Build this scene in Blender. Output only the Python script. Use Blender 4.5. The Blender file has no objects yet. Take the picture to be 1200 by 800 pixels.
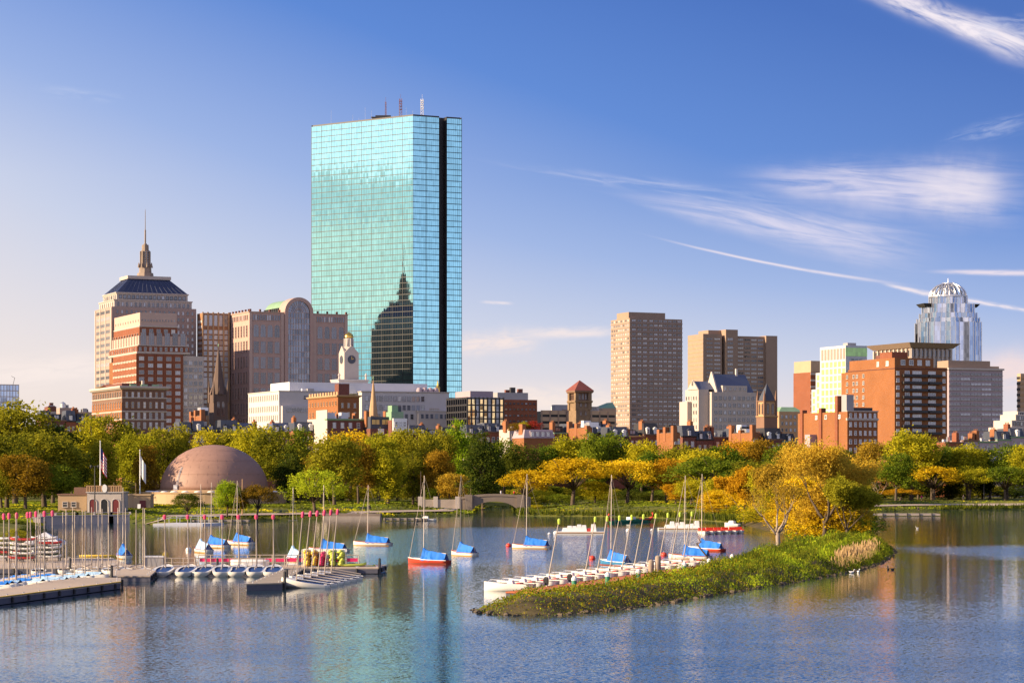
import bpy, math, random
from mathutils import Vector, Matrix, noise
random.seed(11)
scene = bpy.context.scene
col = scene.collection
R = math.radians

# ---------------------------------------------------------------- camera, light, exposure
FOC, HOR, CEN, EYE = 2750.0, 557.0, 600.0, 10.0     # focal length, horizon row, middle column, eye height
cam_data = bpy.data.cameras.new('camera')
cam = bpy.data.objects.new('camera', cam_data)
col.objects.link(cam)
cam.location = (0, 0, EYE)
cam.rotation_euler = (R(90), 0, 0)
cam_data.sensor_width = 36.0
cam_data.lens = FOC / 1200 * 36.0
cam_data.shift_y = (HOR - 400) / 1200
cam_data.clip_start = 1.0
cam_data.clip_end = 90000.0
scene.camera = cam

SUN_EL, SUN_BACK = R(20), R(15)      # height of the sun; how far it stands towards the viewer from due left
to_sun = Vector((-math.cos(SUN_BACK) * math.cos(SUN_EL), -math.sin(SUN_BACK) * math.cos(SUN_EL), math.sin(SUN_EL)))
sun_data = bpy.data.lights.new('sun', 'SUN')
sun_data.energy = 5.0
sun_data.angle = R(0.6)
sun_data.color = (1.0, 0.77, 0.49)
sun = bpy.data.objects.new('sun', sun_data)
col.objects.link(sun)
sun.rotation_euler = to_sun.to_track_quat('Z', 'Y').to_euler()

EXPO = 1.15
scene.view_settings.view_transform = 'Standard'
scene.view_settings.look = 'None'
scene.view_settings.exposure = EXPO
scene.view_settings.gamma = 1.0
scene.view_settings.use_curve_mapping = False
scene.cycles.use_denoising = True
scene.cycles.max_bounces = 6
scene.cycles.diffuse_bounces = 2
scene.cycles.glossy_bounces = 3
scene.cycles.transmission_bounces = 3
scene.cycles.transparent_max_bounces = 6
scene.cycles.caustics_reflective = False
scene.cycles.caustics_refractive = False
scene.cycles.sample_clamp_indirect = 4.0

def lin(r, g, b):
    f = lambda c: (c / 255 / 12.92) if c / 255 <= 0.04045 else ((c / 255 + 0.055) / 1.055) ** 2.4
    return (f(r), f(g), f(b), 1.0)

class Nodes:
    """small helper that wires shader nodes"""
    def __init__(self, tree):
        self.t = tree
        tree.nodes.clear()
    def new(self, kind, **kw):
        n = self.t.nodes.new(kind)
        for k, v in kw.items():
            setattr(n, k, v)
        return n
    def put(self, sock, v):
        if isinstance(v, bpy.types.NodeSocket):
            self.t.links.new(v, sock)
        elif v is not None:
            sock.default_value = v
    def math(self, op, a, b=None, c=None, clamp=False):
        n = self.new('ShaderNodeMath', operation=op)
        n.use_clamp = clamp
        self.put(n.inputs[0], a)
        if b is not None: self.put(n.inputs[1], b)
        if c is not None: self.put(n.inputs[2], c)
        return n.outputs[0]
    def vec(self, op, a, b=None):
        n = self.new('ShaderNodeVectorMath', operation=op)
        self.put(n.inputs[0], a)
        if b is not None: self.put(n.inputs[1], b)
        return n.outputs['Value'] if op in ('DOT_PRODUCT', 'LENGTH') else n.outputs[0]
    def xyz(self, a):
        n = self.new('ShaderNodeSeparateXYZ'); self.put(n.inputs[0], a)
        return n.outputs
    def comb(self, x, y, z):
        n = self.new('ShaderNodeCombineXYZ')
        for i, v in enumerate((x, y, z)): self.put(n.inputs[i], v)
        return n.outputs[0]
    def mix(self, f, a, b, blend='MIX'):
        n = self.new('ShaderNodeMix', data_type='RGBA', blend_type=blend)
        n.clamp_factor = True
        self.put(n.inputs[0], f); self.put(n.inputs[6], a); self.put(n.inputs[7], b)
        return n.outputs[2]
    def noise(self, vec, scale=1.0, detail=3.0, rough=0.55, out='Fac', dist=0.0):
        n = self.new('ShaderNodeTexNoise')
        self.put(n.inputs['Vector'], vec)
        n.inputs['Scale'].default_value = scale
        n.inputs['Detail'].default_value = detail
        n.inputs['Roughness'].default_value = rough
        n.inputs['Distortion'].default_value = dist
        return n.outputs[out]
    def step(self, v, lo, hi):
        n = self.new('ShaderNodeMapRange', interpolation_type='SMOOTHSTEP')
        self.put(n.inputs[0], v)
        n.inputs[1].default_value = lo; n.inputs[2].default_value = hi
        return n.outputs[0]
    def ramp(self, v, stops):
        n = self.new('ShaderNodeValToRGB')
        e = n.color_ramp.elements
        while len(e) < len(stops): e.new(0.5)
        for el, (p, c) in zip(e, stops):
            el.position = p; el.color = c
        self.put(n.inputs[0], v)
        return n.outputs[0]

world = bpy.data.worlds.new('World')
scene.world = world
world.use_nodes = True
def build_sky():
    N = Nodes(world.node_tree)
    tc = N.new('ShaderNodeTexCoord')
    d = N.vec('NORMALIZE', tc.outputs['Generated'])
    x, y, z = N.xyz(d)
    sky = N.new('ShaderNodeTexSky', sky_type='NISHITA')
    sky.sun_disc = False
    sky.sun_elevation = SUN_EL
    sky.sun_rotation = math.atan2(to_sun.x, to_sun.y)
    sky.air_density = 1.2
    sky.dust_density = 0.6
    sky.ozone_density = 2.0
    el = N.math('ARCSINE', z)
    az = N.math('ARCTAN2', x, y)
    # nearness to the sun's side of the sky, and the colour of a clear autumn morning by height
    c = N.vec('DOT_PRODUCT', d, Vector((to_sun.x, to_sun.y, 0)).normalized())
    lift = N.math('MULTIPLY', N.math('ADD', c, 0.19), N.math('MULTIPLY', N.math('MINIMUM', N.math('MULTIPLY', el, 8.0), 1.0), 0.36))
    t = N.math('SUBTRACT', el, N.math('MINIMUM', lift, 0.085))
    k = 10.0 / 2 ** EXPO
    tone = N.ramp(N.math('MULTIPLY', t, 2.0), [
        (0.0, lin(248, 230, 222)), (0.065, lin(235, 223, 227)), (0.145, lin(200, 205, 232)), (0.24, lin(150, 172, 227)),
        (0.38, lin(72, 121, 209)), (0.52, lin(34, 88, 184)), (1.0, lin(18, 55, 132))])
    glow = N.math('POWER', N.math('MAXIMUM', c, 0.0), 2.0)
    # unseen sky overhead and behind the viewer, brightened to fill shaded fronts
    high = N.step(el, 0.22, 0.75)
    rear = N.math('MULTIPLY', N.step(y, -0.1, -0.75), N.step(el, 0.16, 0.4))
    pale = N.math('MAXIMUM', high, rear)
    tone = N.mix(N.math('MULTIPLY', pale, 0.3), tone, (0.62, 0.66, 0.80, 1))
    # lavender brightness added to the unseen sky opposite the sun, lifting shaded facades
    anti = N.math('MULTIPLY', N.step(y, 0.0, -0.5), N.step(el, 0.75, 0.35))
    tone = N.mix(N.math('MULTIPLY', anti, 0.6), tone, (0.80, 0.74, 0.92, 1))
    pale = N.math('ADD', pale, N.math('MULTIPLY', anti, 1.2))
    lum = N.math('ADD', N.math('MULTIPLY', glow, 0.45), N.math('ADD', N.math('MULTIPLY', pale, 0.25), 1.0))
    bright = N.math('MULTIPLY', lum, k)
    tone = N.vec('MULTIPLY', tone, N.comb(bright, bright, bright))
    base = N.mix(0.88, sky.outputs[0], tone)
    # thin clouds: position in the sky (azimuth, height), drawn out along the wind
    U = N.math('ADD', N.math('MULTIPLY', az, FOC), CEN)
    V = N.math('SUBTRACT', HOR, N.math('MULTIPLY', el, FOC))
    def cloud(x0, y0, ang, L, W, amount, fine, grain, colour, taper=0.0, lo=0.35, hi=0.75, seed=0.0, curve=0.0):
        nonlocal base
        ca, sa = math.cos(R(ang)), math.sin(R(ang))
        px, py = N.math('SUBTRACT', U, x0), N.math('SUBTRACT', V, y0)
        u = N.math('ADD', N.math('MULTIPLY', px, ca), N.math('MULTIPLY', py, sa))
        v = N.math('SUBTRACT', N.math('MULTIPLY', py, ca), N.math('MULTIPLY', px, sa))
        un = N.math('DIVIDE', u, L)
        if curve: v = N.math('ADD', v, N.math('MULTIPLY', N.math('MULTIPLY', un, un), curve))
        ww = N.math('MAXIMUM', N.math('ADD', N.math('MULTIPLY', un, W * taper), W * (1 - abs(taper) * 0.15)), W * 0.08)
        vec = N.comb(N.math('DIVIDE', u, grain), N.math('DIVIDE', v, fine), seed)
        n1 = N.noise(vec, 1.0, 5.0, 0.62, dist=0.6)
        wob = N.math('MULTIPLY', N.math('SUBTRACT', N.noise(N.comb(N.math('DIVIDE', u, L * 0.5), N.math('DIVIDE', v, W * 2.5), seed + 7), 1.0, 3.0), 0.5), 1.1)
        vn = N.math('ADD', N.math('DIVIDE', v, ww), wob)
        e1 = N.math('POWER', N.math('ABSOLUTE', un), 4.0)
        e2 = N.math('POWER', N.math('ABSOLUTE', vn), 2.4)
        env = N.math('EXPONENT', N.math('MULTIPLY', N.math('ADD', e1, e2), -1.0))
        m = N.math('MULTIPLY', N.math('MULTIPLY', env, N.step(n1, lo, hi)), amount, clamp=True)
        cc = tuple(q * k for q in lin(*colour)[:3]) + (1,)
        base = N.mix(m, base, cc)
    cloud(1118, 43, 22.5, 145, 13.5, 1.0, 16, 70, (250, 240, 246), 0.35, 0.22, 0.58, 1.0)
    cloud(1175, 52, 10, 50, 14, 0.55, 9, 34, (225, 226, 244), 0.2, 0.4, 0.7, 2.0)
    cloud(1035, 224, 4, 135, 26, 0.95, 15, 150, (228, 222, 240), 0.3, 0.2, 0.66, 3.0)
    cloud(1115, 230, 6, 44, 28, 0.85, 14, 120, (238, 230, 240), 0.0, 0.2, 0.75, 3.5)
    cloud(905, 266, 11, 150, 20, 0.95, 14, 150, (224, 220, 240), 0.6, 0.22, 0.68, 4.0)
    cloud(760, 220, 8, 150, 8, 0.5, 8, 90, (214, 216, 240), 0.3, 0.35, 0.75, 5.0)
    cloud(912, 313, 11.2, 118, 1.6, 0.8, 6, 60, (246, 234, 240), 0.2, 0.1, 0.5, 6.0, curve=3.0)
    cloud(1066, 344, 13.5, 30, 2.6, 0.9, 6, 30, (248, 236, 240), 0.3, 0.1, 0.5, 6.5)
    cloud(1150, 360, 10.5, 62, 2.4, 0.9, 5, 30, (248, 236, 240), -0.1, 0.25, 0.6, 7.0)
    cloud(1160, 325, 2, 62, 2.8, 0.9, 6, 60, (240, 228, 238), 0.25, 0.1, 0.5, 8.0)
    cloud(1150, 163, -12, 42, 8, 0.4, 7, 40, (205, 212, 240), 0.2, 0.35, 0.7, 9.0)
    cloud(578, 402, -4, 48, 12, 0.9, 12, 45, (250, 232, 226), 0.0, 0.2, 0.6, 10.0)
    cloud(668, 390, -1, 50, 5.5, 0.8, 7, 40, (250, 234, 230), 0.0, 0.2, 0.6, 11.0)
    cloud(582, 355, 3, 16, 1.6, 0.7, 6, 40, (246, 234, 236), 0.0, 0.1, 0.5, 12.0)
    cloud(660, 468, 2, 90, 14, 0.8, 12, 60, (253, 236, 226), 0.0, 0.2, 0.6, 13.0)
    cloud(60, 438, -6, 90, 17, 0.75, 12, 60, (252, 238, 232), 0.0, 0.2, 0.6, 14.0)
    cloud(1190, 440, 0, 60, 24, 0.8, 14, 60, (252, 226, 220), 0.0, 0.15, 0.6, 15.0)
    cloud(100, 122, 5, 40, 6, 0.3, 8, 40, (205, 214, 240), 0.0, 0.35, 0.7, 16.0)
    # the cloud bank on the sun's side, which the glass tower mirrors
    nb = N.noise(N.vec('MULTIPLY', d, (5.0, 5.0, 26.0)), 1.0, 5.0, 0.6, dist=0.3)
    top = N.step(N.math('ADD', el, N.math('MULTIPLY', N.math('SUBTRACT', nb, 0.5), 0.075)), 0.141, 0.130)
    bank = N.math('MULTIPLY', N.math('MULTIPLY', N.step(c, 0.55, 0.8), top), N.step(el, 0.0, 0.03))
    body = N.step(N.noise(N.vec('MULTIPLY', d, (3.0, 3.0, 20.0)), 1.0, 4.0), 0.25, 0.62)
    body = N.math('MULTIPLY', body, N.step(N.math('ADD', el, N.math('MULTIPLY', N.math('SUBTRACT', nb, 0.5), 0.06)), 0.045, 0.078))
    bankc = N.mix(body, (0.5 * k, 0.7 * k, 0.8 * k, 1), (1.38 * k, 1.16 * k, 0.94 * k, 1))
    base = N.mix(N.math('MULTIPLY', bank, 0.9), base, bankc)
    bg = N.new('ShaderNodeBackground')
    bg.inputs['Strength'].default_value = 0.1
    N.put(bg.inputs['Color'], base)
    out = N.new('ShaderNodeOutputWorld')
    N.t.links.new(bg.outputs[0], out.inputs[0])
build_sky()

# ---------------------------------------------------------------- placing and meshing helpers
def X(px, Y): return (px - CEN) * Y / FOC
def Z(py, Y): return EYE + (HOR - py) * Y / FOC
def at(px, py, z=0.0):
    Y = FOC * (EYE - z) / (py - HOR)
    return Vector((X(px, Y), Y, z))

class MB:
    """collects shapes for ONE mesh object"""
    def __init__(self): self.v, self.f, self.m = [], [], []
    def quad(self, a, b, c, d, m=0):
        n = len(self.v); self.v += [tuple(a), tuple(b), tuple(c), tuple(d)]
        self.f.append((n, n + 1, n + 2, n + 3)); self.m.append(m)
    def poly(self, pts, m=0):
        n = len(self.v); self.v += [tuple(p) for p in pts]
        self.f.append(tuple(range(n, n + len(pts)))); self.m.append(m)
    def box(self, x0, y0, z0, x1, y1, z1, m=0):
        n = len(self.v)
        self.v += [(x0, y0, z0), (x1, y0, z0), (x1, y1, z0), (x0, y1, z0), (x0, y0, z1), (x1, y0, z1), (x1, y1, z1), (x0, y1, z1)]
        for q in ((0, 3, 2, 1), (4, 5, 6, 7), (0, 1, 5, 4), (1, 2, 6, 5), (2, 3, 7, 6), (3, 0, 4, 7)):
            self.f.append(tuple(n + i for i in q)); self.m.append(m)
    def prism(self, pts, z0, z1, m=0, mt=None, pts2=None):
        pts2 = pts2 or pts
        n, k = len(self.v), len(pts)
        self.v += [(p[0], p[1], z0) for p in pts] + [(p[0], p[1], z1) for p in pts2]
        for i in range(k):
            j = (i + 1) % k
            self.f.append((n + i, n + j, n + k + j, n + k + i)); self.m.append(m)
        self.f.append(tuple(n + k + i for i in range(k))); self.m.append(m if mt is None else mt)
        self.f.append(tuple(n + i for i in reversed(range(k)))); self.m.append(m)
    def ring(self, rings, m=0, cap=True, close=True):
        """rings: lists of equal point count, joined into a skin"""
        n, k = len(self.v), len(rings[0])
        for r in rings: self.v += [tuple(p) for p in r]
        for i in range(len(rings) - 1):
            for j in range(k if close else k - 1):
                j2 = (j + 1) % k
                a = n + i * k
                self.f.append((a + j, a + j2, a + k + j2, a + k + j)); self.m.append(m)
        if cap:
            self.f.append(tuple(n + j for j in reversed(range(k)))); self.m.append(m)
            self.f.append(tuple(n + (len(rings) - 1) * k + j for j in range(k))); self.m.append(m)
    def lathe(self, prof, n=24, m=0, cx=0.0, cy=0.0, a0=0.0, cap=True):
        self.ring([[(cx + r * math.cos(a0 + 2 * math.pi * i / n), cy + r * math.sin(a0 + 2 * math.pi * i / n), z) for i in range(n)] for r, z in prof], m, cap)
    def tube(self, p, q, r0, r1=None, n=6, m=0):
        r1 = r0 if r1 is None else r1
        p, q = Vector(p), Vector(q)
        d = (q - p)
        if d.length < 1e-6: return
        d.normalize()
        a = d.orthogonal().normalized(); b = d.cross(a)
        self.ring([[c + (a * math.cos(2 * math.pi * i / n) + b * math.sin(2 * math.pi * i / n)) * r for i in range(n)] for c, r in ((p, r0), (q, r1))], m)
    def path(self, pts, radii, n=6, m=0):
        rings = []
        for i, p in enumerate(pts):
            p = Vector(p)
            d = (Vector(pts[min(i + 1, len(pts) - 1)]) - Vector(pts[max(i - 1, 0)])).normalized()
            a = Vector((0.31, 0.2, 0.93)); a = (a - d * a.dot(d)).normalized() if abs(a.dot(d)) < 0.95 else d.orthogonal().normalized()
            b = d.cross(a)
            rings.append([p + (a * math.cos(2 * math.pi * j / n) + b * math.sin(2 * math.pi * j / n)) * radii[i] for j in range(n)])
        self.ring(rings, m)
    def add(self, other, M=None):
        n = len(self.v)
        self.v += [tuple(M @ Vector(p)) if M else p for p in other.v]
        self.f += [tuple(i + n for i in f) for f in other.f]; self.m += other.m
    def mesh(self, name, mats, smooth=False):
        me = bpy.data.meshes.new(name)
        me.from_pydata(self.v, [], self.f)
        for m in (mats if isinstance(mats, (list, tuple)) else [mats]): me.materials.append(m)
        me.polygons.foreach_set('material_index', self.m)
        if smooth: me.polygons.foreach_set('use_smooth', [True] * len(self.f))
        me.update()
        return me
    def build(self, name, mats, parent=None, smooth=False):
        return put(name, self.mesh(name, mats, smooth), parent)

def put(name, me, parent=None, loc=None, rz=0.0):
    o = bpy.data.objects.new(name, me)
    col.objects.link(o)
    if parent: o.parent = parent
    if loc is not None: o.location = loc
    if rz: o.rotation_euler.z = rz
    return o
def tag(o, label, cat, group=None):
    o['label'] = label; o['category'] = cat
    if group: o['group'] = group
    return o
def thing(name, label, cat, loc=(0, 0, 0), rz=0.0, group=None):
    o = bpy.data.objects.new(name, None)
    o.empty_display_size = 0.5
    col.objects.link(o)
    o.location = loc; o.rotation_euler.z = rz
    return tag(o, label, cat, group)
def kind(o, k): o['kind'] = k; return o
def copy_tree(o, parent=None, kids={}):
    c = o.copy(); col.objects.link(c); c.parent = parent
    for ch in list(o.children): copy_tree(ch, c)
    return c

# ---------------------------------------------------------------- materials
def mat(name, c, rough=0.75, metal=0.0, var=0.18, scale=0.25, spec=0.4, fine=3.0, c2=None, coat=0.0):
    """plain coloured stuff with mottled wear: large weather stains and finer grain"""
    m = bpy.data.materials.new(name); m.use_nodes = True
    N = Nodes(m.node_tree)
    g = N.new('ShaderNodeNewGeometry').outputs['Position']
    a = N.noise(g, scale, 4.0)
    b = N.noise(g, fine, 2.0)
    f = N.math('ADD', N.math('MULTIPLY', N.math('SUBTRACT', a, 0.5), 2 * var), N.math('ADD', N.math('MULTIPLY', N.math('SUBTRACT', b, 0.5), var), 1.0))
    base = N.mix(N.step(a, 0.35, 0.65), (*c, 1), (*c2, 1)) if c2 else (*c, 1)
    cc = N.new('ShaderNodeVectorMath', operation='SCALE')
    if c2: N.put(cc.inputs[0], base)
    else: cc.inputs[0].default_value = c
    N.put(cc.inputs['Scale'], f)
    p = N.new('ShaderNodeBsdfPrincipled')
    N.put(p.inputs['Base Color'], cc.outputs[0])
    p.inputs['Roughness'].default_value = rough; p.inputs['Metallic'].default_value = metal
    p.inputs['Specular IOR Level'].default_value = spec
    p.inputs['Coat Weight'].default_value = coat
    o = N.new('ShaderNodeOutputMaterial'); N.t.links.new(p.outputs[0], o.inputs[0])
    return m

def glass_mat(name, c, rough=0.06, metal=0.0, wob=0.004, pane=(1.6, 1.6, 2.0), ior=2.0, var=0.3):
    """window glass: a reflecting pane whose sheets are each a hair out of true"""
    m = bpy.data.materials.new(name); m.use_nodes = True
    N = Nodes(m.node_tree)
    tc = N.new('ShaderNodeTexCoord').outputs['Object']
    g = N.new('ShaderNodeNewGeometry')
    cell = N.vec('FLOOR', N.vec('DIVIDE', N.vec('ADD', tc, (0.37, 0.41, 0.13)), pane))
    w = N.new('ShaderNodeTexWhiteNoise', noise_dimensions='3D'); N.put(w.inputs[0], cell)
    tilt = N.vec('MULTIPLY', N.vec('SUBTRACT', w.outputs['Color'], (0.5, 0.5, 0.5)), (wob, wob, wob))
    nrm = N.vec('NORMALIZE', N.vec('ADD', g.outputs['Normal'], tilt))
    sc = N.new('ShaderNodeVectorMath', operation='SCALE'); sc.inputs[0].default_value = c
    N.put(sc.inputs['Scale'], N.math('ADD', N.math('MULTIPLY', N.math('SUBTRACT', w.outputs['Value'], 0.5), var), 1.0))
    p = N.new('ShaderNodeBsdfPrincipled')
    N.put(p.inputs['Base Color'], sc.outputs[0])
    p.inputs['Roughness'].default_value = rough; p.inputs['Metallic'].default_value = metal
    p.inputs['IOR'].default_value = ior
    N.put(p.inputs['Normal'], nrm)
    o = N.new('ShaderNodeOutputMaterial'); N.t.links.new(p.outputs[0], o.inputs[0])
    return m

def brick_mat(name, c, c2, var=0.2):
    m = bpy.data.materials.new(name); m.use_nodes = True
    N = Nodes(m.node_tree)
    tc = N.new('ShaderNodeTexCoord').outputs['Object']
    x, y, z = N.xyz(tc)
    u = N.math('ADD', x, y)
    bt = N.new('ShaderNodeTexBrick')
    N.put(bt.inputs['Vector'], N.comb(u, z, 0.0))
    bt.inputs['Scale'].default_value = 1.6
    bt.inputs['Color1'].default_value = (*c, 1); bt.inputs['Color2'].default_value = (*c2, 1)
    bt.inputs['Mortar'].default_value = tuple(0.5 * a + 0.12 for a in c) + (1,)
    bt.inputs['Mortar Size'].default_value = 0.012
    g = N.new('ShaderNodeNewGeometry').outputs['Position']
    a = N.noise(g, 0.12, 5.0, 0.6)
    f = N.math('ADD', N.math('MULTIPLY', N.math('SUBTRACT', a, 0.5), 2.6 * var), 1.0)
    cc = N.new('ShaderNodeVectorMath', operation='SCALE')
    N.put(cc.inputs[0], bt.outputs['Color']); N.put(cc.inputs['Scale'], f)
    p = N.new('ShaderNodeBsdfPrincipled')
    N.put(p.inputs['Base Color'], cc.outputs[0]); p.inputs['Roughness'].default_value = 0.85
    p.inputs['Specular IOR Level'].default_value = 0.25
    o = N.new('ShaderNodeOutputMaterial'); N.t.links.new(p.outputs[0], o.inputs[0])
    return m

M = {}
M['brick_red'] = brick_mat('brick_red', (0.25, 0.075, 0.03), (0.19, 0.056, 0.024))
M['brick_orange'] = brick_mat('brick_orange', (0.28, 0.1, 0.028), (0.21, 0.075, 0.023))
M['brick_dark'] = brick_mat('brick_dark', (0.17, 0.055, 0.038), (0.12, 0.042, 0.03))
M['brick_brown'] = brick_mat('brick_brown', (0.19, 0.1, 0.065), (0.15, 0.08, 0.055))
M['brownstone'] = mat('brownstone', (0.2, 0.11, 0.075))
M['pudding'] = mat('puddingstone', (0.2, 0.13, 0.075), var=0.5, scale=0.5, fine=1.2)
M['sandstone'] = mat('sandstone', (0.42, 0.26, 0.14), var=0.25)
M['limestone'] = mat('limestone', (0.43, 0.37, 0.33), var=0.12)
M['pale_stone'] = mat('pale_stone', (0.46, 0.4, 0.36), var=0.1)
M['white_stone'] = mat('white_stone', (0.5, 0.46, 0.44), var=0.08)
M['pink_granite'] = mat('pink_granite', (0.42, 0.28, 0.235), var=0.12)
M['pink_stone'] = mat('pink_stone', (0.46, 0.33, 0.275), var=0.1)
M['beige_concrete'] = mat('beige_concrete', (0.42, 0.29, 0.19), var=0.12)
M['brown_concrete'] = mat('brown_concrete', (0.3, 0.21, 0.155), var=0.12)
M['rose_concrete'] = mat('rose_concrete', (0.33, 0.24, 0.205), var=0.12)
M['grey_concrete'] = mat('grey_concrete', (0.3, 0.29, 0.3), var=0.14)
M['mauve_panel'] = mat('mauve_panel', (0.34, 0.27, 0.3), var=0.1)
M['dark_metal'] = mat('dark_metal', (0.035, 0.033, 0.036), 0.5, var=0.15)
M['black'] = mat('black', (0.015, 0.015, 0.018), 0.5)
M['white_paint'] = mat('white_paint', (0.74, 0.73, 0.72), 0.5, var=0.06)
M['white_panel'] = mat('white_panel', (0.62, 0.62, 0.64), 0.45, var=0.05)
M['copper_green'] = mat('copper_green', (0.2, 0.32, 0.2), 0.6, var=0.2)
M['slate'] = mat('slate', (0.055, 0.062, 0.085), 0.55, var=0.3, scale=0.6)
M['slate_blue'] = mat('slate_blue', (0.085, 0.1, 0.16), 0.5, var=0.2, scale=0.6)
M['lead_blue'] = mat('lead_blue', (0.05, 0.06, 0.11), 0.35, metal=0.4, var=0.2)
M['red_tile'] = mat('red_tile', (0.2, 0.055, 0.04), 0.7, var=0.3, scale=0.8)
M['tar'] = mat('tar', (0.06, 0.058, 0.06), 0.9, var=0.3)
M['gravel_roof'] = mat('gravel_roof', (0.26, 0.24, 0.22), 0.95, var=0.2)
M['gold'] = mat('gold', (0.9, 0.55, 0.12), 0.28, metal=1.0, var=0.1)
M['steel'] = mat('steel', (0.62, 0.62, 0.64), 0.35, metal=0.8, var=0.12)
M['steel_red'] = mat('steel_red', (0.22, 0.09, 0.08), 0.5)
M['terracotta'] = mat('terracotta', (0.26, 0.1, 0.04), 0.8, var=0.25)
M['win_dark'] = glass_mat('win_dark', (0.03, 0.034, 0.045))
M['win_mid'] = glass_mat('win_mid', (0.11, 0.115, 0.14))
M['win_light'] = glass_mat('win_light', (0.34, 0.35, 0.38), 0.12)
M['win_blind'] = glass_mat('win_blind', (0.5, 0.48, 0.44), 0.2)
M['glass_teal'] = glass_mat('glass_teal', (0.4, 0.8, 0.82), 0.03, 1.0, 0.0055, (1.4, 1.4, 3.66), var=0.24)
M['glass_dark'] = glass_mat('glass_dark', (0.16, 0.17, 0.19), 0.05, 1.0, 0.02, (2.0, 2.0, 3.4), var=0.5)
M['glass_warm_reflection'] = glass_mat('glass_warm_reflection', (0.85, 0.62, 0.3), 0.07, 1.0, 0.05, (2.0, 2.0, 3.4), var=0.7)  # warm reflected light put into the pane colour
M['glass_blue'] = glass_mat('glass_blue', (0.34, 0.42, 0.54), 0.06, 1.0, 0.03, (1.8, 1.8, 3.6), var=0.3)
M['glass_silver'] = glass_mat('glass_silver', (0.58, 0.6, 0.66), 0.08, 1.0, 0.03, (1.8, 1.8, 3.6), var=0.3)
M['glass_green'] = glass_mat('glass_green', (0.36, 0.7, 0.16), 0.25, 0.0, 0.03, (1.8, 1.8, 3.6), var=0.4)
M['yellow_pane'] = mat('pane_yellow', (0.62, 0.42, 0.14), 0.3, var=0.3)  # flat yellow filling of the attic windows
# ---------------------------------------------------------------- buildings
PANES = ['win_dark', 'win_mid', 'win_light', 'win_blind']
_wcache = {}
def window_mb(w, h, style, pane):
    """one window facing -Y, centred on the origin: frame (slot 0) and glass (slots 1-4)"""
    mb = MB(); t = min(0.18, 0.12 * w); d = 0.16
    x, z = w / 2, h / 2
    if style == 'band':                       # a strip of glass with mullions
        mb.box(-x, -0.05, -z, x, 0.02, z, 1 + pane)
        n = max(2, round(w / 1.8))
        for i in range(n + 1):
            q = -x + w * i / n
            mb.box(q - 0.07, -d, -z, q + 0.07, 0.0, z, 0)
        return mb
    if style == 'arch':
        pts = [(-x, -z)] + [(x, -z)] + [(x * math.cos(a * math.pi / 8), z - x + x * math.sin(a * math.pi / 8)) for a in range(9)]
        k = len(pts)
        mb.ring([[(p[0], -0.05, p[1]) for p in pts], [(p[0], 0.02, p[1]) for p in pts]], 1 + pane)
        for i in range(k):
            a, b = pts[i], pts[(i + 1) % k]
            mb.tube((a[0], -d / 2, a[1]), (b[0], -d / 2, b[1]), t * 0.7, n=4)
        mb.box(-0.06, -d, -z, 0.06, -0.06, z, 0)
        mb.box(-x, -d, z - x - 0.08, x, -0.06, z - x + 0.08, 0)
        return mb
    mb.box(-x + t * 0.5, -0.05, -z + t * 0.5, x - t * 0.5, 0.02, z - t * 0.5, 1 + pane)
    mb.box(-x, -d, -z, -x + t, 0.0, z, 0); mb.box(x - t, -d, -z, x, 0.0, z, 0)
    mb.box(-x + t, -d, z - t, x - t, 0.0, z, 0); mb.box(-x - 0.05, -d - 0.1, -z - 0.12, x + 0.05, 0.0, -z + t * 0.6, 0)
    if style == 'sash': mb.box(-x + t, -d * 0.8, -0.06, x - t, -0.06, 0.06, 0)
    if style in ('wide', 'grid'):
        n = max(2, round(w / 1.1))
        for i in range(1, n):
            q = -x + w * i / n
            mb.box(q - 0.06, -d * 0.8, -z + t, q + 0.06, -0.06, z - t, 0)
    if style == 'grid':
        n = max(2, round(h / 1.6))
        for i in range(1, n):
            q = -z + h * i / n
            mb.box(-x + t, -d * 0.7, q - 0.05, x - t, -0.06, q + 0.05, 0)
    return mb
def window_mesh(w, h, style, pane, frame):
    key = (round(w, 2), round(h, 2), style, pane, frame)
    if key not in _wcache:
        _wcache[key] = window_mb(w, h, style, pane).mesh('window', [M[frame]] + [M[p] for p in PANES])
    return _wcache[key]

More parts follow.
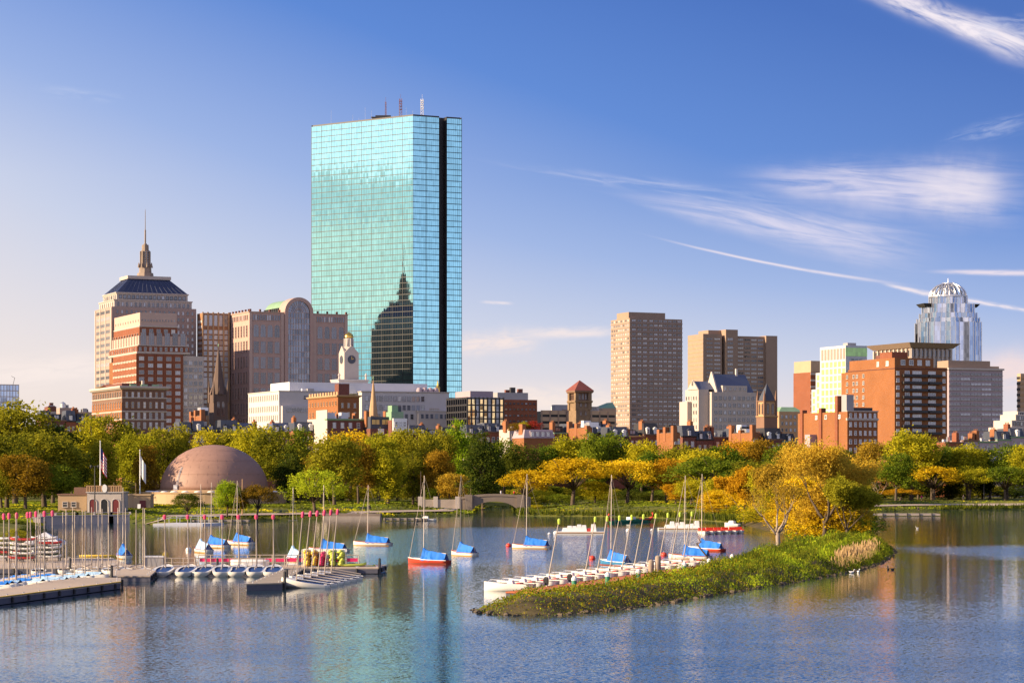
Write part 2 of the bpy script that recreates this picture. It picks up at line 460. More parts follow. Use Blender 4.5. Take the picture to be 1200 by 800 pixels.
class Building:
    def __init__(s, name, label, cat, pl, pc, pr, Y, th=25.0, group=None, z0=1.0):
        s.Y, s.th, s.z0 = Y, R(th), z0
        s.cx = X(pc, Y)
        s.u = (math.cos(s.th), math.sin(s.th)); s.v = (-s.u[1], s.u[0])
        s.e = thing(name, label, cat, (s.cx, Y, z0), s.th, group)
        s.W = s.fx(pr); s.D = s.ly(pl)
        if not (0.5 < s.D < 150 and 0.5 < s.W < 200): print('SIZE', label, s.W, s.D)
        s.wins = []; s.rnd = random.Random(len(label) * 7 + int(pc))
    def fx(s, px):                               # distance along the front for a bearing
        k = (px - CEN) / FOC
        return (k * s.Y - s.cx) / (s.u[0] - k * s.u[1])
    def ly(s, px):                               # distance along the side
        k = (px - CEN) / FOC
        return (k * s.Y - s.cx) / (s.v[0] - k * s.v[1])
    def h(s, py): return Z(py, s.Y) - s.z0
    def part(s, name, mb, mats, parent=None, smooth=False):
        ms = [M[m] if isinstance(m, str) else m for m in (mats if isinstance(mats, (list, tuple)) else [mats])]
        return mb.build(name, ms, parent or s.e, smooth)
    def box(s, name, x0, y0, z0, x1, y1, z1, m, parent=None):
        mb = MB(); mb.box(x0, y0, z0, x1, y1, z1); return s.part(name, mb, m, parent)
    def win(s, face, a, z, w, h, style='sash', frame='white_stone', weights=(5, 3, 2, 1), off=0.0):
        s.wins.append((face, a, z, w, h, style, frame, s.rnd.choices(range(4), weights)[0], off))
    def grid(s, face, a0, a1, z0, z1, nc, nr, w, h, style='sash', frame='white_stone', weights=(5, 3, 2, 1), off=0.0, skip=None):
        for r in range(nr):
            for c in range(nc):
                if skip and skip(c, r): continue
                s.win(face, a0 + (a1 - a0) * (c + 0.5) / nc, z0 + (z1 - z0) * (r + 0.5) / nr, w, h, style, frame, weights, off)
    def place(s, w):
        face, a, z, ww, hh, style, frame, pane, off = w
        if face == 'front': return (a, -0.01 + off, z), 0.0
        return (-0.01 + off, a, z), -math.pi / 2
    def finish(s, name='window'):
        s.wins.sort(key=lambda w: -w[3] * w[4])
        keep, rest = s.wins[:100], s.wins[100:]
        for w in keep:
            loc, rz = s.place(w)
            put(name, window_mesh(*w[3:6], w[7], w[6]), s.e, loc, rz)
        frames = sorted({w[6] for w in rest})
        if rest:
            mb = MB(); mats = []
            for fr in frames:
                base = len(mats); mats += [M[fr]] + [M[p] for p in PANES]
                for w in rest:
                    if w[6] != fr: continue
                    loc, rz = s.place(w)
                    o = window_mb(*w[3:6], w[7]); o.m = [i + base for i in o.m]
                    mb.add(o, Matrix.Translation(loc) @ Matrix.Rotation(rz, 4, 'Z'))
            kind(mb.build(name, mats, s.e), 'stuff')
    def roof_bits(s, n, z, x0, x1, y0, y1, mats=('grey_concrete', 'dark_metal', 'brick_dark')):
        for i in range(n):
            w, d, hh = s.rnd.uniform(1.5, 4), s.rnd.uniform(1.5, 4), s.rnd.uniform(1, 3)
            x, y = s.rnd.uniform(x0, max(x0, x1 - w)), s.rnd.uniform(y0, max(y0, y1 - d))
            s.box('roof_vent', x, y, z + 0.02, x + w, y + d, z + hh, s.rnd.choice(mats))

def shell(b, x0, y0, x1, y1, z0, z1, m, roof='gravel_roof', par=0.8, name='wall'):
    """walls with a parapet and a roof sunk behind it"""
    b.box(name, x0, y0, z0, x1, y1, z1 - par, m)
    mb = MB(); t = 0.4
    mb.box(x0, y0, z1 - par, x1, y0 + t, z1); mb.box(x0, y1 - t, z1 - par, x1, y1, z1)
    mb.box(x0, y0 + t, z1 - par, x0 + t, y1 - t, z1); mb.box(x1 - t, y0 + t, z1 - par, x1, y1 - t, z1)
    b.part('parapet', mb, m)
    b.box('roof', x0 + t, y0 + t, z1 - par, x1 - t, y1 - t, z1 - par + 0.12, roof)
def cornice(b, x0, y0, x1, y1, z, hgt, out, m, name='cornice'):
    mb = MB()
    mb.prism([(x0 - out * 0.4, y0 - out * 0.4), (x1 + out * 0.4, y0 - out * 0.4), (x1 + out * 0.4, y1), (x0 - out * 0.4, y1)], z, z + hgt * 0.5, 0,
             pts2=[(x0 - out, y0 - out), (x1 + out, y0 - out), (x1 + out, y1), (x0 - out, y1)])
    mb.box(x0 - out, y0 - out, z + hgt * 0.5, x1 + out, y1, z + hgt)
    return b.part(name, mb, m)

# --- glass tower (parallelogram plan with a notched end)
def glass_tower():
    Y = 1500.0
    B = Vector((X(484, Y), Y)); A = Vector((X(365, Y * 421 / 408), Y * 421 / 408)); E = Vector((X(541, Y * 1.0096), Y * 1.0096))
    e = thing('glass_skyscraper', 'tallest tower, a sheer teal mirror glass slab with a dark notch down its narrow end', 'skyscraper', (B.x, B.y, 1.0))
    a, c = A - B, E - B
    top = Z(136, Y) - 1
    ln = lambda t: c * t
    inw = Vector((-c.y, c.x)).normalized() * 5.5
    if inw.y < 0: inw = -inw
    n0, n1 = 30.5 / 57.0, 39.5 / 57.0
    pts = [a, Vector((0, 0)), ln(n0), ln(n0) + inw, ln(n1) + inw, c, c + a]
    pts = [a, Vector((0, 0)), ln(n0), ln(n0) + inw, ln(n1) + inw, ln(n1), c, c + a]
    mb = MB()
    k = len(pts); rows = [(p.x, p.y) for p in pts]
    mb.prism(rows, 0, top)
    # the glass skin is one part; walls of the notch another
    mb.m = [1 if i in (2, 3, 4) else (2 if i >= k else 0) for i in range(len(mb.f))]
    mb.build('curtain_wall', [M['glass_teal'], M['dark_metal'], M['tar']], e)
    rail = MB(); floors = 65
    def strip(p, q, z, hgt, out):
        d = (q - p).normalized(); nrm = Vector((d.y, -d.x))
        P = [p, q, q + nrm * out, p + nrm * out]
        rail.prism([(w.x, w.y) for w in P], z, z + hgt)
    for i in range(1, floors):
        z = top * i / floors
        for p, q in ((a, Vector((0, 0))), (Vector((0, 0)), ln(n0)), (ln(n1), c)): strip(p, q, z, 0.42, 0.06)
    for p, q, n in ((a, Vector((0, 0)), 10), (Vector((0, 0)), ln(n0), 2), (ln(n1), c, 1)):
        for i in range(n + 1):
            t = p + (q - p) * (i / n if n else 0); d = (q - p).normalized()
            s0 = t - d * 0.14; s1 = t + d * 0.14
            strip(s0, s1, 0.5, top - 0.6, 0.09)
    for p, q, n in ((a, Vector((0, 0)), 60), (Vector((0, 0)), ln(n0), 13), (ln(n1), c, 7)):
        for i in range(n + 1):
            t = p + (q - p) * (i / n); d = (q - p).normalized()
            strip(t - d * 0.05, t + d * 0.05, 0.5, top - 0.6, 0.05)
    rail.build('mullion_grid', M['black'], e)
    par = MB()
    for i in range(k):
        p, q = pts[i], pts[(i + 1) % k]
        d = (q - p).normalized(); nn = Vector((-d.y, d.x))
        par.prism([(w.x, w.y) for w in (p, q, q + nn * 0.8, p + nn * 0.8)], top, top + 1.0)
    par.build('parapet', M['dark_metal'], e)
    mid = lambda s, t: a * s + c * t
    def lattice(name, p, z0, z1, w, m, knob=0):
        mb = MB()
        cs = [(w, w), (-w, w), (-w, -w), (w, -w)]
        for x, y in cs: mb.tube((x, y, z0), (x * 0.75, y * 0.75, z1), 0.14, n=4)
        nn = max(3, int((z1 - z0) / 2))
        for i in range(nn):
            for j in range(4):
                q, r_ = cs[j], cs[(j + 1) % 4]
                za, zb = z0 + (z1 - z0) * i / nn, z0 + (z1 - z0) * (i + 1) / nn
                mb.tube((q[0], q[1], za), (r_[0] * 0.9, r_[1] * 0.9, zb), 0.08, n=3)
                mb.tube((q[0], q[1], za), (r_[0], r_[1], za), 0.08, n=3)
        for i in range(knob):
            z = z0 + (z1 - z0) * (0.45 + 0.55 * i / max(1, knob))
            mb.box(-w * 1.15, -w * 0.3, z, w * 1.15, w * 0.3, z + 0.45)
        mb.tube((0, 0, z1), (0, 0, z1 + 3), 0.1, n=4)
        o = mb.build(name, m, e); o.location = (p.x, p.y, top); return o
    lattice('antenna', mid(0.26, 0.3), 0.5, Z(111, 1500) - Z(136, 1500), 0.9, M['steel_red'], 4)
    lattice('antenna', mid(0.10, 0.4), 0.5, Z(113, 1500) - Z(136, 1500), 0.9, M['white_paint'], 5)
    lattice('antenna', mid(0.5, 0.5), 4.0, 14, 0.4, M['steel_red'])
    ph = MB(); ph.box(-7, -4, 0, 7, 4, 2.6); ph.box(-5, -3, 2.6, 5, 3, 4.6); ph.box(-8, -1, 3.2, -5, 1, 4)
    o = ph.build('mechanical_box', M['dark_metal'], e); o.location = (mid(0.5, 0.45).x, mid(0.5, 0.45).y, top)
    for i in range(9):
        q = mid(0.05 + 0.1 * i, 0.1 + 0.08 * (i % 4)); w = MB(); w.tube((0, 0, 0), (0, 0, 4 + 3 * (i % 3)), 0.09, n=4)
        o = w.build('whip_aerial', M['steel'], e); o.location = (q.x, q.y, top)
glass_tower()

M['spire_stone'] = mat('spire_stone', (0.25, 0.19, 0.15), var=0.2)
# --- stone tower with a hipped lead roof and spire
def hip_tower():
    b = Building('stone_skyscraper', 'beige stone tower with a steep dark blue hipped roof and tall antenna spire', 'skyscraper', 111, 131, 230, 1424)
    z1, z2, z3 = b.h(359), b.h(351.5), b.h(343)
    sh = 2.2
    shell(b, 0, 0, b.W, b.D, 0, z1, 'rose_concrete')
    b.box('upper_wall', sh, sh, z1 - 0.7, b.W - sh, b.D - sh, z2, 'limestone')
    cornice(b, sh, sh, b.W - sh, b.D - sh, z2, 0.8, 0.5, 'pale_stone')
    b.box('attic_wall', sh * 1.9, sh * 1.9, z2 + 0.8, b.W - sh * 1.9, b.D - sh * 1.9, z3, 'limestone')
    cornice(b, sh * 1.9, sh * 1.9, b.W - sh * 1.9, b.D - sh * 1.9, z3, 0.9, 0.6, 'pale_stone')
    q0, q1 = sh * 1.9, 11.0
    x0, x1, y0, y1 = q0, b.W - q0, q0, b.D - q0
    zr = b.h(324)
    ins = 9.5
    mb = MB(); mb.prism([(x0, y0), (x1, y0), (x1, y1), (x0, y1)], z3 + 0.9, zr, 0, pts2=[(x0 + ins, y0 + ins * 0.75), (x1 - ins, y0 + ins * 0.75), (x1 - ins, y1 - ins * 0.75), (x0 + ins, y1 - ins * 0.75)])
    roof = b.part('roof', mb, 'lead_blue')
    rib = MB()
    for i in range(1, 14):
        t = i / 14
        rib.tube((x0 + (x1 - x0) * t, y0 - 0.03, z3 + 1.2), (x0 + ins + (x1 - x0 - 2 * ins) * t, y0 + ins * 0.75 - 0.03, zr), 0.14, n=4)
    for i in range(1, 7):
        t = i / 7
        rib.tube((x0 - 0.03, y0 + (y1 - y0) * t, z3 + 1.2), (x0 + ins - 0.03, y0 + ins * 0.75 + (y1 - y0 - 1.5 * ins) * t, zr), 0.14, n=4)
    b.part('seam', rib, 'slate_blue', roof)
    b.box('ridge_cap', x0 + ins - 0.8, y0 + ins * 0.75 - 0.8, zr, x1 - ins + 0.8, y1 - ins * 0.75 + 0.8, zr + 2.0, 'limestone')
    cx, cy = (x0 + x1) / 2, (y0 + y1) / 2
    zs = b.h(281)
    sp = MB()
    for r_, za, zb in ((5.2, zr + 2, zr + 4.5), (3.9, zr + 4.5, zr + 8), (2.9, zr + 8, zr + 18.5), (2.2, zr + 18.5, zr + 22), (1.1, zr + 22, zs + 0.5)):
        sp.lathe([(r_, za), (r_ * 0.94, zb)], 8, cx=cx, cy=cy, a0=math.pi / 8)
    for a in range(8):
        an = a * math.pi / 4
        sp.box(cx + 3.0 * math.cos(an) - 0.35, cy + 3.0 * math.sin(an) - 0.35, zr + 4.5, cx + 3.0 * math.cos(an) + 0.35, cy + 3.0 * math.sin(an) + 0.35, zr + 18)
        sp.lathe([(0.7, zr + 8), (0.1, zr + 11)], 6, cx=cx + 4.2 * math.cos(an), cy=cy + 4.2 * math.sin(an))
    spire = b.part('spire', sp, 'spire_stone')
    mast = MB(); mast.lathe([(0.55, zs), (0.5, zs + 9), (0.25, zs + 9.2), (0.16, b.h(241)), (0.02, b.h(238))], 6, cx=cx, cy=cy)
    b.part('antenna', mast, 'spire_stone', spire)
    lm = MB()
    for i in range(7): lm.box(cx - 1.1, cy - 3.05, zr + 8.6 + i * 1.4, cx + 1.1, cy - 2.6, zr + 9.4 + i * 1.4)
    b.part('louvre', lm, 'win_mid', spire)
    b.grid('front', sh * 1.9 + 1, b.W - sh * 1.9 - 1, z2 + 1.2, z3 - 0.3, 16, 1, 2.0, 2.2, 'plain', 'dark_metal', off=sh * 1.9)
    b.grid('left', sh * 1.9 + 1, b.D - sh * 1.9 - 1, z2 + 1.2, z3 - 0.3, 7, 1, 2.0, 2.2, 'plain', 'dark_metal', off=sh * 1.9)
    b.grid('front', sh + 1, b.W - sh - 1, z1 + 0.4, z2 - 0.6, 17, 1, 1.5, 2.6, 'plain', 'rose_concrete', off=sh)
    b.grid('left', sh + 1, b.D - sh - 1, z1 + 0.4, z2 - 0.6, 7, 1, 1.5, 2.6, 'plain', 'rose_concrete', off=sh)
    b.grid('front', 2, b.W - 1, z1 - 88, z1 - 1, 17, 22, 1.5, 2.3, 'plain', 'rose_concrete')
    for i in range(22):
        z = z1 - 2.8 - i * 4.0
        b.win('left', b.D / 2, z, b.D * 0.78, 1.9, 'band', 'limestone', (3, 3, 1, 0))
    pil = MB()
    for f in (0.04, 0.36, 0.66, 0.96): pil.box(-0.3, b.D * f - 0.7, 4, -0.02, b.D * f + 0.7, z1 - 0.5)
    b.part('pilaster', pil, 'pale_stone')
    b.finish()
hip_tower()

def brick_setback():
    b = Building('office_tower', 'pink stone and red brick office block stepping up in front of the hipped tower', 'office building', 134, 164, 207, 1370)
    za, zb, zc, zd = b.h(366), b.h(383), b.h(404), b.h(412)
    shell(b, 0, 0, b.W, b.D, zb, za, 'pink_stone')
    cornice(b, 0, 0, b.W, b.D, zb, 0.8, 0.5, 'pale_stone')
    b.box('brick_band', -0.4, -0.4, zb - 5, b.W + 0.2, b.D, zb - 0.02, 'brick_red')
    b.box('middle_wall', -0.8, -0.8, zc, b.W + 6, b.D + 2, zb - 5, 'pink_stone')
    cornice(b, -0.8, -0.8, b.W + 6, b.D + 2, zc - 0.8, 0.8, 0.9, 'pale_stone')
    b.box('brick_band', -2.2, -2.0, zd, b.W + 7, b.D + 4, zc - 0.9, 'brick_red')
    cornice(b, -2.2, -2.0, b.W + 7, b.D + 4, zd - 1.2, 1.2, 0.5, 'pale_stone')
    b.box('lower_wall', -3.0, -2.8, 0, b.W + 3, b.D - 8, zd - 1.3, 'brick_red')
    b.box('lower_wall', -1.5, b.D - 10, 0, 6, b.D + 6, zd - 4, 'brick_orange')
    b.box('side_wing', b.W + 3.02, -1.6, 0, b.W + 16, b.D, zc - 6, 'limestone')
    st = MB()
    for i in range(6):
        x = -3.0 + (b.W + 6) * i / 5.0
        st.box(max(-3.1, x - 0.45), -3.1, 3, min(b.W + 3, x + 0.45), -2.8, zd - 1.4)
    b.part('pilaster', st, 'brick_red')
    bands = MB()
    for i in range(9):
        z = zd - 6 - i * 4.1
        bands.box(-3.12, -2.95, z, -3.0, b.D - 8, z + 1.2)
    b.part('sill_course', bands, 'pink_stone')
    # windows
    b.grid('front', 0.5, b.W - 0.5, zb + 1.5, za - 2, 12, 1, 0.8, 1.2, 'plain', 'pink_stone')
    b.grid('left', 0.5, b.D - 0.5, zb + 1.5, za - 2, 10, 1, 0.9, 1.2, 'plain', 'pink_stone')
    b.grid('front', 0, b.W, zb - 4.6, zb - 0.4, 5, 1, 2.4, 2.8, 'wide', 'pale_stone', off=-0.4)
    b.grid('front', -0.5, b.W + 6, zc + 0.6, zb - 5.2, 6, 1, 3.3, 8.6, 'grid', 'rose_concrete', (4, 4, 0, 0), off=-0.8)
    b.grid('left', 0, b.D + 2, zc + 0.6, zb - 5.2, 10, 1, 1.5, 8.0, 'grid', 'pink_stone', (4, 4, 0, 0), off=-0.8)
    b.grid('front', -2, b.W + 7, zd + 0.4, zc - 1.2, 10, 1, 1.5, 2.2, 'plain', 'pale_stone', off=-2.0)
    b.grid('left', -2, b.D + 4, zd + 0.4, zc - 1.2, 12, 1, 1.4, 2.0, 'plain', 'pink_stone', off=-2.2)
    b.grid('front', -2.6, b.W + 2.6, zd - 50, zd - 2, 5, 12, 3.2, 2.4, 'wide', 'pink_stone', off=-2.8)
    b.grid('left', -2.2, b.D - 9, zd - 44, zd - 3, 8, 10, 1.7, 1.6, 'plain', 'brick_orange', off=-3.0)
    b.grid('front', b.W + 3.5, b.W + 15.6, zc - 52, zc - 8, 4, 11, 2.3, 2.6, 'wide', 'limestone', (3, 4, 2, 1), off=-1.6)
    b.finish()
brick_setback()

def cornice_block():
    b = Building('apartment_block', 'five storey red brick block with a broad overhanging stone cornice below the pink stepped tower', 'apartment block', 108, 143, 195, 1080)
    zt = b.h(456)
    shell(b, 0, 0, b.W, b.D, 0, zt, 'brick_brown', 'tar', 0.5)
    lf = MB(); lf.box(-0.12, 0.0, 2, -0.01, b.D, zt - 6); b.part('sunlit_side', lf, 'brick_orange')  # sunlit tone of this side painted as a lighter orange brick sheet
    cornice(b, 0, 0, b.W, b.D, zt, 1.6, 1.5, 'pale_stone')
    for py in (466.5, 482.5, 492):
        cornice(b, 0, 0, b.W, b.D, b.h(py), 0.6, 0.3, 'pale_stone', 'string_course')
    for r, (py, hh, st) in enumerate(((462, 2.6, 'sash'), (474, 3.0, 'sash'), (487, 3.4, 'sash'), (498, 3.0, 'sash'))):
        b.grid('front', 0.8, b.W - 0.5, b.h(py) - 1.5, b.h(py) + 1.5, 7, 1, 1.4, hh, st, 'sandstone' if r < 2 else 'pale_stone', (3, 3, 3, 1))
        b.grid('left', 1, b.D - 1, b.h(py) - 1.5, b.h(py) + 1.5, 12, 1, 1.0, hh, st, 'pale_stone', (5, 2, 0, 0), off=-0.12)
    b.box('penthouse', b.W * 0.05, 4, zt + 0.2, b.W * 0.75, b.D * 0.6, zt + 3.0, 'brick_dark')
    b.box('chimney', b.W * 0.48, 2, zt + 0.2, b.W * 0.53, 3.4, zt + 4.2, 'pale_stone')
    for i in range(3):
        x = b.W * (0.2 + 0.25 * i)
        b.box('planter', x, 1.2, zt + 1.65, x + 3, 2.2, zt + 2.5, 'copper_green')
    b.finish()
cornice_block()

M['checker_brick'] = brick_mat('checker_brick', (0.34, 0.17, 0.08), (0.3, 0.14, 0.07))
def checker_tower():
    b = Building('office_tower', 'slim orange brick tower with white square windows and tall white top panels', 'office building', 231, 237.5, 268, 1440)
    zt = b.h(366.5)
    b.box('wall', 0, 0, 0, b.W, b.D, zt, 'checker_brick')
    fins = MB()
    for i in range(6):
        x = b.W * i / 5
        fins.box(x - 0.5 if i else -0.25, -0.35, 2, x + 0.5, -0.01, zt + 0.6)
    b.part('fin', fins, 'sandstone')
    b.grid('front', 0.4, b.W - 0.4, zt - 8.0, zt - 1, 5, 1, 2.2, 6.6, 'plain', 'pale_stone', (0, 1, 5, 5))
    n = 19
    for i in range(n):
        z = zt - 11.5 - i * 3.3
        if 9 <= i <= 10: continue
        b.grid('front', 0.3, b.W - 0.3, z - 1.2, z + 1.2, 5, 1, 2.5, 2.4, 'plain', 'white_stone', (0, 1, 5, 6))
    b.box('glazed_band', 0.15, -0.3, zt - 11.5 - 10 * 3.3 - 1.6, b.W - 0.15, -0.02, zt - 11.5 - 9 * 3.3 + 1.6, 'win_light')
    side = MB()
    for i in range(22): side.box(-0.15, 1.2, zt - 6 - i * 3.3, -0.01, b.D - 1.2, zt - 4.4 - i * 3.3)
    b.part('side_panel', side, 'pale_stone')
    b.finish()
checker_tower()

def arch_tower():
    b = Building('office_tower', 'wide pink granite office block with a glazed barrel arch under a green vault', 'office building', 268, 292, 407, 1420, 27)
    zt = b.h(366)
    a0, a1 = b.fx(333), b.fx(366.5); ac = (a0 + a1) / 2; ar = (a1 - a0) / 2
    zc = b.h(364.5)                       # spring line of the arch
    shell(b, 0, 0, b.W, b.D, 0, zt, 'pink_granite', 'gravel_roof', 1.4)
    cornice(b, 0, 0, a0 - 0.7, b.D, zt, 0.7, 0.5, 'pink_stone')
    cornice(b, a1 + 0.7, 0, b.W, b.D, zt, 0.7, 0.5, 'pink_stone')
    mb = MB(); n = 18                      # arched frame standing proud of the front
    ins, dep = 2.2, 1.3
    rr = [[(ac + (ar) * math.cos(math.pi * i / n), -dep, zc + ar * math.sin(math.pi * i / n)) for i in range(n + 1)],
          [(ac + (ar - ins) * math.cos(math.pi * i / n), -dep, zc + (ar - ins) * math.sin(math.pi * i / n)) for i in range(n + 1)]]
    for i in range(n):
        o0, o1, i0, i1 = rr[0][i], rr[0][i + 1], rr[1][i], rr[1][i + 1]
        mb.quad(i0, o0, o1, i1)
        mb.quad(o0, (o0[0], 9, o0[2]), (o1[0], 9, o1[2]), o1); mb.quad((i0[0], 0.5, i0[2]), i0, i1, (i1[0], 0.5, i1[2]))
    mb.box(a0, -dep, 0, a0 + ins, 9, zc); mb.box(a1 - ins, -dep, 0, a1, 9, zc)
    b.part('arch_frame', mb, 'pink_granite')
    gl = MB(); r2 = ar - ins
    gl.poly([(ac - r2, -0.5, 2), (ac + r2, -0.5, 2)] + [(ac + r2 * math.cos(math.pi * i / n), -0.5, zc + r2 * math.sin(math.pi * i / n)) for i in range(n + 1)])
    pane = b.part('arch_window', gl, 'glass_dark')
    gr = MB()
    for i in range(9):
        x = ac - r2 + 2 * r2 * i / 8
        gr.box(x - 0.12, -0.75, 2, x + 0.12, -0.52, zc)
    for i in range(24): gr.box(ac - r2, -0.72, zc - i * 3.4 - 0.14, ac + r2, -0.52, zc - i * 3.4 + 0.14)
    for i in range(1, 12):
        a = math.pi * i / 12
        gr.tube((ac + 1.5 * math.cos(a), -0.65, zc + 1.5 * math.sin(a)), (ac + r2 * math.cos(a), -0.65, zc + r2 * math.sin(a)), 0.13, n=4)
    for f in (0.36, 0.68):
        for i in range(12):
            p, q = math.pi * i / 12, math.pi * (i + 1) / 12
            gr.tube((ac + f * r2 * math.cos(p), -0.65, zc + f * r2 * math.sin(p)), (ac + f * r2 * math.cos(q), -0.65, zc + f * r2 * math.sin(q)), 0.13, n=4)
    b.part('glazing_bar', gr, 'pink_stone', pane)
    v = MB(); rv = ar - 0.6                 # barrel vault running back over the roof
    for i in range(n):
        p, q = math.pi * i / n, math.pi * (i + 1) / n
        v.quad((ac + rv * math.cos(p), 9, zc + rv * math.sin(p)), (ac + rv * math.cos(p), b.D, zc + rv * math.sin(p)), (ac + rv * math.cos(q), b.D, zc + rv * math.sin(q)), (ac + rv * math.cos(q), 9, zc + rv * math.sin(q)))
    for y in (9, b.D): v.poly([(ac + rv * math.cos(math.pi * i / n), y, zc + rv * math.sin(math.pi * i / n)) for i in range(n + 1)])
    vault = b.part('vault', v, 'copper_green')
    lo = MB()
    for i in range(8): lo.box(ac - rv - 0.25, 11 + i * 3.2, zc - 0.5, ac - rv + 0.8, 13.2 + i * 3.2, zc + 3.4)
    b.part('vault_opening_shade', lo, 'black', vault)  # black boxes stand in for the shade inside the openings
    pil = MB()
    for x in (0.9, a0 - 1.2, a1 + 1.2, b.W - 0.9): pil.box(x - 0.9, -0.5, 0, x + 0.9, -0.01, zt - 0.1)
    b.part('pilaster', pil, 'pink_stone')
    ped = MB()
    for i in range(11):
        x = 0.5 + (b.W - 1.5) * i / 10
        if a0 - 2 < x < a1 + 2: continue
        ped.box(x, 0.2, zt + 0.72, x + 1, 1.2, zt + 2.2)
    for i in range(7): ped.box(0.2, 2 + i * 5.5, zt + 0.72, 1.2, 3 + i * 5.5, zt + 2.2)
    b.part('finial', ped, 'brick_dark')
    for (x0, x1, nc) in ((2.2, a0 - 2.4, 4), (a1 + 2.4, b.W - 1.8, 4)):
        b.grid('front', x0, x1, zt - 5.0, zt - 0.6, nc * 3, 1, 1.3, 3.4, 'plain', 'pink_granite')
        b.grid('front', x0, x1, zt - 15.2, zt - 6.6, nc, 1, 3.4, 7.6, 'arch', 'pink_stone', (4, 3, 0, 0))
        for r in range(6): b.grid('front', x0, x1, zt - 25 - 9.4 * r, zt - 16.6 - 9.4 * r, nc, 1, 3.5, 7.2, 'grid', 'pink_granite', (4, 3, 0, 0))
    b.grid('left', 1.5, b.D - 1, zt - 5.0, zt - 0.6, 12, 1, 1.6, 3.2, 'plain', 'pink_granite')
    for r in range(7): b.grid('left', 1.5, b.D - 1, zt - 15 - 9.4 * r, zt - 7 - 9.4 * r, 7, 1, 2.4, 7.0, 'grid', 'pink_granite', (4, 3, 0, 0))
    b.finish()
arch_tower()

# --- thin church steeples
M['dark_stone'] = mat('dark_stone', (0.11, 0.07, 0.055), var=0.3)
def steeple(name, label, px, py_top, py_base, Y, wpx, m, kind_='gothic'):
    w = wpx * Y / FOC / 2
    e = thing(name, label, 'steeple', (X(px, Y), Y, 1.0), R(25))
    zt, zb = Z(py_top, Y) - 1, Z(py_base, Y) - 1
    body = MB(); body.box(-w, -w, 0, w, w, zb); body.build('tower', M[m], e)
    s = MB(); k = 0.9 if kind_ == 'gothic' else 0.86
    s.lathe([(w * k * 1.15, zb), (w * 0.52, zb + (zt - zb) * 0.45), (w * 0.2, zb + (zt - zb) * 0.8), (0.05, zt - 0.8)], 8, a0=math.pi / 8)
    sp = s.build('spire', M[m], e)
    f = MB(); f.lathe([(0.12, zt - 1), (0.35, zt - 0.4), (0.03, zt + 0.8)], 6); f.build('finial', M['copper_green'], sp)
    if kind_ == 'gothic':
        for x in (-w, w):
            for y in (-w, w):
                p = MB(); p.lathe([(0.7, zb - 4), (0.7, zb + 1), (0.03, zb + 7)], 6, cx=x, cy=y); p.build('pinnacle', M[m], e)
        g = MB()
        for a, (dx, dy) in enumerate(((0, -1), (-1, 0), (1, 0), (0, 1))):
            g.prism([(dx * w * 0.9 - 1.2, dy * w * 0.9 - 1.2), (dx * w * 0.9 + 1.2, dy * w * 0.9 - 1.2), (dx * w * 0.9 + 1.2, dy * w * 0.9 + 1.2), (dx * w * 0.9 - 1.2, dy * w * 0.9 + 1.2)], zb, zb + 6, 0,
                    pts2=[(dx * w * 0.6 - 0.1, dy * w * 0.6 - 0.1), (dx * w * 0.6 + 0.1, dy * w * 0.6 - 0.1), (dx * w * 0.6 + 0.1, dy * w * 0.6 + 0.1), (dx * w * 0.6 - 0.1, dy * w * 0.6 + 0.1)])
        g.build('gable', M[m], e)
        for i in range(2):
            o = put('lancet', window_mesh(1.4, 7.0, 'arch', 0, 'brownstone'), e, (-1.2 + 2.4 * i, -w - 0.01, zb - 7))
steeple('church_steeple', 'thin dark brown gothic steeple rising before the orange checkered tower', 256, 404, 462, 1130, 17, 'dark_stone')
steeple('church_steeple', 'plain sandy stone spire in front of the white office block', 437.5, 442, 487, 985, 11, 'sandstone', 'plain')

def white_offices():
    b = Building('office_building', 'white stone office block with a raised white rooftop box below the pink arched block', 'office building', 291, 327, 386, 1180)
    zt = b.h(458.5)
    shell(b, 0, 0, b.W + 6, b.D, 0, zt, 'white_stone', 'white_panel', 0.6)
    b.box('lower_wing', 1, -2.4, 0, b.W + 6, -0.02, b.h(475.5), 'white_stone')
    b.box('penthouse', 8, 7, zt + 0.02, b.W + 6, b.D * 0.75, b.h(446.5), 'white_panel')
    cornice(b, 0, 0, b.W + 6, b.D, zt, 0.5, 0.35, 'white_stone')
    for py, nr in ((465, 1), (478, 1), (489, 1)):
        b.grid('left', 1, b.D - 1, b.h(py) - 2, b.h(py) + 2, 16, 1, 1.0, 2.9, 'plain', 'white_stone', (6, 3, 0, 0))
    b.grid('front', 3, b.W, b.h(480) - 1.2, b.h(480) + 1.2, 9, 1, 2.6, 2.0, 'wide', 'white_stone', (4, 4, 0, 0), off=-2.4)
    b.grid('front', b.W * 0.45, b.W, b.h(468), b.h(462), 3, 1, 2.6, 1.6, 'plain', 'dark_metal', (4, 2, 0, 0))
    b.roof_bits(5, zt, b.W * 0.5, b.W, 2, 6, ('grey_concrete', 'white_panel'))
    b.finish()
white_offices()

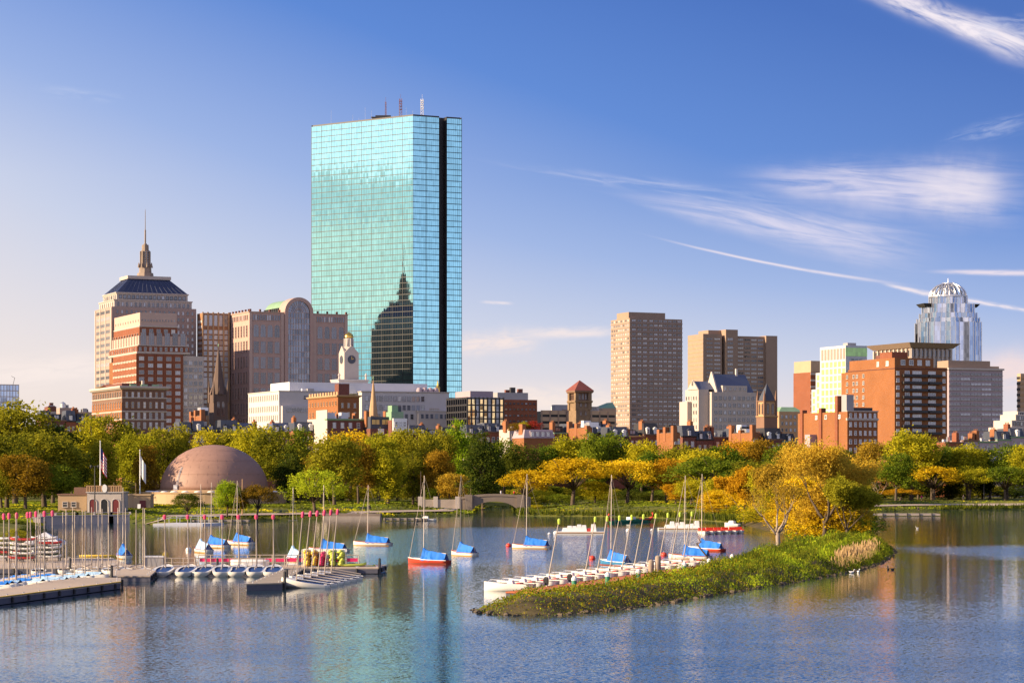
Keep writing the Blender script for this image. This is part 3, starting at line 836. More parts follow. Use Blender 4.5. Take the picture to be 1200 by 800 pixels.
def long_white_block():
    b = Building('office_building', 'long white stone block with rows of small windows at the foot of the glass tower', 'office building', 398, 424, 526, 1290, 20)
    zt = b.h(459.5)
    shell(b, 0, 0, b.W, b.D, 0, zt, 'white_stone', 'white_panel', 0.6)
    cornice(b, 0, 0, b.W, b.D, zt, 0.7, 0.5, 'pale_stone')
    b.box('white_roof_box', -26, 8, zt - 0.5, b.fx(506), b.D + 26, b.h(448), 'white_panel')
    b.box('lower_wing', b.fx(488), -3, 0, b.fx(531), -0.02, b.h(481.5), 'pale_stone')
    cornice(b, b.fx(488), -3, b.fx(531), -0.1, b.h(481.5), 0.5, 0.3, 'white_stone')
    for py in (466.5, 477):
        b.grid('front', 1.5, b.fx(498), b.h(py) - 2, b.h(py) + 2, 13, 1, 2.0, 2.9, 'sash', 'grey_concrete', (2, 4, 2, 1))
    b.grid('front', b.fx(488) + 1, b.fx(531) - 1, b.h(487) - 1.5, b.h(487) + 1.5, 7, 1, 1.8, 2.5, 'sash', 'grey_concrete', (2, 4, 2, 1), off=-3)
    b.grid('front', 1.5, b.fx(486), b.h(487.5) - 2, b.h(487.5) + 2, 9, 1, 1.9, 2.9, 'sash', 'grey_concrete', (2, 4, 2, 1))
    b.win('front', b.fx(509), b.h(479.3), 5.5, 1.6, 'wide', 'sandstone', (0, 0, 0, 1))
    dome = MB()
    for i in range(4):
        dome.lathe([(1.8, zt + 0.2), (1.7, zt + 2), (1.1, zt + 3.0), (0.1, zt + 3.3)], 10, cx=b.fx(494) + i * 3.2, cy=4)
    b.part('cooling_fan', dome, 'mauve_panel')
    b.finish()
    lt = thing('spire', 'tiny pale lantern spirelet at the notch foot of the glass tower', 'spire', (X(513, 1335), 1335, 1.0))
    m = MB(); z = Z(462, 1335) - 1
    m.box(-1.2, -1.2, 0, 1.2, 1.2, z); m.build('shaft', M['pale_stone'], lt)
    m = MB(); m.lathe([(1.3, z), (1.1, z + 3.5), (1.5, z + 3.6), (0.7, z + 5), (0.05, z + 8)], 8); m.build('lantern', M['gold'], lt)
long_white_block()

def clock_tower():
    Y = 1345.0
    b = Building('clock_tower', 'pale stone clock tower with columns and a small gold dome before the glass tower', 'clock tower', 399.8, 403.5, 420.5, Y)
    z0, z1, z2 = b.h(446), b.h(435), b.h(409)
    b.box('podium', -4.5, -3, 0, b.W + 4.5, b.D + 5, z0, 'pale_stone')
    cornice(b, -4.5, -3, b.W + 4.5, b.D + 5, z0, 0.7, 0.5, 'white_stone')
    bb = MB(); bb.box(0, 0, z0 + 0.7, b.W, b.W, z2 - 2); b.part('shaft', bb, 'limestone')
    gab = MB()
    for y in (0, b.W - 1):
        gab.prism([(0, y), (b.W, y), (b.W, y + 1), (0, y + 1)], z2 - 2, z2 + 2.2, 0, pts2=[(b.W / 2 - 0.1, y), (b.W / 2 + 0.1, y), (b.W / 2 + 0.1, y + 1), (b.W / 2 - 0.1, y + 1)])
    gab.prism([(0, 0.2), (1, 0.2), (1, b.W - 0.2), (0, b.W - 0.2)], z2 - 2, z2 + 2, 0, pts2=[(0, b.W / 2 - 0.1), (1, b.W / 2 - 0.1), (1, b.W / 2 + 0.1), (0, b.W / 2 + 0.1)])
    b.part('pediment', gab, 'limestone')
    c = b.W / 2
    dr = MB(); dr.lathe([(c * 0.78, z2 - 1.9), (c * 0.78, z2 + 1), (c * 0.55, z2 + 2), (c * 0.5, b.h(395))], 8, cx=c, cy=c, a0=math.pi / 8)
    b.part('belfry', dr, 'pale_stone')
    for a in range(8):
        an = a * math.pi / 4
        cm = MB(); cm.lathe([(0.35, z2 + 2), (0.3, b.h(396))], 6, cx=c + c * 0.62 * math.cos(an), cy=c + c * 0.62 * math.sin(an)); b.part('column', cm, 'white_stone')
    do = MB(); do.lathe([(c * 0.62, b.h(395)), (c * 0.62, b.h(393.5)), (c * 0.5, b.h(391)), (c * 0.22, b.h(389)), (0.08, b.h(388))], 12, cx=c, cy=c)
    b.part('dome', do, 'gold', smooth=True)
    cl = MB(); cl.ring([[(c + 2.4 * math.cos(i * math.pi / 12), -0.25, b.h(421) + 2.4 * math.sin(i * math.pi / 12)) for i in range(24)], [(c + 2.4 * math.cos(i * math.pi / 12), 0, b.h(421) + 2.4 * math.sin(i * math.pi / 12)) for i in range(24)]])
    face = b.part('clock_face', cl, 'slate')
    hd = MB(); hd.tube((c, -0.3, b.h(421)), (c, -0.3, b.h(421) + 1.9), 0.12, n=4); hd.tube((c, -0.3, b.h(421)), (c + 1.2, -0.3, b.h(421) + 0.6), 0.14, n=4); b.part('clock_hand', hd, 'gold', face)
    cl = MB(); cl.ring([[(-0.25, c + 2.4 * math.cos(i * math.pi / 12), b.h(421) + 2.4 * math.sin(i * math.pi / 12)) for i in range(24)], [(0, c + 2.4 * math.cos(i * math.pi / 12), b.h(421) + 2.4 * math.sin(i * math.pi / 12)) for i in range(24)]])
    b.part('clock_face', cl, 'slate')
    for x in (-4, b.W + 3.5):
        u = MB(); u.lathe([(0.7, z0 + 0.7), (0.5, z0 + 2.5), (0.9, z0 + 3), (0.1, z0 + 4.5)], 8, cx=x, cy=-2.4); b.part('urn', u, 'pale_stone')
    b.grid('front', 1, b.W - 1, z0 - 6, z0 - 1, 2, 1, 3, 3, 'wide', 'dark_metal', (5, 1, 0, 0), off=-3)
    b.finish()
clock_tower()

def tan_block():
    b = Building('apartment_block', 'tan brick block with a bracketed parapet and dark rooftop stair house beside the sandy spire', 'apartment block', 361, 396, 421, 1030)
    zt = b.h(464)
    shell(b, 0, 0, b.W, b.D, 0, zt, 'brick_orange', 'tar', 0.5)
    cornice(b, 0, 0, b.W, b.D, zt - 0.4, 0.9, 0.9, 'sandstone')
    mb = MB()
    for i in range(11): mb.box(0.1, b.D * (i + 0.2) / 11, zt + 0.5, 0.5, b.D * (i + 0.75) / 11, zt + 2.0)
    b.part('battlement', mb, 'sandstone')
    b.grid('left', 0.6, b.D - 0.6, zt - 4.6, zt - 1.4, 10, 1, 1.2, 1.9, 'sash', 'sandstone', (5, 3, 0, 0))
    b.grid('left', 0.6, b.D - 0.6, zt - 9.6, zt - 5.6, 9, 1, 1.1, 2.4, 'sash', 'sandstone', (5, 3, 0, 0))
    b.grid('front', 0.6, b.W - 0.6, zt - 10, zt - 2, 3, 2, 1.3, 2.3, 'sash', 'sandstone', (2, 3, 2, 1))
    b.box('stair_house', b.W * 0.15, 3, zt + 0.2, b.W * 0.65, 8, b.h(449), 'brick_dark')
    b.roof_bits(4, zt + 0.1, 0.5, b.W, 6, 14, ('white_panel', 'steel'))
    b.finish()
tan_block()

def dark_offices():
    b = Building('office_building', 'dark glass office building with golden lit panes right of the glass tower', 'office building', 524, 547.5, 590, 1250)
    zt = b.h(465)
    b.box('wall', 0, 0, 0, b.W, b.D, zt, 'glass_dark')
    b.box('penthouse', 4, 5, zt + 0.02, b.W * 0.82, b.D - 2, b.h(457.5), 'mauve_panel')
    n = 9
    for i in range(n):
        x0, x1 = b.W * i / n + 0.5, b.W * (i + 1) / n - 0.25
        mb = MB(); mb.box(x0, -0.12, 6, x1, -0.01, zt - 1.2)
        b.part('window_strip', mb, 'glass_warm_reflection' if i in (0, 1, 3, 4, 6, 8) else 'glass_dark')
    f = MB()
    for i in range(n + 1): f.box(b.W * i / n - 0.3, -0.5, 0, b.W * i / n + 0.3, -0.13, zt)
    for i in range(9): f.box(0, -0.3, zt - 1 - i * 3.6, b.W, -0.14, zt - 0.3 - i * 3.6)
    for i in range(10): f.box(-0.4, b.D * i / 9 - 0.25 if i else 0, 0, -0.01, b.D * i / 9 + 0.25, zt)
    for i in range(9): f.box(-0.3, 0, zt - 1 - i * 3.6, -0.01, b.D, zt - 0.2 - i * 3.6)
    b.part('frame', f, 'dark_metal')
    b.finish()
    b = Building('office_building', 'plain maroon brick office box behind the golden paned building', 'office building', 588, 589.6, 629.5, 1330, 19)
    zt = b.h(468)
    shell(b, 0, 0, b.W, 24, 0, zt, 'brick_red')
    b.box('penthouse', -2, 4, zt - 0.4, b.W * 0.8, 18, b.h(459.5), 'grey_concrete')
    b.roof_bits(4, b.h(459.5), 2, b.W * 0.7, 4, 12)
    for py in (472.5, 479.3, 486.5, 493): b.grid('front', 0.6, b.W - 0.6, b.h(py) - 0.8, b.h(py) + 0.8, 8, 1, 1.6, 1.1, 'plain', 'brick_dark', (5, 3, 1, 0))
    b.finish()
dark_offices()

def low_blocks():
    b = Building('parking_garage', 'long low tan garage with open decks left of the stone clock-like tower', 'garage', 628, 634, 721, 1480, 20)
    zt = b.h(480.5)
    b.box('deck', 0, 0.6, 0, b.W, b.D + 30, zt - 0.8, 'black')  # solid black body stands in for the shade inside the open decks
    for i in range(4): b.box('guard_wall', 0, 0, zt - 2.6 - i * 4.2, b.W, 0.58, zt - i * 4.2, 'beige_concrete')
    for i in range(9): b.box('pier', b.W * i / 9, -0.3, 0, b.W * i / 9 + 0.9, -0.01, zt - 0.1, 'brown_concrete')
    b.box('stair_tower', b.fx(664), -1.2, 0, b.fx(671), 8, zt + 0.8, 'brown_concrete')
    b.box('roof', 0, 0.6, zt - 0.8, b.W, b.D + 30, zt - 0.6, 'gravel_roof')
    for i in range(4):
        hs = MB(); x, y, ww, hh = b.rnd.uniform(0, b.W * 0.8), 12, 6 + 5 * (i % 2), 3 + i % 3
        b.box('roof_plant', x, y, zt - 0.58, x + ww, y + 6, zt + hh, ('white_panel', 'grey_concrete')[i % 2])
    b.finish()
    b = Building('low_building', 'pale blue green gabled roof peeping out left of the brown slab tower', 'building', 703, 706, 722, 1560, 20)
    zt = b.h(478)
    b.box('wall', 0, 0, 0, b.W, 20, zt, 'beige_concrete')
    mb = MB(); mb.prism([(0, 0), (b.W, 0), (b.W, 20), (0, 20)], zt, b.h(471), 0, pts2=[(b.W * 0.9, 6), (b.W, 6), (b.W, 14), (b.W * 0.9, 14)]); b.part('roof', mb, 'copper_green')
    b.finish()
    for (l, c, r, Y, py, m, lab) in ((654, 655, 668, 1600, 475.5, 'white_panel', 'small white rooftop box behind the tan garage'),
                                     (800, 801, 822, 1720, 482, 'brown_concrete', 'low brown block between the two brown tower slabs'),
                                     (910, 913, 940, 1300, 482, 'sandstone', 'low stone block with green copper roofs right of the brownstone steeple')):
        b = Building('low_building', lab, 'building', l, c, r, Y, 20)
        zt = b.h(py); shell(b, 0, 0, b.W, 15, 0, zt, m)
        b.grid('front', 0.5, b.W - 0.5, zt - 12, zt - 1, 5, 3, 1.4, 1.8, 'plain', 'grey_concrete')
        if Y == 1300:
            rf = MB(); rf.prism([(0, 0), (b.W, 0), (b.W, 15), (0, 15)], zt + 0.01, b.h(476.5), 0, pts2=[(3, 3), (b.W - 3, 3), (b.W - 3, 12), (3, 12)]); b.part('roof_slope', rf, 'copper_green')
        b.finish()
low_blocks()

def campanile():
    b = Building('stone_tower', 'square puddingstone bell tower with a red pyramid roof and arched belfry', 'tower', 671.5, 674.5, 693.5, 950)
    ze = b.h(457.8); w = b.W
    b.box('shaft', 0.4, 0.4, 0, w - 0.4, w - 0.4, b.h(469), 'pudding')
    for x, y in ((0, 0), (w - 1.5, 0), (0, w - 1.5), (w - 1.5, w - 1.5)): b.box('corner_pier', x, y, b.h(480), x + 1.5, y + 1.5, ze - 0.8, 'pudding')
    b.box('belfry', 0.9, 0.9, b.h(469), w - 0.9, w - 0.9, ze - 0.8, 'brownstone')
    cornice(b, 0, 0, w, w, b.h(469) - 0.9, 0.9, 0.35, 'pudding')
    cornice(b, 0, 0, w, w, ze - 0.8, 1.0, 0.6, 'brownstone')
    rf = MB(); rf.prism([(-0.7, -0.7), (w + 0.7, -0.7), (w + 0.7, w + 0.7), (-0.7, w + 0.7)], ze + 0.2, b.h(444.8), 0, pts2=[(w / 2 - .05, w / 2 - .05), (w / 2 + .05, w / 2 - .05), (w / 2 + .05, w / 2 + .05), (w / 2 - .05, w / 2 + .05)])
    b.part('roof', rf, 'red_tile')
    b.grid('front', 1.4, w - 1.4, b.h(468), ze - 1, 3, 1, 1.0, 2.6, 'arch', 'brownstone', (1, 0, 0, 0), off=0.9)
    b.grid('left', 1.4, w - 1.4, b.h(468), ze - 1, 3, 1, 1.0, 2.6, 'arch', 'brownstone', (1, 0, 0, 0), off=0.9)
    for py in (474, 484): b.grid('front', 1.5, w - 1.5, b.h(py) - 1, b.h(py) + 1, 2, 1, 0.8, 1.7, 'arch', 'brownstone', (1, 0, 0, 0), off=0.4)
    b.finish()
campanile()

def slab_towers():
    # left slab with a chamfered front
    b = Building('apartment_tower', 'tan striped tower slab with a lit left side and boxy roof penthouse', 'skyscraper', 716, 738, 799.5, 1700, 24)
    zt = b.h(372.5); ch = 6.0
    pts = [(0, 0), (b.W * 0.45, -ch * 0.2), (b.W, 0), (b.W, b.D), (0, b.D)]
    mb = MB(); mb.box(0, 0, 0, b.W, b.D, zt); b.part('wall', mb, 'brown_concrete')
    b.box('penthouse', 0.2, 2, zt + 0.02, b.fx(781), b.D * 0.7, b.h(365.3), 'brown_concrete')
    fl = 36
    sl = MB()
    for i in range(fl):
        z = zt - 2.6 - i * 3.25
        sl.box(-0.35, -0.35, z - 1.1, b.W + 0.1, -0.01, z - 0.35)
        sl.box(-0.35, -0.012, z - 1.1, -0.01, b.D, z - 0.35)
    b.part('balcony_band', sl, 'rose_concrete')
    for i in range(fl):
        z = zt - 1.7 - i * 3.25
        b.grid('front', 1, b.W * 0.34, z - 0.9, z + 0.9, 3, 1, 3.2, 1.15, 'band', 'brown_concrete', (3, 3, 3, 1))
        b.grid('front', b.W * 0.36, b.W - 0.6, z - 0.9, z + 0.9, 7, 1, 2.9, 1.15, 'band', 'brown_concrete', (3, 3, 3, 1))
        b.grid('left', 0.6, b.D - 0.4, z - 0.9, z + 0.9, 8, 1, 2.2, 1.3, 'band', 'white_stone', (1, 2, 4, 4))
    b.finish()
    # twin slabs joined by a taller core
    b = Building('apartment_tower', 'twin brown concrete slab tower joined by a taller central core', 'skyscraper', 806, 824, 909.6, 1900, 22)
    zt = b.h(391)
    a, c = b.fx(846), b.fx(864)
    b.box('wall', 0, 0, 0, a, b.D, zt, 'brown_concrete')
    b.box('wall', c, 1.5, 0, b.W, b.D, b.h(392.5), 'brown_concrete')
    b.box('core', b.fx(849), -2.5, 0, b.fx(863), b.D + 2, b.h(385.5), 'brown_concrete')
    b.box('core', b.fx(834), 6, zt - 2, b.fx(866), b.D - 4, b.h(386), 'brown_concrete')
    b.box('end_pier', b.fx(897), -1.2, 0, b.W + 0.4, b.D - 1, b.h(391.5), 'brown_concrete')
    for i in range(30):
        z = zt - 4 - i * 3.4
        b.grid('front', b.fx(827), b.fx(845), z - 1, z + 1, 2, 1, 5.6, 1.1, 'band', 'brown_concrete', (4, 3, 2, 1))
        if i < 15: b.grid('front', b.fx(850), b.fx(858), z - 1, z + 1, 1, 1, 5.0, 1.8, 'band', 'brown_concrete', (0, 2, 5, 2), off=-2.5)
        b.grid('front', b.fx(865), b.fx(896), z - 1, z + 1, 4, 1, 5.0, 1.3, 'band', 'brown_concrete', (2, 3, 4, 2), off=1.5)
    lv = MB()
    for i in range(30): lv.box(b.D * 0 - 0.2, 0.4, zt - 4.6 - i * 3.4, -0.01, b.D - 0.4, zt - 4.2 - i * 3.4)
    b.part('floor_line', lv, 'sandstone')
    b.finish()
slab_towers()

def chateau():
    b = Building('apartment_block', 'pale stone apartment block with steep blue slate gable roofs', 'apartment block', 813, 834, 886, 1200)
    ze, zr = b.h(459), b.h(437.5)
    b.box('wall', 0, 0, 0, b.W, b.D, ze, 'limestone')
    def gable(x0, x1, y0, y1, z0, z1, along, nm='roof', m='slate_blue'):
        mb = MB()
        if along == 'x':
            c = (y0 + y1) / 2
            mb.quad((x0, y0, z0), (x1, y0, z0), (x1 - 2, c, z1), (x0 + 0.4, c, z1)); mb.quad((x1, y1, z0), (x0, y1, z0), (x0 + 0.4, c, z1), (x1 - 2, c, z1))
            mb.poly([(x0, y1, z0), (x0, y0, z0), (x0 + 0.4, c, z1)]); mb.poly([(x1, y0, z0), (x1, y1, z0), (x1 - 2, c, z1)])
        else:
            c = (x0 + x1) / 2
            mb.quad((x0, y1, z0), (x0, y0, z0), (c, y0 + 0.4, z1), (c, y1, z1)); mb.quad((x1, y0, z0), (x1, y1, z0), (c, y1, z1), (c, y0 + 0.4, z1))
            mb.poly([(x0, y0, z0), (x1, y0, z0), (c, y0 + 0.4, z1)]); mb.poly([(x1, y1, z0), (x0, y1, z0), (c, y1, z1)])
        return b.part(nm, mb, m)
    x1 = b.W - 1
    gable(4, x1, 0.6, b.D * 0.62, ze, zr, 'x')
    mb = MB(); c = (0.6 + b.D * 0.62) / 2
    mb.prism([(3.2, 0.2), (3.98, 0.2), (3.98, b.D * 0.62 + 0.4), (3.2, b.D * 0.62 + 0.4)], ze, zr + 1.2, 0, pts2=[(3.2, c - 0.4), (3.98, c - 0.4), (3.98, c + 0.4), (3.2, c + 0.4)])
    b.part('gable_wall', mb, 'pale_stone')
    # wing with its own gable facing the side
    zw = b.h(456)
    b.box('wing', -6, 3, 0, -0.02, b.D * 0.9, zw, 'limestone')
    gable(-6, 4, 3, b.D * 0.72, zw, b.h(446), 'x')
    mb = MB(); c2 = (3 + b.D * 0.72) / 2
    mb.prism([(-6.6, 2.6), (-6.02, 2.6), (-6.02, b.D * 0.74), (-6.6, b.D * 0.74)], zw, b.h(445), 0, pts2=[(-6.6, c2 - 0.3), (-6.02, c2 - 0.3), (-6.02, c2 + 0.3), (-6.6, c2 + 0.3)])
    b.part('gable_wall', mb, 'pale_stone')
    b.box('stepped_bay', -8.5, b.D * 0.55, 0, -6.02, b.D, b.h(470), 'limestone')
    d = MB(); d.box(b.W * 0.25, 0.1, ze, b.W * 0.8, 3, ze + 3.4); b.part('dormer', d, 'limestone')
    for r in range(9):
        z = ze - 3 - r * 3.7
        b.grid('front', 1, b.W - 0.6, z - 1.4, z + 1.4, 9, 1, 1.6, 1.9, 'plain', 'grey_concrete', (4, 3, 2, 0))
        b.grid('left', 4, b.D * 0.9, z - 1.4, z + 1.4, 5, 1, 1.0, 1.9, 'plain', 'grey_concrete', (5, 3, 1, 0), off=-6)
    b.grid('front', b.W * 0.25, b.W * 0.8, ze + 0.4, ze + 3.2, 5, 1, 1.4, 1.7, 'plain', 'pale_stone', (2, 3, 3, 1), off=0.1)
    b.win('left', c2, zw + 3.2, 1.6, 2.6, 'arch', 'pale_stone', (1, 0, 0, 0), off=-6.6)
    b.box('chimney', b.fx(869), b.D * 0.3, zr - 1, b.fx(869) + 1, b.D * 0.3 + 1, zr + 3, 'white_stone')
    b.finish()
chateau()

def brown_steeple():
    b = Building('church_tower', 'brownstone church tower with arched belfry and short pyramid spire between corner pinnacles', 'church tower', 890.5, 895.5, 911, 1120)
    w = b.W; ze = b.h(469)
    b.box('shaft', 0, 0, 0, w, w, b.h(487), 'brownstone')
    b.box('belfry', 0.5, 0.5, b.h(487), w - 0.5, w - 0.5, ze, 'sandstone')
    for x, y in ((0, 0), (w - 1, 0), (0, w - 1), (w - 1, w - 1)):
        p = MB(); p.box(x, y, b.h(487), x + 1, y + 1, ze + 1); p.prism([(x, y), (x + 1, y), (x + 1, y + 1), (x, y + 1)], ze + 1, ze + 5, 0, pts2=[(x + .45, y + .45), (x + .55, y + .45), (x + .55, y + .55), (x + .45, y + .55)])
        b.part('pinnacle', p, 'brownstone')
    cornice(b, 0, 0, w, w, b.h(487) - 0.6, 0.6, 0.4, 'sandstone'); cornice(b, 0.5, 0.5, w - 0.5, w - 0.5, ze - 0.6, 0.6, 0.4, 'brownstone')
    r_ = MB(); r_.prism([(0.6, 0.6), (w - 0.6, 0.6), (w - 0.6, w - 0.6), (0.6, w - 0.6)], ze + 0.01, b.h(449), 0, pts2=[(w / 2 - .1, w / 2 - .1), (w / 2 + .1, w / 2 - .1), (w / 2 + .1, w / 2 + .1), (w / 2 - .1, w / 2 + .1)])
    b.part('spire', r_, 'slate')
    b.grid('front', 1, w - 1, b.h(486), ze - 1, 2, 1, 1.2, 5.0, 'arch', 'brownstone', (1, 0, 0, 0), off=0.5)
    b.grid('left', 1, w - 1, b.h(486), ze - 1, 2, 1, 1.2, 5.0, 'arch', 'brownstone', (1, 0, 0, 0), off=0.5)
    b.finish()
brown_steeple()

M['cool_panel'] = mat('cool_panel', (0.46, 0.48, 0.5), 0.5, var=0.06)
def white_green():
    b = Building('apartment_tower', 'white stepped apartment tower with bright green window panels', 'skyscraper', 951, 991, 1016, 1400)
    z = [b.h(404.5), b.h(416), b.h(434.5), b.h(454)]
    q1, q2 = b.ly(961) / b.D, b.ly(956) / b.D
    b.box('top_wall', 0, 0, 0, b.W, b.D * q1, z[0], 'cool_panel')
    b.box('middle_wall', 0, b.D * q1 + 0.02, 0, b.W, b.D * q2, z[2], 'cool_panel')
    b.box('lower_wall', 0, b.D * q2 + 0.02, 0, b.W, b.D, z[3], 'cool_panel')
    for i in range(8):
        mb = MB(); mb.box(-0.25, b.D * q1 * (0.03 + 0.12 * i), z[0] - 8, -0.01, b.D * q1 * (0.1 + 0.12 * i), z[0] - 1.6); b.part('loggia', mb, 'rose_concrete')
    f = MB()
    gl = []
    for (y0, y1, zz, n) in ((0.01, q1 - 0.01, z[0] - 9, 6), (q1 + 0.02, q2 - 0.01, z[2] - 1, 1), (q2 + 0.02, 0.99, z[3] - 1, 1)):
        for i in range(n):
            a = b.D * (y0 + (y1 - y0) * i / n)
            for k in range(14):
                zt_ = zz - k * 4.2
                if zt_ < 30: break
                gl.append((a + 0.3, zt_ - 3.4, b.D * (y1 - y0) / n * 0.62, 3.0))
    for a, zb, w, hh in gl[:100]:
        mb = MB(); mb.box(-0.12, a, zb, -0.01, a + w, zb + hh); b.part('green_panel', mb, 'glass_green')
    for i in range(11):
        zz = z[1] - 3 - i * 4.2
        b.grid('front', 1, b.W - 1, zz - 1.4, zz + 1.4, 5, 1, 3.0, 2.6, 'wide', 'cool_panel', (3, 3, 2, 0))
    b.box('green_band', -0.1, -0.15, z[1] - 0.5, b.W, -0.01, z[1] + 4.5, 'glass_green')
    b.box('roof_plant', 4, 4, z[0] + 0.02, 10, 9, z[0] + 1.8, 'grey_concrete')
    b.finish()
    b = Building('apartment_tower', 'narrow tan topped brick tower hidden behind the white and green tower', 'skyscraper', 947.5, 950, 962, 1450)
    zt = b.h(422.5)
    b.box('wall', 0, 0, 0, b.W, 20, b.h(436), 'brick_red'); b.box('crown_wall', 0.4, 0.4, b.h(436), b.W, 20, zt, 'beige_concrete')
    for i in range(14): b.box('floor_band', -0.1, -0.2, b.h(439) - i * 4, b.W, -0.01, b.h(439) - i * 4 + 1.2, 'pale_stone')
    b.finish()
white_green()

def big_brick():
    b = Building('apartment_block', 'tall red brick apartment block with dark balconies down its shaded front', 'apartment block', 985, 1048.5, 1110, 990)
    zt, zp = b.h(419), b.h(429.5)
    shell(b, 0, 0, b.W, b.D - 6, 0, zp, 'brick_orange', 'tar', 0.6)
    b.box('wall', 0.4, b.D - 5.98, 0, b.W, b.D, zp - 1, 'brick_orange')
    b.box('top_storey', 0.02, 0.02, zp - 0.6, b.fx(1094), b.D - 7, zt, 'brick_orange')
    cornice(b, 0, 0, b.W, b.D - 6, zp - 0.9, 0.4, 0.25, 'brick_dark', 'string_course')
    b.box('penthouse', 2, 5, zt + 0.02, 10, 14, b.h(411.5), 'brick_red')
    b.box('penthouse', 8, 16, zt + 0.02, 16, 26, b.h(413), 'brick_dark')
    b.grid('front', 2, b.fx(1092), zp + 0.6, zt - 0.6, 4, 1, 2.2, 2.2, 'wide', 'white_paint', (2, 3, 3, 1))
    b.win('left', b.ly(1029), zt - 2.2, 1.6, 2.0, 'sash', 'white_paint', (0, 0, 4, 1)); b.win('left', b.ly(1040), zt - 2.2, 2.0, 2.0, 'sash', 'white_paint', (0, 0, 4, 1))
    xs = [b.fx(1060), b.fx(1077), b.fx(1096)]
    for i in range(9):
        z = zp - 2.6 - i * 3.05
        b.win('front', b.fx(1052), z, 1.5, 1.6, 'sash', 'white_paint', (1, 3, 4, 2))
        b.win('front', b.fx(1106), z, 1.4, 1.6, 'sash', 'white_paint', (1, 3, 4, 2))
        for x, w in ((b.fx(1063), 2.4), (b.fx(1074.5), 4.6), (b.fx(1092), 3.8)):
            b.win('front', x, z, w, 1.9, 'wide', 'white_paint', (1, 3, 4, 2))
        mb = MB()
        for x0, x1 in ((b.fx(1057), b.fx(1085.5)), (b.fx(1087), b.fx(1102))):
            mb.box(x0, -1.5, z - 1.55, x1, -0.01, z - 1.35); mb.box(x0, -1.55, z - 1.34, x1, -1.45, z - 0.45)
            mb.box(x0, -1.44, z - 1.34, x0 + 0.08, -0.02, z - 0.45); mb.box(x1 - 0.08, -1.44, z - 1.34, x1, -0.02, z - 0.45)
        b.part('balcony', mb, 'dark_metal')
        if i < 6:
            for px in (993, 1000.5, 1004.5, 1012): b.win('left', b.ly(px), z - 0.4, 1.5, 1.6, 'sash', 'pale_stone', (4, 2, 1, 0))
    b.finish()
    b = Building('apartment_block', 'lower red brick block with chimney shafts in front of the tall balconied block', 'apartment block', 935, 993, 1028.5, 880)
    zt = b.h(482)
    shell(b, 0, 0, b.W, b.D, 0, zt, 'brick_orange', 'tar', 0.8)
    cornice(b, 0, 0, b.W, 0.6, b.h(492.5), 0.9, 0.3, 'pale_stone', 'string_course')
    cornice(b, 0.05, 0.05, b.W, 0.6, zt - 0.1, 0.5, 0.3, 'pale_stone')
    for px, h2 in ((940, 478), (962, 476.5), (981, 463)): b.box('chimney', -0.5, b.ly(px) - 1, 0, 1.6, b.ly(px) + 0.8, b.h(h2), 'brick_red')
    b.box('stair_house', 0.8, b.ly(990), zt - 0.6, 4, b.ly(984), b.h(462), 'grey_concrete')
    b.box('roof_terrace', 2, 2, zt - 0.6, b.W - 1, 9, zt + 1.6, 'dark_metal')
    b.box('lean_to', -3, b.ly(957), 0, -0.02, b.ly(951), b.h(508), 'mauve_panel')
    for r, py in enumerate((486.5, 497, 507, 517, 527)):
        b.grid('front', 0.3, b.W - 0.2, b.h(py) - 1.2, b.h(py) + 1.2, 6, 1, 1.05, 1.7, 'sash', 'white_paint', (1, 3, 4, 2))
        if r == 0:
            for px in (957, 968, 984): b.win('left', b.ly(px), b.h(487.5), 1.5, 1.5, 'wide', 'white_paint', (2, 2, 3, 1))
    b.finish()
big_brick()

def hat_building():
    b = Building('office_building', 'stone office block with a wide flaring flat roof behind the balconied block', 'office building', 1025, 1068, 1114, 1450)
    zt = b.h(401.5)
    b.box('wall', 0, 0, 0, b.W, b.D, b.h(408), 'brown_concrete')
    mb = MB(); o = 4.5
    mb.prism([(-1, -1), (b.W + 1, -1), (b.W + 1, b.D), (-1, b.D)], b.h(407.5), zt, 0, pts2=[(-o, -o), (b.W + o, -o), (b.W + o, b.D + o), (-o, b.D + o)])
    b.part('roof', mb, 'brown_concrete')
    for face, L in (('front', b.W), ('left', b.D)):
        n = 9
        for i in range(n):
            a = L * (i + 0.5) / n
            b.win(face, a, b.h(413.5), L / n * 0.55, 4.2, 'plain', 'brown_concrete', (5, 2, 0, 0)); b.win(face, a, b.h(423), L / n * 0.6, 4.0, 'wide', 'limestone', (2, 4, 2, 0))
    pm = MB()
    for i in range(10):
        pm.box(b.W * i / 9 - 0.6, -1.0, 0, b.W * i / 9 + 0.6, -0.01, b.h(408)); pm.box(-1.0, b.D * i / 9 - 0.6 if i else 0, 0, -0.01, b.D * i / 9 + 0.6, b.h(408))
    b.part('buttress', pm, 'limestone')
    b.finish()
hat_building()

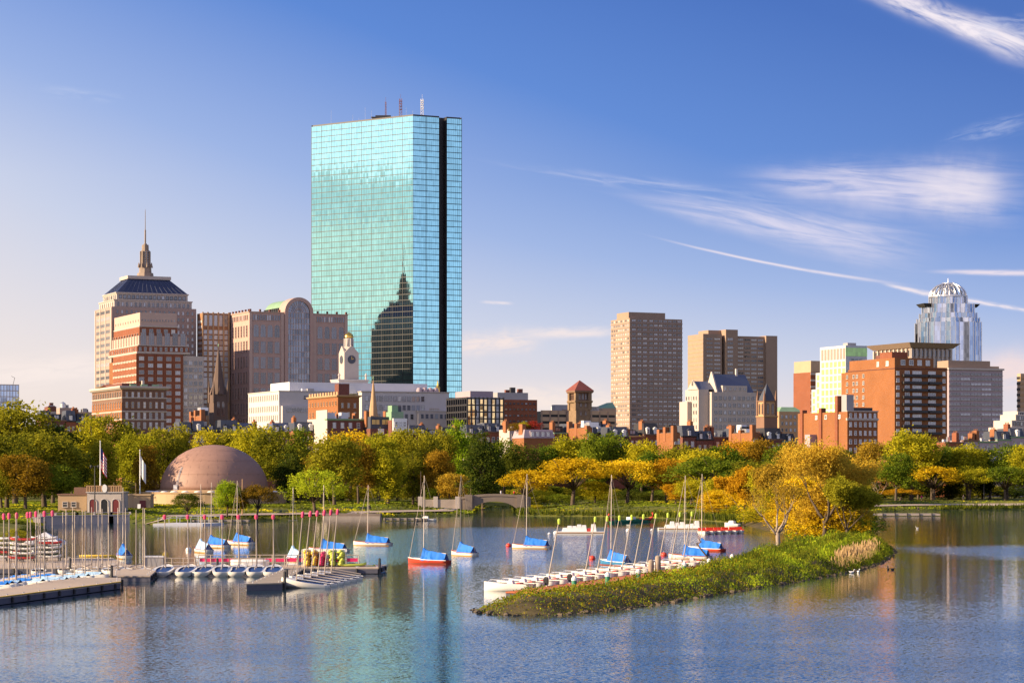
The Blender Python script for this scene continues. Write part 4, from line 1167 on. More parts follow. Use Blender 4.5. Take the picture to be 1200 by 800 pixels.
def crown_tower():
    """stepped glass tower under an open steel crown"""
    Y = 1800.0
    cx = X(1111, Y)
    e = thing('glass_skyscraper', 'silver blue glass tower stepping in to an open steel dome crown', 'skyscraper', (cx, Y, 1.0), R(12))
    pw = lambda px: px * Y / FOC
    zz = lambda py: Z(py, Y) - 1
    tiers = [(38, 0, 379), (36, 0, 374), (33, 0, 368), (30, 0, 357.5), (22, 0, 348)]
    rnd = random.Random(3)
    for ti, (r, py0, py1) in enumerate(tiers):
        rr = pw(r) * 0.98; n = 40
        pts = []
        for i in range(n):                   # saw-tooth plan: bays and recesses
            a = 2 * math.pi * i / n
            q = rr * (1.0 if i % 4 in (0, 1) else 0.93)
            sq = 1.0 / max(abs(math.cos(a)), abs(math.sin(a))) ** 0.35
            pts.append((q * math.cos(a) * sq * 0.98, q * math.sin(a) * sq * 0.98))
        z1 = zz(py1)
        mb = MB(); mb.prism(pts, 0 if ti == 0 else zz(tiers[ti - 1][2]) - 14, z1)
        mb.m = [(1 if (i * 7 + ti) % 5 in (0, 3) else (2 if (i + ti) % 7 == 3 else 0)) if i < n else 3 for i in range(len(mb.f))]
        b_ = mb.build('glass_tier', [M['glass_blue'], M['glass_silver'], M['glass_dark'], M['tar']], e)
        fins = MB()
        for i in range(n):
            p = pts[i]; fins.tube((p[0], p[1], 0 if ti == 0 else zz(tiers[ti - 1][2]) - 14), (p[0], p[1], z1 + 0.6), 0.42, n=4)
        fins.build('fin', M['steel'], b_)
    z0, z1 = zz(349), zz(333.5)
    rr = pw(21.5)
    ringp = MB(); ringp.lathe([(rr, z0), (rr + 0.4, z0 + 0.3), (rr + 0.4, z0 + 1.3), (rr, z0 + 1.6)], 40, cap=False); ringp.build('crown_ring', M['steel'], e)
    for i in range(20):                       # curved ribs
        a = 2 * math.pi * i / 20
        mb = MB()
        mb.path([(rr * math.cos(t) * math.cos(a), rr * math.cos(t) * math.sin(a), z0 + 1 + (z1 - z0) * math.sin(t)) for t in [math.pi / 2 * 0.97 * j / 9 for j in range(10)]], [0.5] * 10, 5)
        mb.build('crown_rib', M['steel'], e)
    br = MB()
    for i in range(12):
        for s in (-1, 1):
            pp = []
            for j in range(9):
                t = math.pi / 2 * 0.9 * j / 8; a = 2 * math.pi * (i + s * 1.2 * j / 8) / 12
                pp.append((rr * 0.985 * math.cos(t) * math.cos(a), rr * 0.985 * math.cos(t) * math.sin(a), z0 + 1 + (z1 - z0) * math.sin(t)))
            br.path(pp, [0.3] * 9, 4)
    br.build('crown_bracing', M['steel'], e)
    core = MB(); core.lathe([(4, z0), (3.4, z1 - 0.5), (5, z1), (4.6, z1 + 1.2)], 12); core.build('crown_core', M['steel'], e)
    for i in range(7):
        mb = MB(); a = 2 * math.pi * i / 6; r_ = 0 if i == 6 else 4
        mb.tube((r_ * math.cos(a), r_ * math.sin(a), z1 + 1), (r_ * 1.2 * math.cos(a), r_ * 1.2 * math.sin(a), zz(326 if i == 6 else 331.5)), 0.4, 0.1, 5); mb.build('crown_spike', M['steel'], e)
    for s, zc in ((1, 357), (-1, 358)):
        mb = MB(); x = s * pw(29); mb.prism([(x - 2, -6), (x + 2, -6), (x + 2, 6), (x - 2, 6)], zz(360.5), zz(356.5), 0, pts2=[(x - 4, -8), (x + 4, -8), (x + 4, 8), (x - 4, 8)]); mb.build('wing_canopy', M['dark_metal'], e)
crown_tower()

def grey_offices():
    b = Building('office_building', 'mauve grey office block with long horizontal window stripes and a dark rooftop storey', 'office building', 1104, 1112, 1175, 1280, 20)
    zt = b.h(433)
    b.box('wall', 0, 0, 0, b.W, b.D + 14, zt, 'mauve_panel')
    b.box('penthouse', 0.5, 1.5, zt + 0.02, b.fx(1162), b.D + 6, b.h(422), 'brown_concrete')
    b.box('roof_slab', -0.6, -0.8, zt + 0.03, b.W + 0.6, 1.45, zt + 1.0, 'pale_stone')
    b.box('side_penthouse', b.fx(1162) + 0.1, 2, zt + 0.02, b.fx(1173), b.D, b.h(428), 'beige_concrete')
    for i in range(14):
        z = zt - 2.2 - i * 2.75
        b.grid('front', 0.4, b.W - 0.4, z - 0.6, z + 0.6, 5, 1, b.W / 5 - 0.5, 1.15, 'band', 'mauve_panel', (3, 4, 2, 0))
        b.box('ledge', -0.2, -0.35, z - 0.85, b.W + 0.2, -0.02, z - 0.65, 'pale_stone')
        b.win('left', b.D / 2 + 4, z, b.D + 4, 1.2, 'band', 'mauve_panel', (3, 4, 1, 0))
    b.finish()
    b = Building('apartment_tower', 'narrow tan tower cut by the right edge of the view', 'skyscraper', 1192, 1196, 1216, 1500)
    zt = b.h(437.5); b.box('wall', 0, 0, 0, b.W, b.D, zt, 'beige_concrete')
    for i in range(11): b.box('floor_band', -0.4, -0.4, zt - 3.6 - i * 3.6, b.W, -0.01, zt - 2.0 - i * 3.6, 'sandstone'); b.box('side_band', -0.4, 0, zt - 3.6 - i * 3.6, -0.01, b.D, zt - 2.0 - i * 3.6, 'black')
    b.finish()
    b = Building('terraced_building', 'pale terraced building with glazed roof pavilions at the right edge under the tan tower', 'building', 1173, 1182, 1214, 1180, 22)
    for i, (py, x0) in enumerate(((500, 0), (492, 3), (485, 7), (481, 9))):
        b.box('terrace', x0, x0 * 0.6, 0 if i == 0 else b.h((500, 492, 485)[i - 1]) + 0.02, b.W, 18, b.h(py), 'pale_stone')
        b.grid('front', x0 + 0.6, b.W, b.h(py) - 3.2, b.h(py) - 0.3, 6, 1, 1.6, 1.9, 'sash', 'dark_metal', (4, 3, 1, 1), off=x0 * 0.6)
    b.finish()
    b = Building('office_tower', 'green glass office box beyond the trees at the left edge', 'office building', -12, -6, 22, 1350, 24)
    zt = b.h(450); b.box('wall', 0, 0, 0, b.W, b.D + 8, zt, 'glass_blue')
    f = MB()
    for i in range(9): f.box(b.W * i / 8 - 0.15, -0.2, 0, b.W * i / 8 + 0.15, -0.01, zt)
    for i in range(12): f.box(0, -0.15, zt - i * 3.4 - 0.5, b.W, -0.012, zt - i * 3.4)
    b.part('mullion_grid', f, 'pale_stone')
    f = MB(); f.tube((b.fx(17), 4, zt), (b.fx(19), 4, zt + 4), 0.15, n=4); f.tube((b.fx(19), 4, zt + 4), (b.fx(15), 4, zt + 5), 0.12, n=4); b.part('roof_davit', f, 'dark_metal')
    b.finish()
grey_offices()
# ---------------------------------------------------------------- ground and water
import numpy as np
def shore_pts(lst): return [tuple(at(px, py).xy) for px, py in lst]
MAIN = shore_pts([(-60, 672), (-6, 653), (20, 640), (40, 630), (45, 616), (52, 614), (90, 613), (130, 612.5), (150, 612.5), (178, 614), (215, 614), (240, 611), (300, 609.5), (380, 608), (440, 608),
                  (452, 606), (500, 604.6), (551, 603.6), (557, 602.5), (561, 598.5), (566, 596), (596, 594.5), (601, 598.5), (605, 603), (608, 604), (640, 604.3), (700, 604.6), (760, 606), (800, 608), (830, 610), (862, 612),
                  (900, 610), (960, 605), (1008, 601.5), (1020, 600), (1060, 598.6), (1100, 597.6), (1150, 597), (1210, 596.5), (1400, 596)])
MAIN = [(-520, 190)] + MAIN + [(2500, 760), (2500, 4000), (-2500, 4000), (-2500, 190)]
ISLE = shore_pts([(557, 714), (564, 718), (590, 721), (640, 721), (690, 718), (735, 713), (780, 706.5), (830, 698), (880, 690), (930, 682), (970, 675), (1005, 668), (1030, 660), (1044, 652), (1047, 646), (1042, 640),
                  (1020, 632), (1000, 625), (980, 617), (940, 612), (895, 611), (868, 614), (891, 620), (930, 628), (952, 635), (948, 640), (925, 644), (900, 649), (870, 656), (845, 663), (800, 675), (750, 685.5), (700, 694),
                  (650, 700.5), (600, 706), (572, 709)])
def signed(P, poly):
    """distance to the outline, positive inside"""
    x, y = P[:, 0], P[:, 1]
    best = np.full(len(P), 1e18); inside = np.zeros(len(P), bool)
    n = len(poly)
    for i in range(n):
        (ax, ay), (bx, by) = poly[i], poly[(i + 1) % n]
        dx, dy = bx - ax, by - ay
        t = np.clip(((x - ax) * dx + (y - ay) * dy) / (dx * dx + dy * dy + 1e-12), 0, 1)
        best = np.minimum(best, (x - ax - t * dx) ** 2 + (y - ay - t * dy) ** 2)
        c = ((ay > y) != (by > y)) & (x < (bx - ax) * (y - ay) / (by - ay + 1e-12) + ax)
        inside ^= c
    return np.where(inside, 1, -1) * np.sqrt(best)
def main_h(d): return np.where(d < 0, np.maximum(-1.5, d * 0.4 - 0.1), np.where(d < 1.2, -0.1 + d * 0.5, np.minimum(2.2, 0.5 + (d - 1.2) * 0.08)))
def height_main(x, y): return float(main_h(signed(np.array([[x, y]]), MAIN))[0])
def isle_h(d): return np.where(d < 0, np.maximum(-1.5, d * 0.6 - 0.1), np.minimum(1.0, -0.1 + d * 0.33))
def grid_mesh(name, xs, ys, hf, m):
    gx, gy = np.meshgrid(xs, ys)
    P = np.stack([gx.ravel(), gy.ravel()], 1)
    z = hf(P)
    V = np.column_stack([P, z]); nx, ny = len(xs), len(ys)
    i = np.arange(nx - 1)[None, :] + (np.arange(ny - 1) * nx)[:, None]
    F = np.stack([i, i + 1, i + nx + 1, i + nx], -1).reshape(-1, 4)
    keep = z[F].max(1) > -1.4
    me = bpy.data.meshes.new(name); me.from_pydata(V.tolist(), [], F[keep].tolist()); me.materials.append(m)
    me.polygons.foreach_set('use_smooth', [True] * len(me.polygons)); me.update()
    return put(name, me)
M['grass'] = mat('grass', (0.085, 0.1, 0.02), 0.95, var=0.3, scale=0.06, fine=1.5, c2=(0.17, 0.16, 0.03), spec=0.1)
M['earth'] = mat('earth', (0.06, 0.05, 0.03), 0.95, var=0.3, scale=0.4, c2=(0.1, 0.08, 0.04), spec=0.1)
xs = np.concatenate([[-12000, -4000, -1500, -500, -300], np.arange(-220, 330, 2.0), [400, 600, 1500, 4000, 12000]])
ys = np.concatenate([[-2000 + 0.0], np.arange(186, 330, 6.0), np.arange(330, 860, 2.0), [900, 1000, 1300, 2500, 3900, 8000, 40000]])
def hmain(P):
    d = signed(P, MAIN)
    d = np.where(P[:, 1] > 1000, 500.0, d)
    n = np.array([noise.noise((p[0] * 0.15, p[1] * 0.15, 0)) for p in P]) * 0.25
    return main_h(d) + np.where((d > 2) & (d < 120), n, 0)
kind(grid_mesh('ground', xs, ys, hmain, M['grass']), 'structure')
kind(grid_mesh('island_ground', np.arange(-16, 84, 1.0), np.arange(158, 520, 1.5), lambda P: isle_h(signed(P, ISLE)), M['earth']), 'structure')

def water_mat():
    m = bpy.data.materials.new('water'); m.use_nodes = True
    N = Nodes(m.node_tree)
    g = N.new('ShaderNodeNewGeometry')
    P = g.outputs['Position']
    def waves(scale, sx, sy, detail, seed):
        n = N.noise(N.vec('ADD', N.vec('MULTIPLY', P, (sx, sy, 0.0)), (seed, seed * 1.7, 0)), scale, detail, 0.6, out='Color')
        return N.vec('SUBTRACT', n, (0.5, 0.5, 0.5))
    small = waves(1.0, 5.0, 5.0, 2.0, 3.1)
    mid = waves(1.0, 0.8, 1.4, 2.0, 9.4)
    # wind patches: ruffled water and smoother lanes
    patch = N.step(N.noise(N.vec('MULTIPLY', P, (0.012, 0.007, 0)), 1.0, 3.0, 0.55), 0.36, 0.66)
    px_, py_, _z = N.xyz(P)
    wob = N.math('MULTIPLY', N.math('SUBTRACT', N.noise(N.vec('MULTIPLY', P, (0.03, 0.02, 0)), 1.0, 3.0), 0.5), 60.0)
    yy = N.math('ADD', py_, wob)
    near = N.step(yy, 190.0, 150.0)                                       # breeze over the open river in front
    lagoon = N.math('MULTIPLY', N.math('MULTIPLY', N.step(yy, 250.0, 285.0), N.step(yy, 480.0, 400.0)), N.math('MULTIPLY', N.step(px_, -30.0, -15.0), N.step(px_, 48.0, 36.0)))
    lane = N.math('MULTIPLY', N.step(px_, 48.0, 60.0), N.math('MULTIPLY', N.step(yy, 275.0, 300.0), N.step(yy, 345.0, 315.0)))
    streak = N.step(N.noise(N.vec('MULTIPLY', N.comb(N.math('ADD', px_, N.math('MULTIPLY', py_, 0.5)), py_, 0.0), (0.035, 0.05, 0)), 1.0, 4.0, 0.6), 0.34, 0.62)
    near = N.math('MULTIPLY', near, N.math('ADD', N.math('MULTIPLY', streak, 0.6), 0.4))
    ruffle = N.math('MAXIMUM', N.math('MAXIMUM', near, lagoon), lane)
    amp = N.math('ADD', N.math('ADD', N.math('MULTIPLY', patch, 0.07), 0.075), N.math('ADD', N.math('MULTIPLY', ruffle, 0.27), N.math('MULTIPLY', lagoon, 0.22)))
    tilt = N.vec('ADD', N.vec('MULTIPLY', small, N.comb(N.math('MULTIPLY', amp, 0.45), amp, 0.0)), N.vec('MULTIPLY', mid, (0.012, 0.022, 0.0)))
    # at this grazing view mostly the wave faces turned to the viewer are seen
    tilt = N.vec('ADD', tilt, N.comb(0.0, N.math('MULTIPLY', ruffle, -0.024), 0.0))
    nrm = N.vec('NORMALIZE', N.vec('ADD', tilt, (0, 0, 1)))
    p = N.new('ShaderNodeBsdfPrincipled')
    p.inputs['Base Color'].default_value = (0.012, 0.04, 0.06, 1)
    p.inputs['Roughness'].default_value = 0.045
    p.inputs['IOR'].default_value = 1.42
    N.put(p.inputs['Normal'], nrm)
    o = N.new('ShaderNodeOutputMaterial'); N.t.links.new(p.outputs[0], o.inputs[0])
    return m
M['water'] = water_mat()
wm = MB(); wm.quad((-3000, -400, 0), (3000, -400, 0), (3000, 1000, 0), (-3000, 1000, 0))
kind(wm.build('water', M['water']), 'structure')

# ---------------------------------------------------------------- foliage
def leaf_mat(name, c1, c2, glow=0.42):
    m = bpy.data.materials.new(name); m.use_nodes = True
    N = Nodes(m.node_tree)
    g = N.new('ShaderNodeNewGeometry')
    oi = N.new('ShaderNodeObjectInfo')
    a = N.noise(g.outputs['Position'], 0.35, 3.0, 0.6)
    b = N.noise(g.outputs['Position'], 2.2, 1.0)
    f = N.math('ADD', a, N.math('ADD', N.math('MULTIPLY', N.math('SUBTRACT', b, 0.5), 0.7), N.math('MULTIPLY', N.math('SUBTRACT', oi.outputs['Random'], 0.5), 0.3)))
    cc = N.mix(N.step(f, 0.25, 0.75), (*c1, 1), (*c2, 1))
    d = N.new('ShaderNodeBsdfDiffuse'); N.put(d.inputs[0], cc)
    t = N.new('ShaderNodeBsdfTranslucent'); N.put(t.inputs[0], cc)
    mx = N.new('ShaderNodeMixShader'); mx.inputs[0].default_value = glow
    N.t.links.new(d.outputs[0], mx.inputs[1]); N.t.links.new(t.outputs[0], mx.inputs[2])
    o = N.new('ShaderNodeOutputMaterial'); N.t.links.new(mx.outputs[0], o.inputs[0])
    return m
LEAF = {
    'olive': leaf_mat('leaf_olive', (0.11, 0.125, 0.012), (0.36, 0.325, 0.022)),
    'green': leaf_mat('leaf_green', (0.075, 0.13, 0.012), (0.25, 0.29, 0.022)),
    'dark green': leaf_mat('leaf_dark_green', (0.041, 0.069, 0.012), (0.130, 0.144, 0.016)),
    'yellow green': leaf_mat('leaf_yellow_green', (0.22, 0.235, 0.014), (0.58, 0.5, 0.024)),
    'bright green': leaf_mat('leaf_bright_green', (0.201, 0.310, 0.015), (0.496, 0.552, 0.030)),
    'golden': leaf_mat('leaf_golden', (0.543, 0.356, 0.012), (0.900, 0.655, 0.026)),
    'orange': leaf_mat('leaf_orange', (0.46, 0.25, 0.014), (0.78, 0.47, 0.022)),
    'rusty': leaf_mat('leaf_rusty', (0.177, 0.115, 0.013), (0.425, 0.253, 0.022)),
    'tan': leaf_mat('leaf_tan', (0.354, 0.230, 0.025), (0.649, 0.437, 0.045)),
    'plume': leaf_mat('reed_plume', (0.496, 0.345, 0.170), (0.732, 0.529, 0.300)),
    'red': leaf_mat('leaf_red', (0.260, 0.034, 0.030), (0.472, 0.069, 0.040)),
}
M['bark'] = mat('bark', (0.1, 0.075, 0.055), 0.95, var=0.35, scale=1.5, spec=0.1)
M['pale_bark'] = mat('pale_bark', (0.3, 0.24, 0.19), 0.95, var=0.3, scale=1.5, spec=0.1)

def leaf_cloud(mb, rnd, centre, spread, count, size, flat=0.0):
    for _ in range(count):
        d = Vector((rnd.gauss(0, 1), rnd.gauss(0, 1), rnd.gauss(0, 0.8))) * spread * 0.5
        p = centre + d
        n = Vector((rnd.gauss(0, 1), rnd.gauss(0, 1), rnd.gauss(0.35, 0.9))).normalized()
        a = n.orthogonal().normalized(); a.rotate(Matrix.Rotation(rnd.uniform(0, 6.28), 3, n)); b = n.cross(a)
        s = size * rnd.uniform(0.6, 1.35)
        mb.quad(p - a * s - b * s * 0.15, p - b * s * 0.55 + n * s * 0.1, p + a * s + b * s * 0.12, p + b * s * 0.6 - n * s * 0.1)

def limb(mb, rnd, p, d, length, r, depth, tips, bend=0.25, up=0.12, forks=3):
    """a branch that wanders, tapers and forks"""
    pts, rad = [Vector(p)], [r]
    n = 4
    for i in range(n):
        d = (d + Vector((rnd.uniform(-bend, bend), rnd.uniform(-bend, bend), rnd.uniform(-bend, bend) * 0.6 + up))).normalized()
        pts.append(pts[-1] + d * length / n); rad.append(r * (1 - 0.14 * (i + 1)))
    mb.path(pts, rad, 6 if depth > 2 else 4)
    if depth == 0:
        tips.append(pts[-1]); tips.append(pts[2]); return
    for k in range(forks if depth > 1 else forks + 1):
        s = pts[rnd.choice([2, 3, 4, 4])] if k else pts[-1]
        nd = (d + Vector((rnd.uniform(-1, 1), rnd.uniform(-1, 1), rnd.uniform(-0.35, 0.7))) * 0.85).normalized()
        limb(mb, rnd, s, nd, length * rnd.uniform(0.55, 0.8), rad[-1] * 0.72, depth - 1, tips, bend, up, forks)

def tree_meshes(seed, shape, twigs=520, per=21, leaf=0.31, bare=False):
    """trunk and crown of a 20 m high, about 14 m wide tree"""
    rnd = random.Random(seed)
    wood, crown = MB(), MB()
    lobes = []
    if shape == 'round':
        lobes.append((Vector((0, 0, 12.2)), 5.3, 6.6))
        for i in range(9):
            a = i * 2.4 + rnd.uniform(-0.3, 0.3); q = rnd.uniform(2.6, 4.6)
            lobes.append((Vector((q * math.cos(a), q * math.sin(a), rnd.uniform(6.5, 16.0))), rnd.uniform(2.2, 3.2), rnd.uniform(2.0, 3.0)))
    elif shape == 'tall':
        for i in range(11):
            z = 4.5 + i * 1.35; q = 3.6 * math.sin(math.pi * min(1, (i + 2.2) / 13)) ; a = i * 2.4
            lobes.append((Vector((q * 0.75 * math.cos(a), q * 0.75 * math.sin(a), z)), rnd.uniform(2.4, 3.4), rnd.uniform(2.2, 3.4)))
        lobes.append((Vector((0, 0, 11)), 4.2, 7.4))
    elif shape == 'spread':
        for i in range(15):
            a = i * 2.4 + rnd.uniform(-0.3, 0.3); q = 6.4 * math.sqrt((i + 0.5) / 15)
            lobes.append((Vector((q * math.cos(a), q * math.sin(a), 16.6 - 0.13 * q * q + rnd.uniform(-1.6, 0.9))), rnd.uniform(2.0, 3.0), rnd.uniform(1.3, 2.1)))
    elif shape == 'shrub':
        for i in range(10):
            a = i * 2.4; q = 6.2 * math.sqrt(i / 10)
            lobes.append((Vector((q * math.cos(a), q * math.sin(a), 9.5 - 0.11 * q * q + rnd.uniform(-2, 2))), rnd.uniform(2.6, 3.6), rnd.uniform(5, 8.5)))
    elif shape == 'willow':
        for i in range(14):
            a = i * 2.4; q = 6.0 * math.sqrt((i + 0.3) / 14)
            lobes.append((Vector((q * math.cos(a), q * math.sin(a), 14.8 - 0.12 * q * q)), rnd.uniform(2.2, 3.2), rnd.uniform(2.5, 4.5)))
    # wood: a tapering, slightly leaning trunk and limbs that reach into the lobes
    lean = Vector((rnd.uniform(-0.8, 0.8), rnd.uniform(-0.8, 0.8), 0))
    fork = {'round': 6.0, 'tall': 8.0, 'spread': 6.5, 'shrub': 1.5, 'willow': 5.0}[shape]
    top = Vector((0, 0, fork)) + lean * 0.5
    wood.path([Vector((0, 0, -0.6)), Vector((0, 0, 0.5)), Vector((0, 0, fork * 0.5)) + lean * 0.2, top], [0.62, 0.46, 0.38, 0.32], 8)
    for c, r_, _h in lobes:
        m1 = top.lerp(c, 0.5) + Vector((rnd.uniform(-0.6, 0.6), rnd.uniform(-0.6, 0.6), rnd.uniform(-0.2, 0.8)))
        wood.path([top - Vector((0, 0, rnd.uniform(0, fork * 0.25))), m1, c, c + (c - m1) * 0.4], [0.2, 0.13, 0.08, 0.03], 5)
    tot = sum(r_ * r_ + r_ * h_ for _c, r_, h_ in lobes)
    for c, r_, h_ in lobes:
        k = int(twigs * (r_ * r_ + r_ * h_) / tot)
        for _ in range(k):
            u = Vector((rnd.gauss(0, 1), rnd.gauss(0, 1), rnd.gauss(0.12, 1))).normalized()
            f = rnd.uniform(0.55, 1.0) ** 0.5 * (1 + 0.3 * noise.noise(c * 0.4 + u * 1.9))
            p = c + Vector((u.x * r_ * f, u.y * r_ * f, u.z * h_ * f))
            if p.z < 1.0: continue
            if noise.noise(p * 0.33 + Vector((seed, 0, 0))) < -0.24: continue        # gaps between the boughs
            if shape == 'willow' and p.z < 15:
                for q in range(5): leaf_cloud(crown, rnd, p - Vector((0, 0, q * 0.75)), 0.5, 4, leaf * 0.8)
            else:
                leaf_cloud(crown, rnd, p, rnd.uniform(1.0, 1.9), per, leaf)
    return wood.mesh('trunk', M['bark'], True), crown.mesh('crown', LEAF['green'])
KINDS = {}
for i in range(4): KINDS['round', i] = tree_meshes(100 + i, 'round')
for i in range(3): KINDS['tall', i] = tree_meshes(200 + i, 'tall')
for i in range(3): KINDS['spread', i] = tree_meshes(300 + i, 'spread', 420, 20, 0.29)
for i in range(3): KINDS['shrub', i] = tree_meshes(400 + i, 'shrub', 340, 16, 0.38)
KINDS['willow', 0] = tree_meshes(500, 'willow', 360, 14, 0.32)
NVAR = {'round': 4, 'tall': 3, 'spread': 3, 'shrub': 3, 'willow': 1}

LANDMARKS = [(-99, 'at the left edge'), (24, 'left of the stone boathouse'), (88, 'behind the stone boathouse'), (146, 'left of the dome'), (200, 'around the dome'), (318, 'right of the dome'), (385, 'below the tan block'),
             (428, 'below the sandy spire'), (465, 'below the glass tower'), (547, 'below the golden paned offices'), (600, 'by the stone footbridge'), (650, 'below the red roofed bell tower'), (700, 'left of the striped slab tower'),
             (738, 'below the striped slab tower'), (802, 'below the blue gabled block'), (885, 'below the brownstone church tower'), (935, 'below the red brick blocks'), (1050, 'below the balconied brick block'),
             (1110, 'below the mauve office block'), (1175, 'at the right edge')]
def landmark(px):
    w = LANDMARKS[0][1]
    for x, t in LANDMARKS:
        if px >= x: w = t
    return w
_named = []
ORD = ['leftmost', 'second from left', 'third from left', 'fourth from left', 'fifth from left', 'sixth from left', 'seventh from left', 'eighth from left', 'ninth from left', 'tenth from left', 'eleventh from left', 'twelfth from left']
def later(o, px, desc, where): _named.append((o, px, desc, where))
def name_all():
    """labels told apart by kind, then place, then order from the left"""
    fam = {}
    long_ = []
    for o, px, d, w in _named: fam.setdefault((d, w), []).append((px, o))
    for (d, w), lst in fam.items():
        lst.sort(key=lambda q: q[0])
        for i, (px, o) in enumerate(lst):
            o['label'] = f'{d} {w}' if len(lst) == 1 else f'{d} {w}, {ORD[min(i, 11)] if i < len(lst) - 1 or i < 2 else "rightmost"}'
trnd = random.Random(5)
SHAPE_WORD = {'round': 'rounded', 'tall': 'tall', 'spread': 'spreading', 'shrub': 'low bushy', 'willow': 'drooping'}
def tree(px, top, wpx, Y, shape, colour, row, base=None, group='trees along the far shore', bark=None, where=None):
    x = X(px, Y); z0 = height_main(x, Y) if base is None else base
    z0 = max(z0, 0.2)
    hh = Z(top, Y) - z0; w = wpx * Y / FOC * 1.25
    name = 'shrub' if shape == 'shrub' else 'tree'
    e = thing(name, '', name, (x, Y, z0), trnd.uniform(0, 6.28), group)
    wood, crown = KINDS[shape, trnd.randrange(NVAR[shape])]
    sc = (w / 14.5, w / 14.5, hh / (19.6 if shape != 'spread' else 18.6))
    t = put('trunk', wood, e); c = put('crown', crown, e)
    for o in (t, c): o.scale = sc
    c.material_slots[0].link = 'OBJECT'; c.material_slots[0].material = LEAF[colour]
    if bark: t.material_slots[0].link = 'OBJECT'; t.material_slots[0].material = M[bark]
    later(e, px, f'{SHAPE_WORD[shape]} {colour} {name} {row}', where or landmark(px))
    return e

